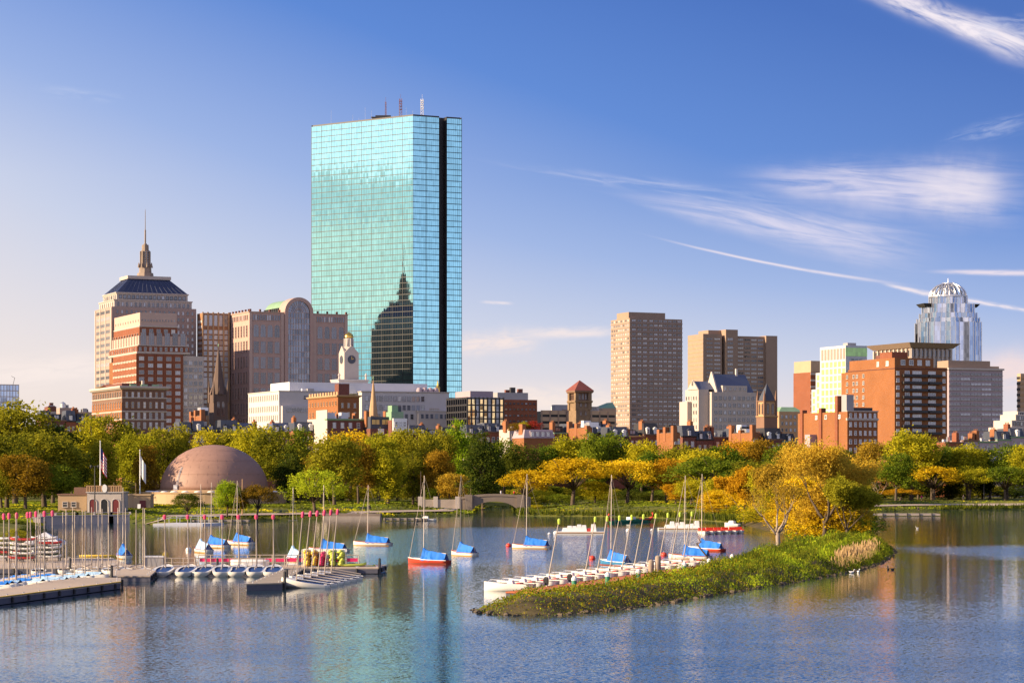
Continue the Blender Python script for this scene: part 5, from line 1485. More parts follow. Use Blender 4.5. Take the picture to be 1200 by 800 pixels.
FRONT, BACK = 'in the front row', 'in the back row'
T = [  # px, top row, width, distance, shape, colour
    (18, 465, 92, 640, 'round', 'olive', BACK), (62, 492, 60, 650, 'round', 'dark green', BACK), (52, 499, 84, 575, 'round', 'olive', FRONT), (8, 502, 72, 560, 'round', 'olive', FRONT), (84, 520, 44, 590, 'round', 'dark green', FRONT),
    (30, 530, 60, 548, 'round', 'rusty', FRONT), (70, 540, 50, 560, 'round', 'green', FRONT), (2, 545, 46, 550, 'round', 'olive', FRONT),
    (105, 494, 58, 690, 'tall', 'yellow green', BACK), (135, 484, 62, 720, 'round', 'olive', BACK), (160, 503, 50, 680, 'round', 'yellow green', BACK), (186, 499, 54, 710, 'round', 'olive', BACK), (210, 504, 40, 730, 'tall', 'olive', BACK),
    (120, 520, 44, 655, 'tall', 'olive', FRONT), (172, 526, 36, 650, 'tall', 'rusty', FRONT),
    (243, 497, 42, 740, 'round', 'yellow green', BACK), (272, 501, 40, 735, 'round', 'olive', BACK), (296, 491, 62, 700, 'round', 'yellow green', BACK), (330, 497, 58, 690, 'round', 'olive', BACK), (352, 506, 44, 720, 'tall', 'green', BACK),
    (338, 534, 40, 660, 'tall', 'dark green', FRONT),
    (392, 506, 58, 610, 'round', 'olive', FRONT), (410, 499, 60, 720, 'round', 'golden', BACK), (420, 516, 40, 640, 'round', 'rusty', FRONT), (376, 526, 36, 650, 'round', 'rusty', FRONT),
    (444, 504, 48, 700, 'round', 'yellow green', BACK), (466, 502, 52, 730, 'round', 'yellow green', BACK), (490, 499, 56, 710, 'round', 'olive', BACK), (455, 530, 46, 640, 'tall', 'yellow green', FRONT), (484, 532, 42, 650, 'tall', 'olive', FRONT),
    (514, 500, 40, 730, 'round', 'olive', BACK), (513, 524, 36, 650, 'round', 'rusty', FRONT), (535, 497, 40, 760, 'tall', 'bright green', BACK), (552, 506, 38, 770, 'round', 'green', BACK), (566, 511, 50, 690, 'tall', 'dark green', FRONT),
    (528, 552, 34, 640, 'round', 'tan', FRONT), (590, 510, 46, 770, 'round', 'green', BACK), (612, 516, 44, 760, 'round', 'dark green', BACK), (636, 517, 40, 770, 'round', 'green', BACK),
    (616, 550, 44, 665, 'spread', 'golden', FRONT), (671, 536, 72, 655, 'spread', 'golden', FRONT), (666, 508, 52, 780, 'round', 'yellow green', BACK), (694, 512, 40, 760, 'tall', 'green', BACK), (716, 504, 52, 770, 'round', 'green', BACK),
    (697, 562, 34, 665, 'round', 'yellow green', FRONT), (735, 537, 58, 660, 'spread', 'golden', FRONT), (752, 513, 46, 760, 'round', 'yellow green', BACK), (764, 526, 46, 700, 'round', 'green', BACK), (781, 534, 44, 665, 'round', 'orange', FRONT),
    (796, 518, 40, 740, 'round', 'olive', BACK), (818, 523, 46, 730, 'round', 'yellow green', BACK), (830, 534, 74, 640, 'spread', 'green', FRONT), (848, 520, 48, 740, 'round', 'green', BACK), (866, 512, 56, 760, 'round', 'orange', BACK),
    (893, 512, 50, 750, 'round', 'rusty', BACK), (810, 560, 40, 625, 'round', 'yellow green', FRONT), (792, 566, 30, 640, 'round', 'orange', FRONT), (852, 556, 60, 560, 'round', 'yellow green', FRONT), (842, 572, 46, 550, 'round', 'golden', FRONT), (876, 562, 48, 540, 'round', 'golden', FRONT), (884, 536, 64, 600, 'round', 'olive', BACK),
    (918, 516, 52, 700, 'round', 'green', BACK), (942, 524, 48, 690, 'round', 'olive', BACK),
    (985, 524, 44, 740, 'round', 'dark green', BACK), (1022, 513, 42, 770, 'round', 'tan', BACK), (1068, 501, 62, 750, 'round', 'yellow green', BACK), (1050, 526, 44, 720, 'round', 'green', BACK), (1092, 516, 44, 760, 'round', 'green', BACK),
    (1112, 520, 44, 770, 'round', 'green', BACK), (1134, 517, 52, 760, 'round', 'yellow green', BACK), (1160, 522, 44, 770, 'round', 'dark green', BACK), (1180, 516, 50, 760, 'round', 'green', BACK), (1204, 518, 46, 750, 'round', 'yellow green', BACK),
    (1001, 538, 44, 690, 'round', 'green', FRONT), (1094, 546, 56, 742, 'spread', 'golden', FRONT), (1136, 545, 42, 745, 'spread', 'yellow green', FRONT), (1178, 546, 46, 742, 'spread', 'green', FRONT), (1205, 552, 38, 742, 'spread', 'yellow green', FRONT),
    (1055, 572, 36, 735, 'spread', 'orange', FRONT), (1076, 536, 40, 765, 'tall', 'dark green', BACK), (1116, 540, 36, 770, 'tall', 'dark green', BACK), (1152, 540, 36, 770, 'tall', 'dark green', BACK),
    (369, 545, 58, 548, 'willow', 'bright green', FRONT), (266, 561, 30, 522, 'round', 'bright green', FRONT), (301, 567, 34, 522, 'spread', 'rusty', FRONT), (220, 578, 30, 502, 'spread', 'dark green', FRONT), (279, 572, 26, 524, 'round', 'rusty', FRONT),
]
for a in T: tree(*a)
# undergrowth and smaller trees that close the gaps between the trunks
for i in range(110):
    px = -8 + (i % 62) * 19.7 + trnd.uniform(-6, 6)
    if 150 < px < 330 or 545 < px < 610: continue
    Y = trnd.uniform(772, 800) if i < 62 else trnd.uniform(705, 745)
    if i >= 62 and (430 < px < 545 or px > 1010 or px < 90): continue
    tree(px, trnd.uniform(560, 572) if i < 62 else trnd.uniform(566, 577), trnd.uniform(30, 44) if i < 62 else trnd.uniform(24, 36), Y, 'shrub', trnd.choice(['dark green', 'dark green', 'olive', 'green', 'yellow green']), 'behind the trunks', group='shrubs behind the trees')
for px in (560, 575, 590, 606): tree(px, trnd.uniform(558, 566), 30, 800, 'shrub', 'dark green', 'behind the canal', group='shrubs behind the trees')
for px, top, w, Y, c in ((20, 616, 34, 320, 'olive'), (38, 612, 26, 370, 'dark green'), (624, 590, 22, 640, 'yellow green'), (650, 592, 26, 640, 'dark green'), (838, 588, 34, 545, 'golden'), (868, 590, 40, 515, 'yellow green'), (815, 592, 28, 580, 'yellow green'), (1000, 575, 34, 690, 'green'), (1030, 586, 30, 725, 'olive')):
    tree(px, top, w, Y, 'shrub', c, 'at the water', group='shrubs at the water edge')
for px, top, w, c in ((604, 494, 14, 'rusty'), (614, 492, 14, 'yellow green'), (627, 491, 16, 'red'), (119, 452, 10, 'rusty'), (126, 449, 11, 'red'), (181, 478, 12, 'green')):
    Y, z = (842, 26.0) if px > 300 else (1122, 50.8)
    if px == 181: continue
    tree(px, top, w, Y, 'shrub', c, 'on the roof terrace', base=z, group='roof garden shrubs', where='of the corniced brick block' if px < 300 else 'below the golden paned offices')

# --- the trees on the island, near enough to show their boughs
def island_tree(name, label, px, Y, top, wpx, colour, seed, twigs, leaf, per=14, bark='bark', lean=0.0, forks=3, depth=4, group=None, trunk_h=0.24, up=0.12, keep=1.0, thick=0.021):
    rnd = random.Random(seed)
    x = X(px, Y); z0 = 0.6
    hh = Z(top, Y) - z0; w = wpx * Y / FOC / 2
    e = thing(name, label, 'tree', (x, Y, z0), 0, group)
    wood, tips = MB(), []
    r0 = hh * thick
    base = Vector((0, 0, -0.5)); t1 = Vector((lean * hh * 0.1, 0, hh * trunk_h))
    wood.path([base, Vector((0, 0, 0.4)), t1 * 0.5 + Vector((0.1, 0.1, 0)), t1], [r0 * 1.7, r0 * 1.2, r0, r0 * 0.92], 9)
    for k in range(4):
        a = k * 1.65 + rnd.uniform(-0.3, 0.3)
        d = Vector((math.cos(a) * 0.75 + lean * 0.4, math.sin(a) * 0.75, 0.85)).normalized()
        limb(wood, rnd, t1 - Vector((0, 0, rnd.uniform(0, hh * 0.06))), d, hh * 0.3, r0 * 0.62, depth - 1, tips, 0.22, up, forks)
    # fit the crown to its size in the picture
    mx = max(abs(p.x) for p in tips); mz = max(p.z for p in tips)
    fx, fz = w / mx, (hh - 0.5) / mz
    S = Matrix.Diagonal((fx, fx, fz, 1))
    wood.v = [tuple(S @ Vector(v)) if v[2] > t1.z * 1.02 else (v[0], v[1], v[2] * fz) for v in wood.v]
    tips = [S @ p for p in tips]
    wood.build('trunk', M[bark], e, True)
    if twigs:
        crown = MB()
        rnd.shuffle(tips)
        for i in range(twigs):
            p = tips[i % len(tips)]
            if rnd.random() > keep: continue
            p = p + Vector((rnd.gauss(0, 1), rnd.gauss(0, 1), rnd.gauss(-0.1, 0.8))) * hh * 0.035
            leaf_cloud(crown, rnd, p, hh * 0.06, per, leaf)
        crown.build('crown', LEAF[colour], e)
    return e
island_tree('tree', 'large thin leaved tan tree with dark boughs on the island', 966, 345, 519, 132, 'tan', 31, 2000, 0.15, 16, trunk_h=0.18)
island_tree('tree', 'slim golden tree with dense low foliage on the island, left of the large tan tree', 944, 372, 560, 70, 'golden', 32, 1800, 0.16, 16, trunk_h=0.16)
island_tree('tree', 'dark trunked olive tree at the right end of the island', 992, 335, 556, 72, 'olive', 33, 1700, 0.15, 16, trunk_h=0.18)
island_tree('tree', 'nearly bare pale trunked tree standing on the island bank', 911, 290, 556, 74, 'tan', 34, 420, 0.1, 10, 'pale_bark', forks=3, keep=0.9, thick=0.03)
island_tree('tree', 'yellow green bushy tree at the far side of the island', 905, 455, 552, 74, 'yellow green', 35, 1700, 0.2, 16, trunk_h=0.16)
island_tree('tree', 'orange tinted tree on the far side of the island', 872, 480, 546, 64, 'orange', 36, 1500, 0.21, 16, trunk_h=0.16)
island_tree('tree', 'tan orange tree on the island between the bare tree and the large tan tree', 925, 420, 536, 76, 'tan', 37, 1800, 0.18, 16, trunk_h=0.16)
island_tree('tree', 'small bare tree on the lawn left of the orange yellow tree', 1030, 735, 546, 32, 'tan', 38, 200, 0.22, 10, 'pale_bark', keep=0.8)
island_tree('dead_tree', 'leaning dead tree trunk with bare twigs over the red dock', 829, 262, 606, 34, 'tan', 39, 0, 0.1, 0, 'bark', lean=-2.6, forks=2, depth=3, trunk_h=0.5, thick=0.02)
for px, Y, top, w, sh, c in ((940, 385, 552, 60, 'round', 'tan'), (986, 356, 546, 62, 'round', 'tan'), (964, 350, 566, 60, 'round', 'tan'), (915, 450, 560, 56, 'round', 'yellow green')):
    tree(px, top, w, Y, sh, c, 'on the island', base=0.3, group='trees on the island', where='beside the large tan tree')
for px, Y, top, w, c in ((972, 348, 580, 50, 'golden'), (948, 400, 575, 50, 'yellow green'), (930, 440, 570, 50, 'golden'), (900, 480, 572, 48, 'golden'), (996, 362, 588, 40, 'golden'), (958, 352, 588, 46, 'golden'), (934, 385, 590, 40, 'golden'), (985, 352, 592, 44, 'olive'), (1012, 372, 597, 40, 'green'), (892, 470, 590, 44, 'yellow green'), (915, 430, 592, 40, 'golden'), (1003, 400, 585, 40, 'olive')):
    tree(px, top, w, Y, 'shrub', c, 'on the island', base=0.5, group='shrubs on the island', where='under the island trees')

# --- ground cover on the island bank: low plants, reed plumes, boulders
def bank_cover():
    rnd = random.Random(77)
    mats = ['bright green', 'olive', 'rusty', 'green', 'dark green']
    mb = {c: MB() for c in mats}
    P = np.random.RandomState(4).uniform((-14, 166), (60, 400), (520000, 2))
    d = signed(P, ISLE)
    ok = (d > -0.35) & ~((d > 14) & (P[:, 1] > 260))
    P, d = P[ok][:190000], d[ok][:190000]
    for (x, y), q in zip(P.tolist(), d.tolist()):
        px = CEN + x / y * FOC
        h = min(1.0, -0.1 + q * 0.33)
        right = min(1.0, max(0.0, (px - 740) / 160))
        big = noise.noise((x * 0.45, y * 0.22, 3)); fine = noise.noise((x * 1.5, y * 0.9, 9))
        tall = max(0.1, 0.3 + 0.2 * right + (0.8 + 0.45 * right) * big + 0.5 * fine) * min(1, (q + 0.5) / 1.6)
        if fine < -0.28 and rnd.random() < 0.7 * (1 - right): continue      # bare earth between the plants
        u = rnd.random() ** 0.7
        z = h + tall * u
        k = noise.noise((x * 0.3, y * 0.2, 20)) + 0.6 * fine + rnd.uniform(-0.15, 0.15)
        c = 'dark green' if k < -0.18 else 'olive' if k < 0.0 else 'green' if k < 0.4 else 'bright green'
        if rnd.random() < 0.3 * (1 - right): c = 'rusty' if rnd.random() < 0.6 else 'olive'
        p = Vector((x, y, z)); f = y / 190
        if rnd.random() < 0.25 + 0.35 * right:                               # grass blades and stems
            l = rnd.uniform(0.14, 0.32) * f * (0.8 + 0.5 * right); a = rnd.uniform(0, 3.14); w = 0.022 * f
            t = Vector((rnd.gauss(0, 0.3), rnd.gauss(0, 0.3), 1)).normalized() * l; e = Vector((w * math.cos(a), w * math.sin(a), 0))
            mb[c].quad(p - e - t * 0.5, p + e - t * 0.5, p + e * 0.3 + t * 0.5, p - e * 0.3 + t * 0.5)
        else:
            s = rnd.uniform(0.05, 0.12) * f
            nv = Vector((rnd.gauss(-0.3, 0.9), rnd.gauss(-0.3, 0.9), rnd.gauss(0.4, 0.7))).normalized()
            a = nv.orthogonal().normalized(); a.rotate(Matrix.Rotation(rnd.uniform(0, 6.28), 3, nv)); b = nv.cross(a)
            mb[c].quad(p - a * s, p - b * s * 0.6, p + a * s, p + b * s * 0.6)
    allm = MB()
    for i, c in enumerate(mats):
        o = mb[c]; o.m = [i] * len(o.f); allm.add(o)
    kind(allm.build('ground_cover', [LEAF[c] for c in mats]), 'stuff')
    # tan reed plumes near the right end
    rd = MB()
    for _ in range(1500):
        t = rnd.betavariate(2, 1.6); px = 975 + 62 * t; py = 663 - 14 * t + rnd.gauss(0, 2.6)
        p = at(px, py, 0.9)
        if signed(np.array([[p.x, p.y]]), ISLE)[0] < 1: continue
        h = rnd.uniform(0.5, 1.5) * (0.75 + 0.6 * noise.noise((p.x * 0.5, p.y * 0.3, 2))); l = Vector((rnd.uniform(-0.3, 0.3), rnd.uniform(-0.2, 0.2), 0))
        rd.tube(p - Vector((0, 0, .6)), p + Vector((0, 0, h)) + l, 0.014, 0.01, 3)
        rd.lathe([(0.01, p.z + h), (0.07, p.z + h + 0.12), (0.045, p.z + h + 0.35), (0.005, p.z + h + 0.5)], 4, cx=p.x + l.x, cy=p.y + l.y)
    kind(rd.build('reeds', LEAF['plume']), 'stuff')
    rk = MB()
    n = len(ISLE)
    for i in range(0, 17):
        (ax, ay), (bx, by) = ISLE[i], ISLE[i + 1]
        L = math.hypot(bx - ax, by - ay)
        for j in range(int(L * (9 if i < 7 else 5))):
            t = rnd.random(); s = rnd.choice([0.06, 0.08, 0.1, 0.14, 0.2]) * rnd.uniform(0.8, 1.2)
            c = Vector((ax + (bx - ax) * t + rnd.uniform(-0.5, 0.5), ay + (by - ay) * t + rnd.uniform(-0.3, 1.0), rnd.uniform(-0.12, 0.12)))
            rk.ring([[c + Vector((s * q * math.cos(k * 1.05 + j * 0.7) * rnd.uniform(0.75, 1.2), s * q * math.sin(k * 1.05 + j) * rnd.uniform(0.75, 1.2), zz * s)) for k in range(6)] for q, zz in ((0.6, -0.6), (1.0, -0.1), (0.8, 0.4), (0.25, 0.62))])
    kind(rk.build('rocks', M['boulder']), 'stuff')
M['boulder'] = mat('boulder', (0.09, 0.07, 0.05), 0.9, var=0.5, scale=0.9, fine=4)
bank_cover()
def shore_grass():
    gx, gy = np.arange(-180, 300, 2.0), np.arange(400, 840, 2.0)
    mx, my = np.meshgrid(gx, gy)
    HH = main_h(signed(np.stack([mx.ravel(), my.ravel()], 1), MAIN)).reshape(mx.shape)
    def heights(x, y):
        i, j = int((x + 180) / 2), int((y - 400) / 2)
        return HH[j, i] if 0 <= i < len(gx) and 0 <= j < len(gy) else -1
    rnd = random.Random(8)
    mb = MB()
    for i in range(1, len(MAIN) - 6):
        (ax, ay), (bx, by) = MAIN[i], MAIN[i + 1]
        if ax < -60: continue
        L = math.hypot(bx - ax, by - ay)
        nx, ny = -(by - ay) / max(L, .01), (bx - ax) / max(L, .01)
        reed = -1 < ax < 60 or ax > 120
        for j in range(int(L * (16 if reed else 7))):
            t, q = rnd.random(), rnd.uniform(0.2, 4.0)
            x, y = ax + (bx - ax) * t + nx * q, ay + (by - ay) * t + ny * q
            h = (rnd.uniform(0.5, 1.5) if reed else rnd.uniform(0.15, 0.5)); z = 0.1 + q * 0.12
            w = rnd.uniform(0.1, 0.25); a = rnd.uniform(0, 3.14); dx, dy = w * math.cos(a), w * math.sin(a); lx, ly = rnd.uniform(-.3, .3), rnd.uniform(-.3, .3)
            mb.quad((x - dx, y - dy, z), (x + dx, y + dy, z), (x + dx * .3 + lx, y + dy * .3 + ly, z + h), (x - dx * .3 + lx, y - dy * .3 + ly, z + h))
    for _ in range(60000):
        px = rnd.uniform(-5, 1210); py = rnd.uniform(587.5, 606)
        p = at(px, py, 2.0)
        if 600 < px < 1000 and py > 603: continue
        x, y = p.x, p.y
        h0 = heights(x, y)
        if h0 < 0.4: continue
        w = rnd.uniform(0.2, 0.5); h = rnd.uniform(0.1, 0.3); a = rnd.uniform(0, 3.14); dx, dy = w * math.cos(a), w * math.sin(a)
        mb.quad((x - dx, y - dy, h0 - .05), (x + dx, y + dy, h0 - .05), (x + dx * .6 + .1, y + dy * .6, h0 + h), (x - dx * .6 + .1, y - dy * .6, h0 + h), 0 if noise.noise((x * .06, y * .04, 5)) < -0.08 else 1 if noise.noise((x * .05, y * .05, 1)) < 0.22 else 2)
    kind(mb.build('shore_grass', [LEAF['dark green'], LEAF['green'], LEAF['yellow green']]), 'stuff')
shore_grass()
# ---------------------------------------------------------------- row houses along the back street
hrnd = random.Random(21)
LBL_WALL = {'brick_red': 'red brick', 'brick_dark': 'dark red brick', 'brick_brown': 'brown brick', 'brownstone': 'brownstone', 'pale_stone': 'pale stone', 'mauve_panel': 'grey', 'brick_orange': 'orange brick', 'slate': 'charcoal'}
def row_house(pl, pr, Y, py_eave, py_roof, wall, roof, style, nwin=3, dormers=2, stacks=((0.8, 1),), desc=None, deep=11.0, where=None):
    px = (pl + pr) / 2
    b = Building('row_house', 'row house', 'house', pl - 1, pl, pr, Y, 20, 'row houses along the back street')
    b.D = deep
    ze, zr = b.h(py_eave), b.h(py_roof)
    b.box('wall', 0, 0, 0, b.W, b.D, ze, wall)
    trim = hrnd.choice(['white_stone', 'pale_stone', 'sandstone'])
    if style == 'mansard':
        cornice(b, 0.02, 0, b.W - 0.02, 1.0, ze - 0.05, 0.5, 0.35, hrnd.choice(['dark_metal', 'copper_green', 'brownstone']))
        mb = MB(); mb.prism([(0.05, -0.05), (b.W - 0.05, -0.05), (b.W - 0.05, b.D), (0.05, b.D)], ze + 0.46, zr, 0, pts2=[(0.3, 1.5), (b.W - 0.3, 1.5), (b.W - 0.3, b.D - 1), (0.3, b.D - 1)])
        rf = b.part('roof', mb, roof)
        for i in range(dormers):
            x = b.W * (i + 0.5) / dormers; hd = min(1.9, (zr - ze) * 0.75)
            d = MB(); d.box(x - 0.65, -0.1, ze + 0.6, x + 0.65, 1.6, ze + 0.6 + hd)
            d.prism([(x - 0.85, -0.25), (x + 0.85, -0.25), (x + 0.85, 1.7), (x - 0.85, 1.7)], ze + 0.61 + hd, ze + 1.15 + hd, 0, pts2=[(x - 0.1, -0.2), (x + 0.1, -0.2), (x + 0.1, 1.7), (x - 0.1, 1.7)])
            b.part('dormer', d, hrnd.choice(['dark_metal', 'white_paint', 'slate']))
            put('window', window_mesh(0.95, hd - 0.35, 'sash', hrnd.choice([1, 2, 2, 3]), 'white_paint'), b.e, (x, -0.115, ze + 0.6 + hd / 2))
    else:
        cornice(b, 0.02, 0, b.W - 0.02, 1.0, ze - 0.4, 0.6, 0.4, hrnd.choice(['dark_metal', 'sandstone', 'copper_green', 'brownstone']))
        b.box('roof', 0.25, 1.0, ze + 0.01, b.W - 0.25, b.D - 0.3, ze + 0.25, 'tar')
        if style == 'terrace':
            b.box('roof_room', b.W * 0.15, 3, ze + 0.26, b.W * 0.8, 8, zr, roof)
            put('window', window_mesh(b.W * 0.4, 1.5, 'wide', hrnd.choice([1, 2]), 'dark_metal'), b.e, (b.W * 0.45, 2.99, ze + 1.5))
        for i in range(2): b.box('roof_vent', b.W * (0.2 + 0.4 * i), 4 + 2 * i, ze + 0.26, b.W * (0.2 + 0.4 * i) + 0.9, 5 + 2 * i, ze + 1.1 + hrnd.random(), hrnd.choice(['white_panel', 'steel', 'dark_metal', 'copper_green']))
    for f, n in stacks:
        x = b.W * f; top = zr + hrnd.uniform(0.4, 1.8)
        c = b.box('chimney', x - 0.55, 2.5, ze - 1, x + 0.55, 5.6, top, hrnd.choice(['terracotta', 'brick_red', 'terracotta']))
        for k in range(3):
            p = MB(); p.lathe([(0.2, top), (0.16, top + 0.7)], 6, cx=x, cy=3.0 + k * 1.0); b.part('chimney_pot', p, 'terracotta', c)
    for r in range(2):
        b.grid('front', 0.3, b.W - 0.3, ze - 4.2 - 3.6 * r, ze - 0.9 - 3.6 * r, nwin, 1, min(1.25, b.W / nwin * 0.55), 2.0, 'sash', trim, (3, 3, 3, 1))
    b.finish()
    later(b.e, px, desc or f'{LBL_WALL[wall]} house with ' + {'mansard': f'a {"slate" if "slate" in roof else "dark"} mansard', 'flat': 'a flat roof', 'terrace': 'a roof room'}[style], where or landmark(px))
    return b
def street(p0, p1, Y0, eaves, walls, roofs, wpx=(15, 22)):
    px = p0; i = 0
    while px < p1 - 6:
        w = min(hrnd.uniform(*wpx), p1 - px)
        Y = Y0 + (X(px, Y0) - X(p0, Y0)) * math.tan(R(20))
        t = (px - p0) / max(1, p1 - p0)
        e = eaves[0] + (eaves[1] - eaves[0]) * t + hrnd.uniform(-2.5, 2.5)
        st = hrnd.choice(['mansard', 'mansard', 'mansard', 'mansard', 'flat', 'terrace'])
        row_house(px, px + w - 0.4, Y, e, e - (hrnd.uniform(10, 15) if st == 'mansard' else hrnd.uniform(6, 10)), hrnd.choice(walls), hrnd.choice(roofs), st, 3 if w > 17 else 2, 2 if w > 17 else 1,
                  [(hrnd.choice([0.12, 0.88]), 1)] if hrnd.random() < 0.7 else [])
        px += w; i += 1
WD = ['brick_dark', 'brick_dark', 'brick_brown', 'brownstone', 'brick_red']
street(194, 345, 838, (507, 507), WD, ['slate', 'slate', 'slate_blue'])
street(48, 108, 860, (492, 494), ['brick_dark', 'brownstone', 'brick_red'], ['slate', 'dark_metal'], (12, 17))
row_house(345, 371, 846, 506, 494, 'brick_red', 'slate', 'mansard', 4, 2, ((0.1, 1),))
def stepped_gable():
    b = Building('row_house', 'dark brick house with a green cornice and a pale stepped party wall', 'house', 361, 384, 426, 836, 25, 'row houses along the back street')
    b.box('party_wall', -0.25, 0, 0, -0.01, b.D * 0.55, b.h(480), 'pale_stone')
    b.box('party_wall', -0.25, b.D * 0.55 + 0.02, 0, -0.01, b.D, b.h(490), 'pale_stone')
    b.box('wall', 0, 0, 0, b.W, b.D, b.h(492.5), 'brick_dark')
    cornice(b, 0, 0, b.W, 2, b.h(492.5), 0.7, 0.5, 'copper_green')
    b.box('roof', 0.3, 2.2, b.h(492.4), b.W - 0.3, b.D, b.h(491.5), 'tar')
    b.grid('front', 1, b.W - 0.5, b.h(501), b.h(495), 4, 1, 1.3, 2.0, 'sash', 'white_stone', (1, 2, 3, 2))
    b.roof_bits(7, b.h(491.4), 0.5, b.W, 3, b.D - 3, ('white_panel', 'steel', 'terracotta'))
    for f in (0.25, 0.9): b.box('chimney', b.W * f, 5, b.h(492), b.W * f + 1.2, 8, b.h(483), 'terracotta')
    b.finish()
stepped_gable()
def dark_attic():
    b = Building('row_house', 'charcoal attic storey house with two broad yellow lit windows left of the white bay house', 'house', 433, 434, 459, 835, 20, 'row houses along the back street')
    b.box('wall', 0, 0, 0, b.W, 12, b.h(502), 'brick_dark'); b.box('attic', 0.2, 0.4, b.h(502) + 0.02, b.W - 0.2, 12, b.h(488), 'slate')
    for x in (0.27, 0.73):
        m = MB(); m.box(b.W * x - 1.3, 0.25, b.h(497), b.W * x + 1.3, 0.39, b.h(491.5)); b.part('window', m, 'yellow_pane')
        f = MB(); f.box(b.W * x - 1.4, 0.2, b.h(491.4), b.W * x + 1.4, 0.38, b.h(490.9)); f.box(b.W * x - 0.05, 0.15, b.h(497), b.W * x + 0.05, 0.24, b.h(491.5)); b.part('window_frame', f, 'dark_metal')
    b.win('front', b.W * 0.5, b.h(505), 2.2, 1.8, 'wide', 'white_paint', (0, 0, 2, 2))
    for f in (0.02, 0.92): b.box('chimney', b.W * f - 0.5, 4, b.h(500), b.W * f + 0.7, 7, b.h(481), 'terracotta')
    b.finish()
    b = Building('row_house', 'house with a white glazed bay and dark green roof room below the glass tower', 'house', 458, 459, 478, 833, 20, 'row houses along the back street')
    b.box('wall', 0, 0, 0, b.W, 12, b.h(492), 'brick_dark'); b.box('bay', 0.3, -1.0, b.h(512), b.W - 0.6, -0.02, b.h(490), 'white_paint')
    b.box('roof_room', 0.5, 2, b.h(492) + 0.02, b.W - 1, 9, b.h(482), 'copper_green'); b.box('roof_room', 1.0, 3, b.h(482) + 0.02, b.W * 0.55, 8, b.h(474.5), 'copper_green')
    b.box('roof_room', b.W * 0.55 + 0.02, 3, b.h(482) + 0.02, b.W * 0.75, 8, b.h(476), 'slate')
    b.grid('front', 0.6, b.W - 0.8, b.h(500), b.h(493.5), 3, 1, 1.1, 1.8, 'sash', 'white_paint', (1, 2, 2, 0), off=-1.0)
    b.grid('front', 0.6, b.W - 0.8, b.h(509), b.h(503), 3, 1, 1.1, 1.8, 'sash', 'white_paint', (2, 2, 2, 0), off=-1.0)
    b.finish()
dark_attic()
def mauve_mansard():
    b = Building('row_house', 'mauve mansard attic with four white windows over brick below the maroon office box', 'house', 612, 614, 650, 835, 20, 'row houses along the back street')
    b.box('wall', 0, 0, 0, b.W, 12, b.h(513), 'brick_orange')
    mb = MB(); mb.prism([(-0.2, -0.3), (b.W, -0.3), (b.W, 12), (-0.2, 12)], b.h(513) + 0.02, b.h(503), 0, pts2=[(0.6, 0.8), (b.W - 0.6, 0.8), (b.W - 0.6, 11), (0.6, 11)]); b.part('roof', mb, 'mauve_panel')
    d = MB(); d.box(b.W * 0.2, -0.1, b.h(511.5), b.W * 0.85, 2, b.h(504.6)); b.part('dormer', d, 'mauve_panel')
    for i in range(4): put('window', window_mesh(1.0, 1.4, 'sash', 3, 'white_paint'), b.e, (b.W * (0.27 + 0.17 * i), -0.12, b.h(508.2)))
    b.box('chimney', 0.1, 2, b.h(512), 1.5, 6, b.h(496.5), 'terracotta')
    b.finish()
mauve_mansard()
row_house(597, 612, 850, 503, 497, 'pale_stone', 'slate', 'flat', 2, 1, ((0.0, 1),))
street(547, 597, 862, (508, 508), ['pale_stone', 'brick_red', 'brick_dark'], ['slate'])
street(480, 547, 862, (509, 509), WD, ['slate'])
street(650, 716, 850, (508, 510), WD, ['slate', 'dark_metal'])
street(716, 800, 845, (511, 514), WD, ['slate', 'dark_metal'])
street(800, 862, 850, (513, 515), ['brick_brown', 'brownstone', 'brick_dark'], ['slate', 'dark_metal'])
street(862, 938, 850, (515, 517), WD, ['slate', 'dark_metal'])
street(1108, 1205, 850, (516, 515), ['mauve_panel', 'brick_red', 'brick_dark', 'brick_orange'], ['slate', 'slate_blue'])
def lit_gables():
    for l, c, r, Y, e, t, lab in ((664, 688, 694, 838, 501, 497, 'sunlit orange brick end wall with a chimney notch at the foot of the bell tower'),
                                  (770, 789, 797, 834, 507, 502, 'sunlit orange brick gable end below the brown striped slab'),
                                  (854, 882, 889, 838, 507, 502, 'sunlit orange brick party wall with white lower patch below the blue gabled block'),
                                  (222, 236, 242, 850, 487, 483, 'small sunlit brick end wall right of the corniced block')):
        b = Building('row_house', lab, 'house', l, c, r, Y, 25, 'row houses along the back street')
        b.box('wall', 0, 0, 0, b.W, b.D, b.h(e), 'brick_orange')
        for f in (0.06, 0.55, 0.93): b.box('chimney', -0.12, b.D * f - 0.9, b.h(e) - 3, 1.4, b.D * f + 0.9, b.h(t) + hrnd.uniform(-0.5, 1.5), 'terracotta')
        b.box('roof', 0.5, 0.5, b.h(e) + 0.02, b.W, b.D, b.h(e) + 0.3, 'tar')
        b.roof_bits(3, b.h(e) + 0.3, 1.5, b.W, 1, b.D - 3, ('white_panel', 'steel', 'dark_metal'))
        b.grid('front', 0.3, b.W, b.h(e) - 5, b.h(e) - 1, 2, 1, 1.0, 1.9, 'sash', 'white_stone')
        b.finish()
lit_gables()
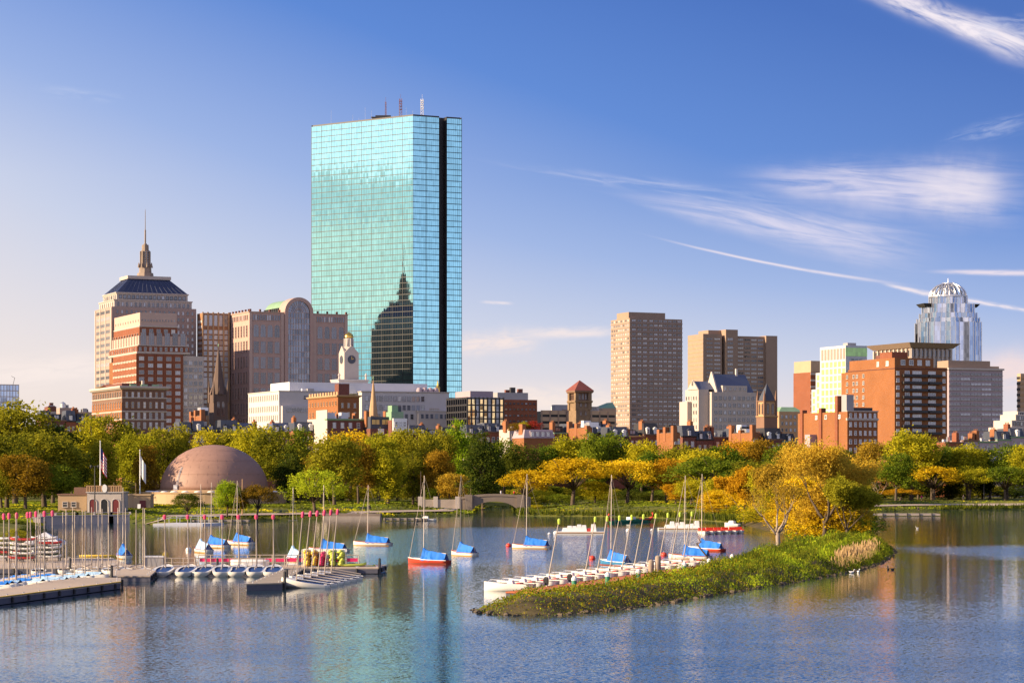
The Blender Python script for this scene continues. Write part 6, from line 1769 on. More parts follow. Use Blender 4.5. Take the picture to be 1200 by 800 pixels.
def lowrise_left():
    for l, c, r, Y, e, m, lab in ((52, 56, 66, 1150, 476, 'brick_dark', 'flat topped dark brick block over the left trees'), (66, 70, 90, 1220, 477.5, 'rose_concrete', 'rose coloured rooftop block with a water tank over the left trees'),
                                  (88, 90, 108, 1250, 482.5, 'beige_concrete', 'low beige block left of the corniced brick block')):
        b = Building('low_building', lab, 'building', l, c, r, Y, 18)
        shell(b, 0, 0, b.W, 14, 0, b.h(e), m)
        b.grid('front', 0.4, b.W - 0.4, b.h(e) - 9, b.h(e) - 1.5, 4, 2, 1.3, 1.8, 'sash', 'pale_stone')
        b.roof_bits(3, b.h(e) - 0.6, 0.5, b.W * 0.9, 1, 9)
        if Y == 1220:
            t = MB(); t.lathe([(1.6, b.h(e)), (1.6, b.h(e) + 2.2), (0.2, b.h(e) + 3.2)], 10, cx=2, cy=3); b.part('water_tank', t, 'steel')
        b.finish()
    b = Building('row_house', 'dark cupola topped mansard roof left of the corniced brick block', 'house', 74, 76, 98, 900, 20, 'row houses along the back street')
    b.box('wall', 0, 0, 0, b.W, 12, b.h(499), 'brick_dark')
    mb = MB(); mb.prism([(0, 0), (b.W, 0), (b.W, 12), (0, 12)], b.h(499) + 0.02, b.h(491), 0, pts2=[(1, 1.5), (b.W - 1, 1.5), (b.W - 1, 11), (1, 11)]); b.part('roof', mb, 'slate_blue')
    b.box('cupola', b.W * 0.2, 2, b.h(491) + 0.02, b.W * 0.75, 8, b.h(484.5), 'dark_metal')
    t = MB(); t.lathe([(1.7, b.h(484.5)), (1.4, b.h(483)), (0.2, b.h(482))], 12, cx=b.W * 0.5, cy=4); b.part('dome', t, 'pale_stone')
    b.box('chimney', -0.4, 2, b.h(500), 0.9, 5, b.h(487), 'terracotta'); b.finish()
lowrise_left()

# ---------------------------------------------------------------- dome, boathouse, footbridge
M['dome_tile'] = mat('dome_tile', (0.29, 0.17, 0.13), 0.6, var=0.16, scale=0.35, fine=1.4)
M['buff'] = mat('buff', (0.42, 0.29, 0.17), 0.85, var=0.1)
M['door_red'] = mat('door_red', (0.16, 0.025, 0.025), 0.5)
M['wall_stone'] = mat('wall_stone', (0.36, 0.3, 0.25), 0.9, var=0.3, scale=0.5)
M['plank'] = mat('plank', (0.3, 0.25, 0.2), 0.85, var=0.3, scale=0.8)
M['bridge_stone'] = mat('bridge_stone', (0.2, 0.16, 0.13), 0.9, var=0.25, scale=0.5)
def dome_hall():
    Y = 652.0; g = 1.6
    e = thing('domed_building', 'brown ribbed dome on a round buff stone base among the shore trees', 'domed building', (X(251, Y), Y, g))
    z = lambda py, d=0: Z(py, Y) - g
    r = 63 * Y / FOC; zb, zt = z(573.5), z(521)
    prof = [(r * math.cos(t * math.pi / 36), zb + (zt - zb) * math.sin(t * math.pi / 36)) for t in range(0, 18)] + [(0.05, zt)]
    mb = MB(); mb.lathe(prof, 64); dome = mb.build('dome', M['dome_tile'], e, True)
    rb = MB()
    for t in range(4, 17, 4):
        q, zz = prof[t]
        rb.lathe([(q + 0.0, zz - 0.05), (q + 0.05, zz), (q - 0.06, zz + 0.06)], 64, cap=False)
    for i in range(32):
        a = 2 * math.pi * i / 32
        rb.path([((p[0] + 0.02) * math.cos(a), (p[0] + 0.02) * math.sin(a), p[1]) for p in prof[:17:2]], [0.03] * 9, 4)
    rb.build('rib', M['dome_tile'], dome)
    h = MB(); a = math.pi + 0.95
    for i in range(2): h.path([((p[0] + 0.12) * math.cos(a + i * 0.03), (p[0] + 0.12) * math.sin(a + i * 0.03), p[1]) for p in prof[:7]], [0.07] * 7, 4)
    h.box((r) * math.cos(a) - 0.8, r * math.sin(a) - 0.6, zb, r * math.cos(a) + 0.2, r * math.sin(a) + 0.8, zb + 1.4); h.build('ladder', M['white_paint'], dome)
    rl = 84 * Y / FOC
    mb = MB(); mb.lathe([(rl, -1), (rl, z(577.5)), (rl + 0.3, z(577.2)), (rl + 0.3, z(576)), (r * 0.9, z(575.6))], 64); mb.build('base_drum', M['buff'], e)
    mb = MB(); mb.lathe([(r * 1.07, z(576.2)), (r * 1.07, z(573.8)), (r * 0.96, z(573))], 64); mb.build('upper_ring', M['buff'], e)
    for i in range(14):
        a = math.pi + 0.25 + i * 0.2; q = (rl + r * 1.07) / 2
        s = MB(); s.lathe([(1.1, z(575.9)), (0.95, z(575.2)), (0.5, z(574.6)), (0.05, z(574.4))], 10, cx=q * math.cos(a), cy=q * math.sin(a)); s.build('skylight', M['white_paint'], e, True)
    # smaller round house at its left, with a dark door
    Y2 = 560.0
    e = thing('round_building', 'low buff round pump house with a dark red door between boathouse and dome', 'building', (X(153, Y2), Y2, 1.6))
    zt = Z(580, Y2) - 1.6; w = 11.5 * Y2 / FOC
    m = MB(); m.lathe([(w, -1), (w, zt)], 32); m.lathe([(w + 0.15, zt), (w + 0.15, zt + 0.35)], 32); m.build('drum', M['buff'], e)
    x0, x1 = X(158, Y2) - X(153, Y2), X(178, Y2) - X(153, Y2)
    m = MB(); m.box(x0, -2.2, -1, x1, 3, zt - 0.1); m.box(x0 - 0.1, -2.4, zt - 0.09, x1 + 0.15, 3.1, zt + 0.3); m.build('side_wing', M['buff'], e)
    d = MB(); xd = X(169, Y2) - X(153, Y2); d.box(xd - 0.75, -2.32, 0, xd + 0.75, -2.2, 2.5); d.build('door', M['door_red'], e)
    p = MB(); p.box(X(163, Y2) - X(153, Y2) - 0.35, -3.4, -0.4, X(163, Y2) - X(153, Y2) + 0.35, -3.3, 1.3)
    p.box(-0.3, -3.38, 0, 0.0, -3.3, 0.1)
    w = thing('sandwich_board', 'white folding board leaning by the round pump house', 'sign board', (X(163, 545), 545, 2.0))
    for s in (-1, 1):
        q = MB(); q.prism([(-0.35, s * 0.3 - 0.03), (0.35, s * 0.3 - 0.03), (0.35, s * 0.3 + 0.03), (-0.35, s * 0.3 + 0.03)], 0, 1.4, 0, pts2=[(-0.35, s * .03 - 0.03), (0.35, s * .03 - 0.03), (0.35, s * .03 + 0.03), (-0.35, s * .03 + 0.03)]); q.build('panel', M['white_paint'], w)
dome_hall()
def boathouse():
    Y = 512.0; g = 1.5
    e = thing('boathouse', 'pale stone boathouse with three arched dark red doors and a roof terrace railing', 'boathouse', (X(102, Y), Y, g))
    w = X(142, Y) - X(102, Y); z = lambda py: Z(py, Y) - g
    m = MB(); m.box(0, 0, -1, w, 9, z(577)); m.build('wall', M['pale_stone'], e)
    m = MB(); m.box(-0.25, -0.25, z(577) + 0.01, w + 0.25, 9, z(576)); m.build('cornice', M['white_stone'], e)
    rl = MB()
    for i in range(15):
        x = w * i / 14; rl.box(x - 0.12, -0.2, z(576) + 0.01, x + 0.12, 0.1, z(569.5))
    rl.box(-0.2, -0.22, z(569.5), w + 0.2, 0.12, z(568.6)); rl.box(-0.2, -0.15, z(574), w + 0.2, 0.05, z(573.5))
    for i in range(60): rl.box(w * i / 60 - 0.04, -0.1, z(576) + 0.01, w * i / 60 + 0.05, 0.0, z(569.5))
    rl.build('terrace_railing', M['sandstone'], e)
    s = MB(); s.ring([[(w * 0.52 + 0.55 * math.cos(a * math.pi / 8), -0.34, z(572) + 0.9 * math.sin(a * math.pi / 8)) for a in range(16)], [(w * 0.52 + 0.55 * math.cos(a * math.pi / 8), -0.24, z(572) + 0.9 * math.sin(a * math.pi / 8)) for a in range(16)]]); s.build('round_sign', M['white_paint'], e)
    for i, f in enumerate((0.17, 0.51, 0.84)):
        x = w * f; hh = z(585)
        pts = [(x - 0.7, 0.1), (x + 0.7, 0.1)] + [(x + 0.7 * math.cos(a * math.pi / 8), hh - 0.6 + 0.6 * math.sin(a * math.pi / 8)) for a in range(9)]
        d = MB(); d.ring([[(p[0], -0.06, p[1]) for p in pts], [(p[0], 0.03, p[1]) for p in pts]]); dr = d.build('door', M['black' if i == 1 else 'door_red'], e)
        t = MB(); t.path([(x - 0.8, -0.05, 0.1), (x - 0.8, -0.05, hh - 0.6)] + [(x - 0.8 * math.cos(a * math.pi / 8), -0.05, hh - 0.6 + 0.72 * math.sin(a * math.pi / 8)) for a in range(1, 8)] + [(x + 0.8, -0.05, hh - 0.6), (x + 0.8, -0.05, 0.1)], [0.1] * 11, 4); t.build('door_surround', M['white_stone'], dr)
    l = thing('annex', 'long low buff stone annex left of the arched boathouse', 'building', (X(68, Y + 4), Y + 4, g))
    w2 = X(101.5, Y + 4) - X(68, Y + 4)
    m = MB(); m.box(0, 0, -1, w2, 8, z(580)); m.build('wall', M['buff'], l)
    m = MB(); m.box(-0.2, -0.2, z(580) + 0.01, w2, 8, z(578.6)); m.build('roof', M['brownstone'], l)
    m = MB(); m.box(w2 * 0.5, 2, z(578.6) + 0.01, w2 - 0.3, 6, z(571)); m.build('upper_storey', M['brownstone'], l)
    for f in (0.25, 0.55): put('window', window_mesh(1.2, 1.2, 'sash', 0, 'pale_stone'), l, (w2 * f, -0.01, 2.2))
boathouse()
def seawall():
    e = thing('sea_wall', 'grey granite sea wall with coping along the water before the boathouse', 'wall', (0, 0, 0))
    P = shore_pts([(45, 616.6), (52, 614.7), (90, 613.6), (130, 613), (152, 612.8)])
    mb, cp = MB(), MB()
    for (a, b) in zip(P, P[1:]):
        a, b = Vector(a), Vector(b); d = (b - a).normalized(); n = Vector((-d.y, d.x))
        q = [a, b, b + n * 1.0, a + n * 1.0]
        mb.prism([(v.x, v.y) for v in q], -0.8, 1.6); q = [a - n * 0.15, b - n * 0.15, b + n * 1.2, a + n * 1.2]; cp.prism([(v.x, v.y) for v in q], 1.61, 1.85)
        k = int((b - a).length / 3)
        for i in range(k + 1):
            c = a + (b - a) * (i / max(1, k))
            if i % 2 == 0: mb.box(c.x - 0.5, c.y - 0.45, -0.8, c.x + 0.5, c.y + 0.2, 1.5)
            cp.box(c.x - 0.22, c.y + 0.1, 1.85, c.x + 0.22, c.y + 0.6, 2.4)
    cp.tube((P[0][0], P[0][1] + .3, 2.35), (P[1][0], P[1][1] + .3, 2.35), 0.06)
    for (a, b) in zip(P[1:], P[2:]): cp.tube((a[0], a[1] + .3, 2.3), (b[0], b[1] + .3, 2.3), 0.07)
    mb.build('wall', M['pale_stone'], e); cp.build('coping', M['pale_stone'], e)
    e = thing('embankment', 'low stone landing with steps at the water left of the footbridge', 'landing', (0, 0, 0))
    a, b = at(378, 608.2), at(446, 608)
    m = MB(); m.box(a.x, a.y - 0.3, -0.6, b.x, a.y + 1.2, 0.7); m.build('lower_step', M['wall_stone'], e)
    m = MB(); m.box(a.x, a.y + 1.21, -0.6, b.x, a.y + 8, 1.25); m.build('upper_step', M['bridge_stone'], e)
    # boat landing piers
    for p, q, dp, lab, mm in ((225, 291, 609.5, 'long thin grey landing stage below the dome', 'plank'), (449, 500, 607.5, 'grey floating landing stage left of the footbridge', 'plank'), (1016, 1102, 602.2, 'pinkish stone jetty reaching into the water below the orange yellow tree', 'wall_stone')):
        a, b = at(p, dp, 0.5), at(q, dp, 0.5)
        j = thing('jetty', lab, 'jetty', (a.x, a.y, 0)); L = b.x - a.x
        m = MB(); m.box(0, 0, 0.15, L, 7 if p > 1000 else 3.5, 0.6); m.build('deck', M[mm], j)
        m = MB()
        for i in range(6): m.tube((L * (i + 0.3) / 6, -0.1, -1), (L * (i + 0.3) / 6, -0.1, 0.75), 0.14, n=6)
        m.build('pile', M['dark_metal'], j)
    r = thing('boat_ramp', 'pale sloping boat ramp with rails right of the round pump house', 'ramp', tuple(at(215, 614, 0.2)))
    m = MB(); m.prism([(-6, -1), (4, -1), (7, 9), (-3, 9)], -0.4, 0.15, 0); m.build('slope', M['white_panel'], r)
    m = MB()
    for i in range(5): m.tube((-5 + 2.2 * i, -0.8, 0.1), (-5 + 2.2 * i, -0.8, 1.3), 0.06); m.tube((-2.5 + 2.2 * i, 8, 0.1), (-2.5 + 2.2 * i, 8, 1.5), 0.06)
    m.tube((-5, -0.8, 1.3), (3.8, -0.8, 1.3), 0.06); m.tube((-2.5, 8, 1.5), (6.3, 8, 1.5), 0.06); m.build('railing', M['steel'], r)
seawall()
def footbridge():
    Y = 628.0; zd = 3.6
    x0, x1 = X(538, Y), X(622, Y)
    e = thing('footbridge', 'low arched stone footbridge over the canal mouth', 'bridge', ((x0 + x1) / 2, Y, 0))
    c0, c1 = X(553, Y) - (x0 + x1) / 2, X(606, Y) - (x0 + x1) / 2
    hx = (x1 - x0) / 2; n = 20; ac, aw = (c0 + c1) / 2, (c1 - c0) / 2
    top = lambda x: zd + 0.9 * (1 - (x / hx) ** 2)
    prof = [(-hx, -1.2)] + [(c0, -1.2)] + [(ac - aw * math.cos(math.pi * i / n), 0.2 + 2.9 * math.sin(math.pi * i / n)) for i in range(n + 1)] + [(c1, -1.2), (hx, -1.2)]
    mb = MB()
    # spandrel walls as strips between arch and deck
    xs_ = [-hx, c0] + [ac - aw * math.cos(math.pi * i / n) for i in range(1, n)] + [c1, hx]
    low = lambda x: -1.2 if x <= c0 or x >= c1 else 0.2 + 2.9 * math.sqrt(max(0, 1 - ((x - ac) / aw) ** 2))
    for a, b in zip(xs_, xs_[1:]):
        la, lb = (-1.2, -1.2) if (b <= c0 or a >= c1) else (low(a) if a > c0 else 0.2, low(b) if b < c1 else 0.2)
        for y, fl in ((0, False), (5, True)):
            q = [(a, y, la), (b, y, lb), (b, y, top(b)), (a, y, top(a))]
            mb.poly(q if not fl else q[::-1])
        mb.quad((a, 0, top(a)), (b, 0, top(b)), (b, 5, top(b)), (a, 5, top(a))); mb.quad((a, 5, la), (b, 5, lb), (b, 0, lb), (a, 0, la))
    mb.build('arch_span', M['bridge_stone'], e)
    for y in (-0.15, 4.75):
        pr = MB()
        for a, b in zip(xs_, xs_[1:]): pr.ring([[(a, y, top(a) + .01), (a, y + .4, top(a) + .01), (a, y + .4, top(a) + 0.6), (a, y, top(a) + 0.6)], [(b, y, top(b) + .01), (b, y + .4, top(b) + .01), (b, y + .4, top(b) + 0.6), (b, y, top(b) + 0.6)]])
        pr.build('parapet', M['bridge_stone'], e)
    for x in (c0 - 0.9, c1 + 0.9):
        m = MB(); m.box(x - 1.0, -0.8, -1.2, x + 1.0, -0.02, top(x) + 0.9); m.build('pier', M['bridge_stone'], e)
    l = thing('balustrade', 'pale stone balustrade wall with pillars left of the footbridge', 'wall', (X(492, Y), Y, 1.2))
    L = X(537, Y) - X(492, Y)
    m = MB(); m.box(0, 0, 0, L, 0.8, 2.4); m.build('wall', M['wall_stone'], l)
    m = MB()
    for f in (0, 0.4, 0.97): m.box(L * f - 0.5, -0.2, 0, L * f + 0.7, 1.0, 3.2)
    m.build('pillar', M['pale_stone'], l)
footbridge()
def poles():
    for px, top, base, Y, lab in ((117.5, 518, 570, 517, 'white flagpole with a red white and blue striped flag on the boathouse'), (164, 528, 582, 566, 'white flagpole with a plain white flag by the round pump house')):
        zb = Z(base, Y); zt = Z(top, Y)
        f = thing('flagpole', lab, 'flagpole', (X(px, Y), Y, zb))
        m = MB(); m.tube((0, 0, -3 if Y > 550 else -0.6), (0, 0, zt - zb), 0.16, 0.09, 8); m.lathe([(0.02, zt - zb), (0.2, zt - zb + 0.15), (0.02, zt - zb + 0.35)], 8); m.build('pole', M['white_paint'], f)
        cl = MB(); n = 10; hh = 4.6
        pts = [(0.12 + 0.14 * i, 0.35 * math.sin(i * 0.9), 0) for i in range(n)]
        rows = 13
        for j in range(rows):
            for i in range(n - 1):
                a, b = pts[i], pts[i + 1]
                z0, z1 = (zt - zb) - 1.2 - hh * j / rows - 0.25 * i, (zt - zb) - 1.2 - hh * (j + 1) / rows - 0.25 * i
                k = 0 if Y > 550 else (2 if (j < 7 and i < 4) else (1 if j % 2 == 0 else 0))
                cl.quad((a[0], a[1], z0), (b[0], b[1], z0 - 0.25), (b[0], b[1], z1 - 0.25), (a[0], a[1], z1), k)
        cl.build('flag', [M['white_paint'], M['flag_red'], M['flag_blue']], f)
    for px, top, base, Y, lab in ((111, 546, 602, 508, 'dark lamp post before the boathouse annex'), (1153, 556, 591, 742, 'tall dark lamp post on the right lawn'), (493, 552, 600, 640, 'slender pale pole before the tan trees'), (284, 561, 603, 530, 'wooden pole on the lawn before the dome')):
        zb = height_main(X(px, Y), Y); zt = Z(top, Y)
        l = thing('lamp_post' if 'lamp' in lab else 'pole', lab, 'lamp post' if 'lamp' in lab else 'pole', (X(px, Y), Y, zb))
        m = MB(); m.lathe([(0.22, -0.4), (0.16, 0.8), (0.09, zt - zb)], 8); m.build('post', M['dark_metal'] if 'dark' in lab else M['sandstone'], l)
        if 'lamp' in lab:
            m = MB(); m.tube((-0.8, 0, zt - zb), (0.8, 0, zt - zb), 0.06); m.lathe([(0.1, zt - zb - 0.5), (0.3, zt - zb - 0.1), (0.1, zt - zb + 0.25)], 8, cx=0.8); m.lathe([(0.1, zt - zb - 0.5), (0.3, zt - zb - 0.1), (0.1, zt - zb + 0.25)], 8, cx=-0.8); m.build('lamp_head', M['dark_metal'], l)
M['flag_red'] = mat('flag_red', (0.5, 0.03, 0.04), 0.8); M['flag_blue'] = mat('flag_blue', (0.04, 0.05, 0.2), 0.8)
poles()
def benches():
    for i, px in enumerate((325, 333, 394, 409, 424, 430, 245, 512)):
        Y = 540 if px < 340 else 580 if px < 440 else 640
        z = 1.25 if 380 < px < 440 else height_main(X(px, Y), Y)
        b = thing('park_bench', '', 'bench', (X(px, Y), Y, z), 0.1 * (i % 3), 'benches along the esplanade')
        m = MB()
        for k in range(3): m.box(-1.1, -0.3 + 0.2 * k, 0.42, 1.1, -0.14 + 0.2 * k, 0.48)
        m.build('seat', M['bench_green'], b)
        m = MB()
        for k in range(3): m.box(-1.1, 0.32, 0.58 + 0.17 * k, 1.1, 0.37, 0.71 + 0.17 * k)
        m.build('backrest', M['bench_green'], b)
        for x in (-0.9, 0.9):
            m = MB(); m.box(x - 0.05, -0.28, 0, x + 0.05, -0.2, 0.42); m.box(x - 0.05, 0.28, 0, x + 0.05, 0.36, 1.05); m.box(x - 0.05, -0.19, 0.36, x + 0.05, 0.27, 0.415); m.build('leg', M['dark_metal'], b)
        later(b, px, 'dark green park bench on the bank', landmark(px))
M['bench_green'] = mat('bench_green', (0.03, 0.06, 0.04), 0.7)
benches()

def paths():
    M['path'] = mat('path', (0.42, 0.33, 0.26), 0.9, var=0.12, scale=0.3)
    for nm, a, b, q0, q1 in (('path', 11, 21, 5.0, 9.0), ('path', 38, 43, 5.0, 9.0), ('path', len(MAIN) - 10, len(MAIN) - 4, 8.0, 12.0)):
        mb = MB(); pr = None
        for i in range(a, b):
            p, q = Vector(MAIN[i - 1]), Vector(MAIN[i + 1]); d = (q - p).normalized(); n = Vector((-d.y, d.x)); c = Vector(MAIN[i])
            e0, e1 = c + n * q0, c + n * q1
            row = ((e0.x, e0.y, height_main(e0.x, e0.y) + 0.3), (e1.x, e1.y, height_main(e1.x, e1.y) + 0.3))
            if pr: mb.quad(pr[0], row[0], row[1], pr[1])
            pr = row
        kind(mb.build(nm, M['path']), 'structure')
paths()
# ---------------------------------------------------------------- boats and docks
M['hull_white'] = mat('hull_white', (0.72, 0.7, 0.66), 0.35, var=0.07, spec=0.5)
M['hull_red'] = mat('hull_red', (0.5, 0.06, 0.03), 0.35, var=0.1, spec=0.5)
M['hull_blue'] = mat('hull_blue', (0.05, 0.22, 0.42), 0.35, var=0.1, spec=0.5)
M['boot_red'] = mat('boot_red', (0.3, 0.07, 0.04), 0.5)
M['boot_ochre'] = mat('boot_ochre', (0.45, 0.25, 0.06), 0.5)
M['tarp'] = mat('tarp', (0.015, 0.16, 0.58), 0.6, var=0.2, scale=1.5, fine=5)
M['tarp_shaded'] = mat('tarp_shaded', (0.02, 0.05, 0.17), 0.6)  # tent blue darkened to imitate shade at the stern
M['tarp_pale'] = mat('tarp_pale', (0.3, 0.46, 0.66), 0.6)
M['mast'] = mat('mast', (0.42, 0.35, 0.29), 0.45, var=0.05)
M['spar'] = mat('spar', (0.46, 0.37, 0.3), 0.6)
M['rope'] = mat('rope', (0.16, 0.14, 0.12), 0.8)
M['mast_pale'] = mat('mast_pale', (0.6, 0.5, 0.41), 0.45, var=0.05)
M['mast_dark'] = mat('mast_dark', (0.16, 0.14, 0.13), 0.5)
M['pink'] = mat('pink', (0.72, 0.06, 0.16), 0.6)
M['lime'] = mat('lime', (0.45, 0.6, 0.06), 0.55)
M['kayak_yellow'] = mat('kayak_yellow', (0.75, 0.48, 0.05), 0.4)
M['kayak_lime'] = mat('kayak_lime', (0.5, 0.55, 0.08), 0.4)
M['kayak_pink'] = mat('kayak_pink', (0.68, 0.03, 0.14), 0.4)
M['kayak_red'] = mat('kayak_red', (0.45, 0.04, 0.03), 0.4)
M['cockpit_blue'] = mat('cockpit_blue', (0.02, 0.06, 0.2), 0.5)
M['dock_wood'] = mat('dock_wood', (0.48, 0.38, 0.29), 0.85, var=0.4, scale=0.5, fine=3, c2=(0.36, 0.3, 0.25))
M['dock_side'] = mat('dock_side', (0.1, 0.1, 0.13), 0.8, var=0.3)
M['deck_red'] = mat('deck_red', (0.5, 0.14, 0.055), 0.8, var=0.2, scale=0.7)
M['buoy_red'] = mat('buoy_red', (0.7, 0.06, 0.03), 0.4)
M['green_paint'] = mat('green_paint', (0.03, 0.22, 0.12), 0.5)
M['yellow_line'] = mat('yellow_line', (0.6, 0.4, 0.04), 0.7)
brnd = random.Random(41)

def hull_shape(L, B, D, stern=0.72, n=11, bow_up=0.25, m=0, boot=None):
    """open hull along +X (bow), waterline at z = 0"""
    mb = MB(); rings = []
    for i in range(n):
        t = i / (n - 1); x = -L / 2 + L * t
        w = B / 2 * (stern + (1 - stern) * math.sin(min(1, t / 0.45) * math.pi / 2)) if t < 0.45 else B / 2 * max(0.02, math.cos((t - 0.45) / 0.55 * math.pi / 2)) ** 0.75
        s = D + bow_up * t * t; k = -0.22 + 0.12 * abs(t - 0.45)
        rings.append([(x - 0.0, -w, s), (x, -w * 0.96, s * 0.45), (x, -w * 0.8, 0.04), (x, -w * 0.3, k), (x, w * 0.3, k), (x, w * 0.8, 0.04), (x, w * 0.96, s * 0.45), (x, w, s)])
    mb.ring(rings, m, cap=True, close=False)
    return mb, rings
def deck_mesh(rings, frac=0.0, drop=0.04):
    mb = MB()
    for a, b in zip(rings, rings[1:]):
        mb.quad((a[0][0], a[0][1] * .97, a[0][2] - drop), (b[0][0], b[0][1] * .97, b[0][2] - drop), (b[7][0], b[7][1] * .97, b[7][2] - drop), (a[7][0], a[7][1] * .97, a[7][2] - drop))
    return mb
HULLM, DECKM, RAILM = {}, {}, {}

def moored_boat(label, px, wy, mast_top, hull, heading, L=5.6, mast='mast', cover='tarp', jib=True, Bf=0.33, group='sailboats moored in the lagoon', mast_px=None):
    p = at(px, wy)
    e = thing('sailboat', label, 'sailboat', (p.x, p.y, 0), R(heading), group)
    B = L * Bf; D = 0.42
    hm, rings = hull_shape(L, B, D); h = hm.build('hull', M[hull], e, True)
    st = MB()
    for a, b in zip(rings, rings[1:]):
        for j in (0, 7):
            sg = -1 if j == 0 else 1
            st.tube((a[j][0], a[j][1], a[j][2]), (b[j][0], b[j][1], b[j][2]), 0.045, n=4)
    st.build('gunwale', M['white_paint' if hull != 'hull_white' else 'boot_red'], h)
    bt = MB()
    for a, b in zip(rings, rings[1:]):
        for sg, j in ((-1, 2), (1, 5)):
            q = [(a[j][0], a[j][1] * 1.1, 0.0), (b[j][0], b[j][1] * 1.1, 0.0), (b[j][0], b[j][1] * 1.19, 0.1), (a[j][0], a[j][1] * 1.19, 0.1)]
            bt.poly(q if sg < 0 else q[::-1])
    bt.build('waterline_stripe', M['boot_ochre' if hull == 'hull_white' else 'boot_red'], h)
    deck_mesh(rings).build('deck', M['hull_white'], e)
    H_ = Z(mast_top, p.y)
    mx = L * 0.12
    mm = MB(); mm.tube((mx, 0, D), (mx - 0.1, 0, H_), 0.06, 0.04, 8)
    for f in (0.55,): mm.tube((mx - 0.05, -0.55, H_ * f), (mx - 0.05, 0.55, H_ * f), 0.025, n=4)
    ms = mm.build('mast', M['mast_pale' if mast == 'mast' else mast], e)
    bm = MB(); bm.tube((mx, 0, D + 0.95), (-L * 0.44, 0, D + 0.75), 0.06, n=6); bm.build('boom', M[mast], e)
    rg = MB()
    rg.tube((-L / 2, 0, D), (mx - 0.1, 0, H_), 0.012, n=3)
    for s in (-1, 1): rg.tube((mx - 0.2, s * B * 0.46, D), (mx - 0.05, s * 0.5, H_ * 0.55), 0.015, n=3); rg.tube((mx - 0.05, s * 0.5, H_ * 0.55), (mx - 0.1, 0, H_ * 0.95), 0.015, n=3)
    rg.build('rigging', M['rope'], ms)
    if jib:
        j = MB(); j.tube((L * 0.47, 0, D + 0.3), (mx + 0.03, 0, H_ * 0.93), 0.036, 0.02, 6); j.build('furled_jib', M['spar'], e)
    # boom tent: ridge over the boom, sagging to the gunwales
    tc = MB(); rows = []; n = 9
    for i in range(n):
        t = i / (n - 1); x = mx - 0.02 - (mx + L * 0.44) * t
        k = min(10, max(0, (x + L / 2) / L * 10)); a = rings[int(k)]
        wv = abs(a[0][1]) * 1.03
        ridge = D + 1.15 - 0.42 * t + (0.25 if i == 0 else 0) + 0.03 * math.sin(i * 2.3)
        sag = 0.06 * math.sin(i * 1.9 + px)
        rows.append([(x, -wv, D + 0.02 - 0.1 * (i % 2)), (x, -wv * 0.62, D + (ridge - D) * 0.42 - 0.06 + sag), (x, -0.1, ridge), (x, 0.1, ridge), (x, wv * 0.62, D + (ridge - D) * 0.42 - 0.06 - sag), (x, wv, D + 0.02 - 0.1 * (i % 2))])
    tc.ring(rows, 0, cap=False, close=False)
    tc.poly(rows[0]); cv = tc.build('boom_tent', M[cover], e)
    fl = MB(); a = rows[-1]; fl.poly([a[0], (a[0][0] - 0.25, 0, D + 0.05), a[5], a[4], a[3], a[2], a[1]][::-1]); fl.build('tent_end_flap', M['tarp_shaded'], cv)  # shade at the stern end put into the flap colour
    return e
moored_boat('small white sailboat with blue tent seen end on, behind the left dinghy masts', 145, 654, 571, 'hull_white', 108, 5.4, jib=False)
moored_boat('white sailboat with pale blue tent, leftmost of the three below the dome', 237, 647, 567, 'hull_white', 118, 5.2, cover='tarp_pale', jib=False)
moored_boat('white sailboat with blue tent, middle of the three below the dome', 251, 641.5, 565, 'hull_white', 138, 5.6, jib=False)
moored_boat('white sailboat with blue tent, right of the three below the dome', 281, 638, 563, 'hull_white', 135, 5.6)
moored_boat('white sailboat with pale blue tent just left of the kayak stacks', 345, 657, 571, 'hull_white', 112, 5.2, cover='tarp_pale', jib=False)
moored_boat('white sailboat with blue tent behind the kayak stacks', 384, 647, 568, 'hull_white', 150, 6.0, jib=False)
moored_boat('white sailboat with blue tent in open water between kayak stacks and red boat', 436, 639, 568, 'hull_white', 155, 6.0)
moored_boat('red sailboat with blue tent and two sloping spars', 502, 660, 557, 'hull_red', 150, 5.4)
moored_boat('white sailboat with blue tent and a dark mast right of the red boat', 543, 651, 557, 'hull_white', 128, 4.9, mast='mast_dark')
moored_boat('white sailboat with blue tent in the middle of the lagoon below the yellow tree', 622, 642.5, 555, 'hull_white', 150, 5.8)
moored_boat('pale blue sailboat with blue tent behind the row of red decked dinghies', 720, 662, 556, 'hull_blue', 128, 4.9)
moored_boat('white sailboat with blue tent nearest the dead tree', 808, 655, 557, 'hull_white', 152, 5.4)
moored_boat('red sailboat with blue tent right of the dead tree', 827, 646, 555, 'hull_red', 140, 5.6)
def day_boat(label, px, wy, hull, L=4.2, rz=160, mast=0.0):
    p = at(px, wy); e = thing('small_boat', label, 'boat', (p.x, p.y, 0), R(rz))
    hm, rings = hull_shape(L, L * 0.36, 0.45); hm.build('hull', M[hull], e, True); deck_mesh(rings, drop=0.12).build('deck', M['hull_white'], e)
    c = MB(); c.prism([(-0.6, -0.5), (0.8, -0.45), (0.8, 0.45), (-0.6, 0.5)], 0.4, 1.05, 0, pts2=[(-0.5, -0.4), (0.5, -0.35), (0.5, 0.35), (-0.5, 0.4)]); c.build('cabin', M['white_paint'], e)
    if mast:
        m = MB(); m.tube((0.6, 0, 0.4), (0.55, 0, mast), 0.07, 0.05, 6); m.build('mast', M['mast'], e)
day_boat('small white cabin boat moored at the landing stage left of the footbridge', 499, 610, 'hull_white', 4.6, 170)
day_boat('tiny white rowing boat under the trees at the back of the lagoon', 858, 616, 'hull_white', 3.6, 140)

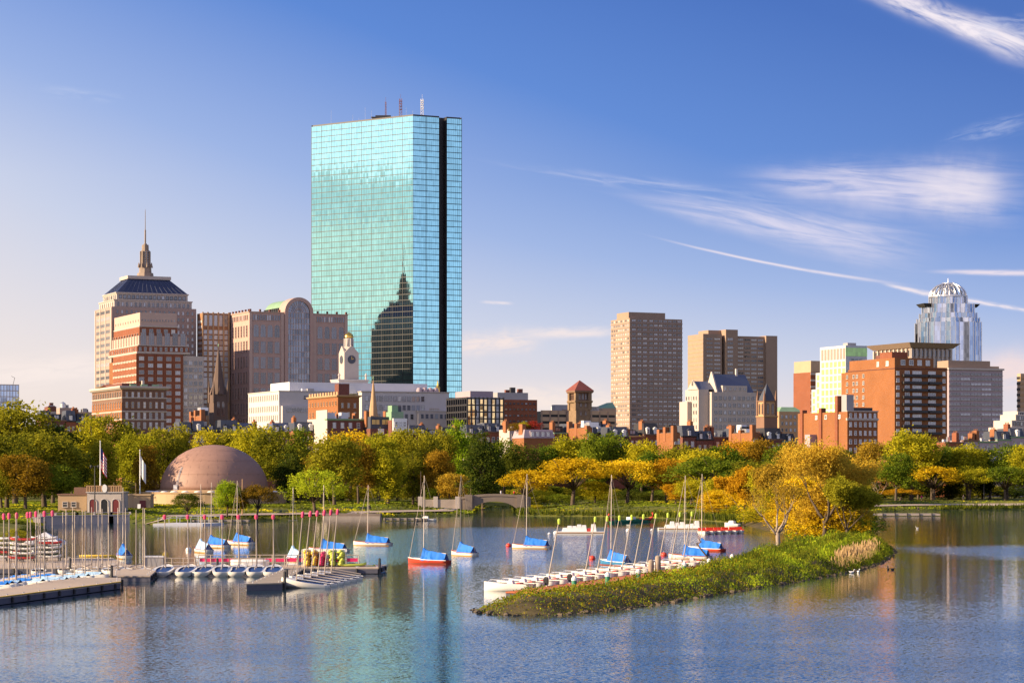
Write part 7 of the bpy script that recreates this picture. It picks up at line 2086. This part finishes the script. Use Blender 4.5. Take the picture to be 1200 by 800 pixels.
# --- dinghies
def dinghy_parts(name, hull, inner, L=4.4, mast_h=6.6, cap=None, rake=0.0, boom=True, cover=None, motor=False, D=0.5, rim=0.16, sole=0.3, console=False, stern=0.78):
    """prototype under an Empty at the origin (bow along +X)"""
    e = thing(name, '', 'dinghy')
    hm, rings = hull_shape(L, L * 0.38, D, stern, bow_up=0.18); hm.build('hull', M[hull], e, True)
    d = MB()
    for a, b in zip(rings[7:], rings[8:]): d.quad((a[0][0], a[0][1], a[0][2] - .02), (b[0][0], b[0][1], b[0][2] - .02), (b[7][0], b[7][1], b[7][2] - .02), (a[7][0], a[7][1], a[7][2] - .02))
    for a, b in zip(rings[:8], rings[1:8]):
        for j, s in ((0, 1), (7, -1)):
            q = [(a[j][0], a[j][1], a[j][2] - .01), (b[j][0], b[j][1], b[j][2] - .01), (b[j][0], b[j][1] + s * rim, b[j][2] - .02), (a[j][0], a[j][1] + s * rim, a[j][2] - .02)]
            d.poly(q if s > 0 else q[::-1])
    d.build('side_deck', M['hull_white'], e)
    f = deck_mesh(rings, drop=sole); f.build('cockpit', M[inner], e)
    t = MB(); t.box(-0.5, -0.7, D - .18, -0.2, 0.7, D - .1); t.box(-L * 0.42, -0.6, D - .2, -L * 0.36, 0.6, D - .1); t.build('thwart', M['hull_white'], e)
    if console:
        c = MB(); c.prism([(-0.5, -0.35), (0.1, -0.35), (0.1, 0.35), (-0.5, 0.35)], D - 0.1, D + 0.3, 0, pts2=[(-0.4, -0.3), (-0.05, -0.3), (-0.05, 0.3), (-0.4, 0.3)]); c.build('console', M['white_paint'], e)
        c = MB(); c.box(-1.2, -0.5, D - 0.1, -0.85, 0.5, D + 0.1); c.build('seat', M['kayak_red'], e)
        c = MB()
        for sx in (-1, 1): c.path([(L * 0.1, sx * 0.6, D), (L * 0.12, sx * 0.6, D + 0.3), (L * 0.35, sx * 0.35, D + 0.35), (L * 0.42, sx * 0.2, D + 0.1)], [0.025] * 4, 4)
        c.build('hand_rail', M['steel'], e)
    if mast_h:
        m = MB(); m.tube((L * 0.2, 0, 0.3), (L * 0.2 - rake, 0, mast_h), 0.06, 0.04, 6); ms = m.build('mast', M['mast'], e)
        if cap:
            c = MB(); z = mast_h; x = L * 0.2 - rake; c.lathe([(0.03, z - 0.42), (0.13, z - 0.36), (0.15, z), (0.1, z + 0.12), (0.02, z + 0.16)], 8, cx=x); c.build('mast_float', M[cap], ms)
        if boom:
            b = MB(); b.tube((L * 0.18, 0, 0.95), (-L * 0.45, 0, 0.75), 0.05, n=5); b.build('boom', M['mast'], e)
            r_ = MB(); r_.tube((L * 0.48, 0, 0.6), (L * 0.2 - rake * .8, 0, mast_h * 0.8), 0.016, n=3)
            for s in (-1, 1): r_.tube((L * 0.12, s * 0.75, 0.5), (L * 0.2 - rake * .8, 0, mast_h * 0.8), 0.014, n=3)
            r_.build('rigging', M['rope'], ms)
    if cover:
        c = MB(); rows = []
        for i in range(7):
            t_ = i / 6; x = L * 0.3 - L * 0.72 * t_; a = rings[int(max(0, min(10, (x + L / 2) / L * 10)))]; w = abs(a[0][1])
            rows.append([(x, -w, 0.5), (x, -w * .5, 0.66 + 0.05 * math.sin(i * 2)), (x, 0, 0.85), (x, w * .5, 0.66 - 0.05 * math.sin(i * 2)), (x, w, 0.5)])
        c.ring(rows, 0, cap=False, close=False); c.build('cover', M[cover], e)
    if motor:
        o = MB(); o.box(-L / 2 - 0.28, -0.16, 0.45, -L / 2 + 0.12, 0.16, 0.95); o.prism([(-L / 2 - .28, -.16), (-L / 2 + .12, -.16), (-L / 2 + .12, .16), (-L / 2 - .28, .16)], 0.951, 1.12, 0, pts2=[(-L / 2 - .2, -.1), (-L / 2 + .02, -.1), (-L / 2 + .02, .1), (-L / 2 - .2, .1)])
        o.tube((-L / 2 - .08, 0, 0.46), (-L / 2 - .12, 0, -0.4), 0.06); o.build('outboard_motor', M['black'], e)
    return e
class Fleet:
    def __init__(s, *a, **k): s.proto = dinghy_parts(*a, **k); s.used = False
    def at(s, x, y, rz, group, label=None, z=0.0, scale=1.0):
        o = s.proto if not s.used else copy_tree(s.proto)
        s.used = True
        o.location = (x, y, z); o.rotation_euler.z = rz; o['group'] = group; o.scale = (scale,) * 3
        if label: o['label'] = label
        return o
white_cap = Fleet('dinghy', 'hull_white', 'cockpit_blue', cap='pink', boom=True, rim=0.24, sole=0.12)
blue_cover = Fleet('dinghy', 'hull_white', 'cockpit_blue', cap='pink', cover='tarp', boom=True)
blue_plain = Fleet('dinghy', 'hull_white', 'cockpit_blue', cap=None, cover='tarp_pale', boom=True, mast_h=6.7)
red_in = Fleet('dinghy', 'hull_white', 'kayak_red', L=4.5, console=True, mast_h=5.9, cap='lime', rake=1.1, boom=True, D=0.62, sole=0.1, stern=0.96)
launch = Fleet('motor_dinghy', 'hull_white', 'kayak_red', L=4.5, console=True, mast_h=0, motor=True, D=0.62, sole=0.1, stern=0.96)
plain_launch = Fleet('motor_dinghy', 'hull_white', 'kayak_red', L=4.5, console=True, mast_h=0, motor=False, D=0.62, sole=0.1, stern=0.96)
inner_mast = Fleet('dinghy', 'hull_white', 'cockpit_blue', cap=None, boom=True, mast_h=6.7)

# row along the walkway, bows to the dock
for i, px in enumerate((191, 218, 238, 259, 278, 299, 319)):
    Y = 233.5
    o = white_cap.at(X(px, Y), Y + 0.8, R(90 + brnd.uniform(-6, 6)), 'dinghies in a row on the walkway', z=0.3); o.rotation_euler.y = -0.11; o.scale = (1, 1.22, 0.85)
    later(o, px, 'pink tipped dinghy lying end on', 'in the row between finger docks')
for i in range(6):
    Y = 209.5 + i * 3.1
    o = white_cap.at(X(358, 209.5) + i * 0.38, Y, R(180 + brnd.uniform(-4, 4)), 'dinghies berthed side by side on the right finger dock', z=0.05); o.rotation_euler.x = -0.12
    o['label'] = 'white dinghy with blue cockpit at the right finger dock, ' + ['nearest to the viewer', 'second of its row', 'third of its row', 'fourth of its row', 'fifth of its row', 'last of its row'][i]
# left pontoon: covered dinghies rafted along its far side
k = 0
for i, px in enumerate((4, 11, 20, 31, 36, 41, 51, 62)):
    Y = 203 + i * 2.4
    o = blue_cover.at(X(px, Y) - 0.6, Y, R(-32 + brnd.uniform(-10, 10)), 'covered dinghies at the left pontoon')
    later(o, px, 'blue covered dinghy with pink tipped mast', 'along the left pontoon')
for i, px in enumerate((15, 46, 70, 84, 98, 112)):
    Y = 206 + i * 3.6
    o = blue_plain.at(X(px, Y) - 0.4, Y, R(-36 + brnd.uniform(-10, 10)), 'pale covered dinghies at the left pontoon')
    later(o, px, 'dinghy under a pale blue cover with plain mast', 'beside the left pontoon')
for i, px in enumerate((45, 77, 87, 99, 104, 119, 129, 135, 138, 147, 157, 163, 170)):
    Y = 236 + (i % 3) * 2.4
    o = inner_mast.at(X(px, Y), Y, R(90 + brnd.uniform(-25, 25)), 'plain masted dinghies behind the left pontoon', scale=brnd.uniform(0.97, 1.04))
    later(o, px, 'white dinghy with a plain bare mast', 'between left pontoon and walkway')
# row along the island's red dock, masts raked back
D0, D1 = Vector((X(604, 199), 199)), Vector((X(842, 262), 262))
dd = (D1 - D0).normalized(); dn = Vector((-dd.y, dd.x))
rz = math.atan2(dn.y, dn.x)
for i in range(16):
    pe = 625 + 13.8 * i
    # the berth whose outer end shows at this bearing
    best = min((abs(CEN + (D0 + (D1 - D0) * q).x / (D0 + (D1 - D0) * q).y * FOC - pe), q) for q in [j / 400 for j in range(401)])[1]
    c = D0 + (D1 - D0) * best + dn * 2.25
    has = i in (4, 7, 8, 9, 10, 11, 12, 13, 14, 15)
    o = (red_in if has else launch if i in (1, 3) else plain_launch).at(c.x, c.y, rz + R(180 if has else 0) * 0 + brnd.uniform(-0.05, 0.05), 'red decked boats berthed along the island dock')
    later(o, pe, ('red inside dinghy with raked lime tipped mast' if has else 'mastless motor dinghy with black outboard' if i in (1, 3) else 'mastless white motor dinghy'), 'along the island dock')

def plank_dock(name, label, pts, z, deckm, side='dock_side', thick=0.45, cat='dock', strip=None, posts=()):
    cx, cy = pts[0]
    e = thing(name, label, cat, (cx, cy, 0))
    loc = [(x - cx, y - cy) for x, y in pts]
    m = MB(); m.prism(loc, z - 0.12, z); m.build('deck', M[deckm], e)
    m = MB()
    c = Vector((sum(p[0] for p in loc) / len(loc), sum(p[1] for p in loc) / len(loc)))
    m.prism([tuple(Vector(p) + (c - Vector(p)).normalized() * 0.08) for p in loc], z - 0.12 - thick, z - 0.121); m.build('float', M[side], e)
    if strip:
        m = MB(); a, b = Vector(loc[strip[0]]), Vector(loc[strip[1]]); d = (b - a).normalized(); n = Vector((-d.y, d.x)) * 0.12
        m.prism([tuple(v) for v in (a - n * 0.5, b - n * 0.5, b + n, a + n)], z + 0.003, z + 0.06); m.build('edge_strip', M['yellow_line'], e)
    for i in range(len(loc)):
        a, b = Vector(loc[i]), Vector(loc[(i + 1) % len(loc)])
        if (b - a).length < 7: continue
        d = (b - a).normalized(); n = Vector((d.y, -d.x)); k = min(12, int((b - a).length / 3.2))
        for q in range(k):
            w = a + d * ((b - a).length * (q + 0.5) / k)
            m = MB(); m.tube((w.x + n.x * 0.12, w.y + n.y * 0.12, z - 0.5), (w.x + n.x * 0.12, w.y + n.y * 0.12, z - 0.08), 0.11, n=8); m.build('fender', M['black'], e)
            w -= n * 0.35; m = MB(); m.tube((w.x - d.x * .2, w.y - d.y * .2, z + 0.12), (w.x + d.x * .2, w.y + d.y * .2, z + 0.12), 0.035, n=5); m.tube((w.x, w.y, z), (w.x, w.y, z + 0.12), 0.05, n=5); m.build('cleat', M['steel'], e)
    for (x, y) in posts:
        m = MB(); m.lathe([(0.13, -1.0), (0.13, z + 0.9), (0.04, z + 1.0)], 8, cx=x - cx, cy=y - cy); m.build('pile', M['dark_metal'], e)
    return e
plank_dock('pontoon', 'long grey pontoon with a yellow edge running out of the left side of the view', [(-41.2, 172), (-34.5, 207), (-36.0, 216), (-40.6, 216.5), (-44.0, 172)], 0.62, 'dock_wood', strip=(0, 1))
plank_dock('walkway_dock', 'long wooden walkway dock carrying the kayak stacks', [(-66, 239), (-13.6, 239), (-13.2, 247), (-66, 247)], 0.62, 'dock_wood', posts=((-13.5, 239.2), (-30, 239), (-45, 239)))
plank_dock('finger_dock', 'short wooden finger dock at the left end of the dinghy row', [(X(133, 222), 221), (X(178, 222), 221), (X(186, 238.8), 238.8), (X(133, 238.8), 238.8)], 0.58, 'dock_wood', posts=((X(133, 222), 221),))
plank_dock('finger_dock', 'wooden finger dock with dark fenders pointing at the viewer below the kayak stacks', [(X(292, 206), 204), (X(330, 206), 206), (X(357, 238.8), 238.8), (X(334, 238.8), 238.8)], 0.6, 'plank', thick=0.6, posts=((X(331, 206) + .1, 207), (X(336, 212), 212)))
isd = plank_dock('island_dock', 'orange red plank dock along the lagoon side of the island', [tuple(D0 - dn * 0.2 - dd * 3), tuple(D0 - dn * 3.4 - dd * 3), tuple(D1 - dn * 3.6 + dd * 6), tuple(D1 - dn * 0.2 + dd * 6)], 0.32, 'deck_red')
for i, (px, py) in enumerate(((673, 686), (712, 681), (748, 677), (802, 668), (831, 663.5), (858, 658))):
    p = at(px, py, 0.6)
    b = thing('bollard', 'green dock bollard with white cap', 'bollard', (p.x, p.y, 0.0), 0, 'bollards on the island dock')
    m = MB(); m.lathe([(0.22, -0.5), (0.22, 1.05)], 10); m.build('post', M['green_paint'], b)
    m = MB(); m.lathe([(0.25, 1.05), (0.25, 1.25), (0.12, 1.42), (0.02, 1.46)], 10); m.build('cap', M['white_paint'], b)
    later(b, px, 'green bollard with white cap', 'on the red island dock')
for px, h, lab in ((763, 1.3, 'thick weathered grey post stump left of the dead tree'), (771, 1.7, 'tall pale square post stump left of the dead tree')):
    p = at(px, 671, 0.6); b = thing('post_stump', lab, 'post', (p.x, p.y, 0.5))
    m = MB(); m.lathe([(0.33, -0.8), (0.29, h * 0.6), (0.27, h)], 9); m.build('shaft', M['pale_bark'], b, True); m = MB(); m.lathe([(0.25, h), (0.1, h + 0.1)], 9); m.build('top', M['plank'], b)

def rail_and_stacks():
    r = thing('dock_railing', 'long low railing with a magenta band along the walkway dock', 'railing', (X(232, 246), 246.4, 0.62))
    L = X(420, 246) - X(232, 246)
    m = MB()
    for i in range(14): m.tube((L * i / 13, 0, 0), (L * i / 13, 0, 1.05), 0.05, n=5)
    m.tube((0, 0, 1.05), (L, 0, 1.05), 0.045); m.build('rail', M['mast'], r)
    m = MB(); m.box(0.1, 0.06, 0.35, L - 0.1, 0.1, 0.72); m.build('band', M['kayak_pink'], r)
    r = thing('dock_railing', 'pale dock railing behind the row of end on dinghies', 'railing', (X(188, 240), 240, 0.62)); L = X(336, 240) - X(188, 240)
    m = MB()
    for i in range(12):
        m.tube((L * i / 11, 0, 0), (L * i / 11, 0, 0.95), 0.045, n=5)
    m.tube((0, 0, 0.95), (L, 0, 0.95), 0.045); m.tube((0, 0, 0.5), (L, 0, 0.5), 0.035); m.build('rail', M['mast'], r)
    b = thing('dock_box', 'pale grey storage box with lid on the walkway dock', 'box', (X(181, 243), 243, 0.62))
    m = MB(); m.box(-1.0, -0.6, 0, 1.0, 0.6, 0.95); m.build('body', M['grey_concrete'], b); m = MB(); m.box(-1.06, -0.66, 0.951, 1.06, 0.66, 1.08); m.build('lid', M['white_panel'], b)
    def kayak_proto(m, L=3.0):
        e = thing('kayak', '', 'kayak'); mb = MB(); L0 = L; rows = []
        for i in range(11):
            t = i / 10; w = 0.4 * math.sin(math.pi * (0.06 + 0.88 * t)) ** 0.8; x = -L / 2 + L * t; up = 0.16 * (2 * t - 1) ** 4
            rows.append([(x, -w, 0.17 + up), (x, -w * 0.75, 0.04 + up), (x, 0, up), (x, w * 0.75, 0.04 + up), (x, w, 0.17 + up), (x, w * 0.6, 0.27 + up), (x, 0, 0.3 + up), (x, -w * 0.6, 0.27 + up)])
        mb.ring(rows); mb.build('hull', M[m], e, True)
        c = MB(); c.ring([[(0.36 * math.cos(a * math.pi / 6), 0.14 * math.sin(a * math.pi / 6), 0.28) for a in range(12)], [(0.4 * math.cos(a * math.pi / 6), 0.17 * math.sin(a * math.pi / 6), 0.33) for a in range(12)]]); c.build('cockpit_rim', M['black'], e)
        return e
    P = {m: [kayak_proto(m), False] for m in ('kayak_yellow', 'kayak_pink', 'kayak_lime', 'hull_white', 'kayak_red')}
    def kayak(m, x, y, z, rz, group, label, wide=1.0):
        o = P[m][0] if not P[m][1] else copy_tree(P[m][0]); P[m][1] = True
        o.location = (x, y, z); o.rotation_euler.z = rz; o['group'] = group; o['label'] = label; o.scale = (1, wide, 1)
        return o
    LV = ['at the bottom', 'second from the bottom', 'third from the bottom', 'fourth from the bottom', 'fifth from the bottom', 'second from the top', 'topmost']
    for px, m, lab in ((360.5, 'kayak_yellow', 'yellow kayak in the leftmost dock stack'), (369.5, 'kayak_yellow', 'yellow kayak in the stack left of the pink kayaks'), (378.5, 'kayak_pink', 'pink kayak in the pink stack'), (389.5, 'kayak_lime', 'lime kayak in the stack right of the pink kayaks'), (400, 'kayak_lime', 'lime kayak in the rightmost dock stack')):
        for j in range(6 if m == 'kayak_pink' else 7):
            Y = 243
            kayak(m, X(px, Y) + brnd.uniform(-.06, .06), Y, 0.66 + j * 0.21, R(90 + brnd.uniform(-7, 7)), 'kayaks stacked on the walkway dock', f'{lab}, {LV[j]}', 1.3 if m == 'kayak_lime' else 1.1)
    k = thing('kayak_rack', 'white pipe rack holding the coloured kayak stacks', 'rack', (X(380, 243), 243, 0.62)); w = X(405, 243) - X(380, 243)
    m = MB()
    for x in (-w, -w * 0.36, w * 0.2, w * 1.02):
        for y in (-0.9, 0.9): m.tube((x, y, 0), (x, y, 1.75), 0.04, n=5)
    for y in (-0.9, 0.9): m.tube((-w, y, 1.75), (w * 1.02, y, 1.75), 0.04)
    m.build('frame', M['white_paint'], k)
    for i, (px, m, lab) in enumerate(((413, 'kayak_lime', 'lime kayak lying flat on the right end of the walkway dock'), (424, 'kayak_lime', 'lime kayak afloat off the right end of the walkway dock'), (434, 'kayak_pink', 'single pink kayak at the tip of the walkway dock'))):
        kayak(m, X(px, 243), 242 + i, 0.64 if i == 0 else 0.35, R(10 + 20 * i), 'loose kayaks at the dock end', lab)
    # three boat racks at the left with white and red hulls
    for q, px in enumerate((6, 26, 54)):
        Y = 258.0 - 4 * (q % 2); g = 0.62
        k = thing('boat_rack', ['steel boat rack at the left edge', 'steel boat rack left of the white tent', 'steel boat rack under the white tent'][q], 'rack', (X(px, Y), Y, g))
        m = MB()
        for x in (-1.5, 0, 1.5):
            for y in (-0.6, 0.6): m.tube((x, y, 0), (x, y, 2.6), 0.05, n=5)
            for j in range(5): m.tube((x, -0.8, 0.28 + j * 0.5), (x, 0.8, 0.28 + j * 0.5), 0.035, n=4)
        m.build('frame', M['dark_metal'], k)
        for j in range(5):
            mm = 'kayak_red' if (q + j) % 4 == 1 else 'hull_white'
            kayak(mm, X(px, Y) + brnd.uniform(-.3, .3), Y, g + 0.32 + j * 0.5, R(brnd.uniform(-3, 3)), 'hulls on the left racks', f'{"red" if mm == "kayak_red" else "white"} hull on the boat rack {["at the left edge", "left of the white tent", "under the white tent"][q]}, {["bottom", "second", "middle", "fourth", "top"][j]} tier')
    t = thing('canopy_tent', 'white pyramid canopy tent behind the boat racks', 'tent', (X(53, 262), 262, 0.6))
    z0, z1 = Z(634.5, 262) - 0.6, Z(623, 262) - 0.6; w = 21 * 262 / FOC
    m = MB(); m.prism([(-w, -w), (w, -w), (w, w), (-w, w)], z0, z1, 0, pts2=[(-.05, -.05), (.05, -.05), (.05, .05), (-.05, .05)])
    for a, b in (((-w, -w), (w, -w)), ((w, -w), (w, w)), ((-w, -w), (-w, w))): m.quad((*a, z0 - 0.3), (*b, z0 - 0.3), (*b, z0), (*a, z0))
    m.build('canopy', M['white_panel'], t)
    for x in (-w, w):
        for y in (-w, w):
            m = MB(); m.tube((x, y, -0.4), (x, y, z0), 0.05); m.build('leg', M['steel'], t)
    f = plank_dock('dock', 'wide wooden boat park dock under the left racks and tent', [(-75, 247.1), (X(150, 247), 247.1), (X(132, 268), 268), (-75, 268)], 0.6, 'dock_wood')
    s = thing('paddle_boat_hull', 'upturned pale hull lying on the walkway dock behind the pink band', 'boat', (X(293, 244), 244, 0.62))
    m, rg = hull_shape(4.0, 1.3, 0.4); m.v = [(a, b, 0.5 - c) for a, b, c in m.v]; m.build('hull', M['hull_white'], s, True); m = MB(); m.tube((-1.7, 0, 0.72), (1.6, 0, 0.74), 0.04); m.build('keel', M['plank'], s)
rail_and_stacks()

# --- floats, dragon boat and pedal boats at the back of the lagoon
def back_water():
    for px0, px1, py, lab in ((652, 708, 626, 'white service float loaded with small boats behind the dinghy masts'), (772, 830, 621.5, 'white service float loaded with white gear left of the red pedal boats')):
        a, b = at(px0, py), at(px1, py); L = b.x - a.x
        f = thing('service_float', lab, 'float', (a.x, a.y, 0))
        m = MB(); m.box(0, 0, -0.2, L, 3.2, 0.5); m.build('deck', M['hull_white'], f)
        m = MB(); m.box(-0.05, -0.06, 0.2, L + 0.05, -0.005, 0.38); m.build('edge', M['sandstone'], f)
        rn = random.Random(px0)
        for i in range(7):
            x = L * (0.18 + 0.1 * i); c = MB(); h = rn.uniform(0.5, 1.3)
            c.prism([(x - .5, 0.8), (x + .5, 0.8), (x + .5, 2.2), (x - .5, 2.2)], 0.5, 0.5 + h, 0, pts2=[(x - .3, 1.0), (x + .35, 1.0), (x + .35, 2.0), (x - .3, 2.0)]); c.build('gear_box', M['kayak_red' if i == 5 and px0 < 700 else 'white_paint'], f)
        o = MB(); o.lathe([(0.05, -0.2), (0.3, 0.1), (0.05, 0.35)], 8, cx=-1.2, cy=1); o.build('fender', M['white_paint'], f)
    a, b = at(712, 613), at(766, 611); L = (b - a).length
    d = thing('dragon_boat', 'long green canoe with upswept red prow and stern', 'boat', (*((a + b) / 2).xy, 0), math.atan2(b.y - a.y, b.x - a.x))
    m, rg = hull_shape(L * 0.86, 1.3, 0.6, 0.5, bow_up=0.35); m.build('hull', M['green_paint'], d, True)
    for s in (-1, 1):
        m = MB(); m.path([(s * L * 0.4, 0, 0.55), (s * L * 0.46, 0, 0.8), (s * L * 0.49, 0, 1.5), (s * L * 0.47, 0, 2.0)], [0.4, 0.3, 0.22, 0.14], 7); m.build('prow' if s > 0 else 'stern_post', M['buoy_red'], d, True)
    m = MB(); m.box(L * 0.22, -0.5, 0.5, L * 0.43, 0.5, 0.8); m.build('bow_deck', M['hull_red'], d); m = MB(); m.box(-1.2, -0.5, 0.4, 1.2, 0.5, 1.2); m.build('awning', M['white_paint'], d)
    for i, px in enumerate((824, 833, 842, 851, 860, 867)):
        p = at(px, 626 - 0.25 * i)
        b = thing('pedal_boat', '', 'pedal boat', (p.x, p.y, 0), R(-80), 'pedal boats in a row')
        m, rg = hull_shape(2.6, 1.5, 0.55, 0.9, bow_up=0.05); m.build('hull', M['hull_white'], b, True); deck_mesh(rg).build('deck', M['hull_white'], b)
        m = MB(); m.box(-0.9, -0.62, 0.5, 0.5, 0.62, 0.78); m.prism([(-1.1, -.6), (-.85, -.6), (-.85, .6), (-1.1, .6)], 0.5, 1.15); m.build('seat', M['buoy_red'], b)
        later(b, px, 'white pedal boat with red seats', 'in the row off the island trees')
    for px, py, lab in ((485, 659, 'red mooring buoy at the bow of the red sailboat'), (596, 640, 'red mooring buoy in open water left of the middle sailboat'), (694, 655, 'red mooring buoy behind the dinghy masts'), (778, 651, 'small red mooring buoy right of the dinghy masts'), (221, 645, 'white mooring buoy left of the three boats below the dome'), (651, 625, 'white mooring buoy left of the service float'), (736, 622, 'white mooring buoy below the green canoe')):
        p = at(px, py); b = thing('buoy', lab, 'buoy', (p.x, p.y, 0))
        m = MB(); m.lathe([(0.05, -0.25), (0.32, -0.1), (0.4, 0.12), (0.3, 0.38), (0.06, 0.46)], 12); m.build('ball', M['buoy_red' if 'red' in lab else 'white_paint'], b, True); m = MB(); m.lathe([(0.05, 0.44), (0.05, 0.6)], 6); m.build('ring', M['steel'], b)
    a = at(93, 652); c = thing('boom_float', 'thin yellow floating boom beside the end on sailboat', 'float', (a.x, a.y, 0)); m = MB(); m.tube((0, 0, 0.08), (X(150, a.y) - a.x, 0.5, 0.08), 0.16, n=8); m.build('tube', M['yellow_line'], c, True); m = MB(); m.tube((-0.4, 0, 0.08), (0, 0, 0.08), 0.05); m.build('shackle', M['steel'], c)
back_water()

# --- people and birds
M['skin'] = mat('skin', (0.5, 0.3, 0.21), 0.7, var=0.05)
M['hair'] = mat('hair', (0.05, 0.03, 0.02), 0.8)
def person(label, px, Y, z, top, legs, facing=0.0, sit=False, stride=0.12):
    m_t = mat('shirt', top, 0.85, var=0.08); m_l = mat('trousers', legs, 0.85, var=0.08)
    e = thing('person', label, 'person', (X(px, Y), Y, z), facing)
    me = bpy.data.meshes.new('body')
    if not sit:
        J = [((0, 0, 0.95), .14), ((0, 0, 1.15), .135), ((0, 0, 1.38), .15), ((0, 0, 1.52), .062), ((0, 0.01, 1.6), .085), ((0, 0.01, 1.7), .09),
             ((.1, 0, 0.9), .085), ((.1, stride, 0.5), .062), ((.1, -stride * .2 + stride * .6, 0.08), .045), ((.1, stride * .4 + .16, 0.04), .035),
             ((-.1, 0, 0.9), .085), ((-.1, -stride * .6, 0.5), .062), ((-.1, -stride * 1.6, 0.08), .045), ((-.1, -stride * 1.6 + .16, 0.04), .035),
             ((.2, 0, 1.4), .06), ((.25, -.06, 1.13), .048), ((.26, .04, .88), .036), ((.26, .07, .78), .04), ((-.2, 0, 1.4), .06), ((-.25, -.04, 1.13), .048), ((-.26, .1, .9), .036), ((-.26, .14, .8), .04)]
    else:
        J = [((0, 0, 0.12), .15), ((0, -.03, 0.35), .135), ((0, -.02, 0.58), .15), ((0, 0, 0.72), .062), ((0, 0.03, 0.8), .085), ((0, 0.03, 0.9), .09),
             ((.1, .05, 0.12), .085), ((.12, .45, 0.4), .062), ((.12, .62, 0.06), .045), ((.12, .78, 0.04), .035), ((-.1, .05, 0.12), .085), ((-.12, .45, 0.38), .062), ((-.12, .65, 0.06), .045), ((-.12, .8, 0.04), .035),
             ((.2, 0, 0.6), .06), ((.25, .12, .38), .048), ((.18, .36, .36), .036), ((.14, .45, .38), .04), ((-.2, 0, 0.6), .06), ((-.25, .12, .38), .048), ((-.18, .36, .36), .036), ((-.14, .45, .38), .04)]
    E = [(0, 1), (1, 2), (2, 3), (3, 4), (4, 5), (0, 6), (6, 7), (7, 8), (8, 9), (0, 10), (10, 11), (11, 12), (12, 13), (2, 14), (14, 15), (15, 16), (16, 17), (2, 18), (18, 19), (19, 20), (20, 21)]
    me.from_pydata([j[0] for j in J], E, [])
    o = put('body', me, e)
    sk = o.modifiers.new('skin', 'SKIN'); sd = o.modifiers.new('smooth', 'SUBSURF'); sd.levels = 1; sd.render_levels = 1
    for i, j in enumerate(J): me.skin_vertices[0].data[i].radius = (j[1], j[1])
    me.skin_vertices[0].data[0].use_root = True
    me.materials.append(M['skin'])
    dz = -0.83 if sit else 0
    s = MB(); s.lathe([(0.19, 1.0 + dz), (0.2, 1.2 + dz), (0.23, 1.4 + dz), (0.1, 1.5 + dz)], 10)
    for sx, a, b in ((1, J[14][0], J[15][0]), (-1, J[18][0], J[19][0])): s.tube(a, b, 0.085, 0.065, 7); s.tube(b, J[16 if sx > 0 else 20][0], 0.065, 0.05, 7)
    s.build('shirt', m_t, e, True)
    s = MB(); s.lathe([(0.175, 0.82 + dz), (0.19, 0.98 + dz), (0.18, 1.04 + dz)], 10)
    for h, k, f in ((6, 7, 8), (10, 11, 12)): s.path([J[h][0], J[k][0], J[f][0]], [0.115, 0.085, 0.065], 7)
    s.build('trousers', m_l, e, True)
    hx = Vector(J[5][0]); s = MB(); s.lathe([(0.115, hx.z - 0.04), (0.118, hx.z + 0.03), (0.09, hx.z + 0.1), (0.02, hx.z + 0.135)], 10, cx=hx.x, cy=hx.y - 0.03); s.build('hair', M['hair'], e, True)
person('person in a red jacket crossing the stone footbridge', 602.5, 630.5, 4.25, (0.55, 0.02, 0.02), (0.03, 0.03, 0.05), R(80))
person('person in pale clothes at the left end of the footbridge', 587, 631, 4.35, (0.5, 0.5, 0.55), (0.2, 0.2, 0.25), R(-80))
person('person in a pink top standing on the right lawn', 1080, 733, 2.2, (0.6, 0.03, 0.2), (0.05, 0.04, 0.08), R(170))
person('person in black sitting on the pinkish stone jetty', 1076, 636.5, 0.6, (0.02, 0.02, 0.02), (0.03, 0.03, 0.04), R(185), True)
person('person in dark clothes on the right lawn below the yellow green trees', 1129, 735, 2.2, (0.04, 0.04, 0.05), (0.04, 0.04, 0.06), R(150))
person('person in a yellow top standing on the walkway dock among the dinghy masts', 194, 243, 0.62, (0.6, 0.45, 0.1), (0.3, 0.25, 0.2), R(200))
person('person in a dark jacket on the landing left of the footbridge', 433, 575, 1.25, (0.03, 0.03, 0.03), (0.04, 0.04, 0.06), R(200))
def bird(label, px, py, m):
    p = at(px, py); e = thing('bird', label, 'bird', (p.x, p.y, 0), brnd.uniform(0, 6), 'water birds')
    b = MB(); b.ring([[(x, r_ * math.cos(a * math.pi / 4), 0.08 + zo + r_ * 0.8 * math.sin(a * math.pi / 4)) for a in range(8)] for x, r_, zo in ((-.3, .02, .1), (-.18, .1, .03), (0, .14, 0), (.16, .11, 0.02), (.22, .05, .14), (.24, .05, .24), (.29, .055, .29), (.34, .035, .29), (.42, .012, .27))]); b.build('body', m, e, True)
for px, py, m, lab in ((1075, 619, 'white_paint', 'white gull floating alone off the stone jetty'), (998, 671, 'white_paint', 'white duck close under the island reeds, left of a pair'), (1006, 670.5, 'white_paint', 'white duck close under the island reeds, right of a pair'), (1041, 667, 'black', 'dark duck off the right tip of the island'), (1046, 667.5, 'black', 'dark duck trailing another at the right tip of the island')):
    bird(lab, px, py, M[m])
name_all()
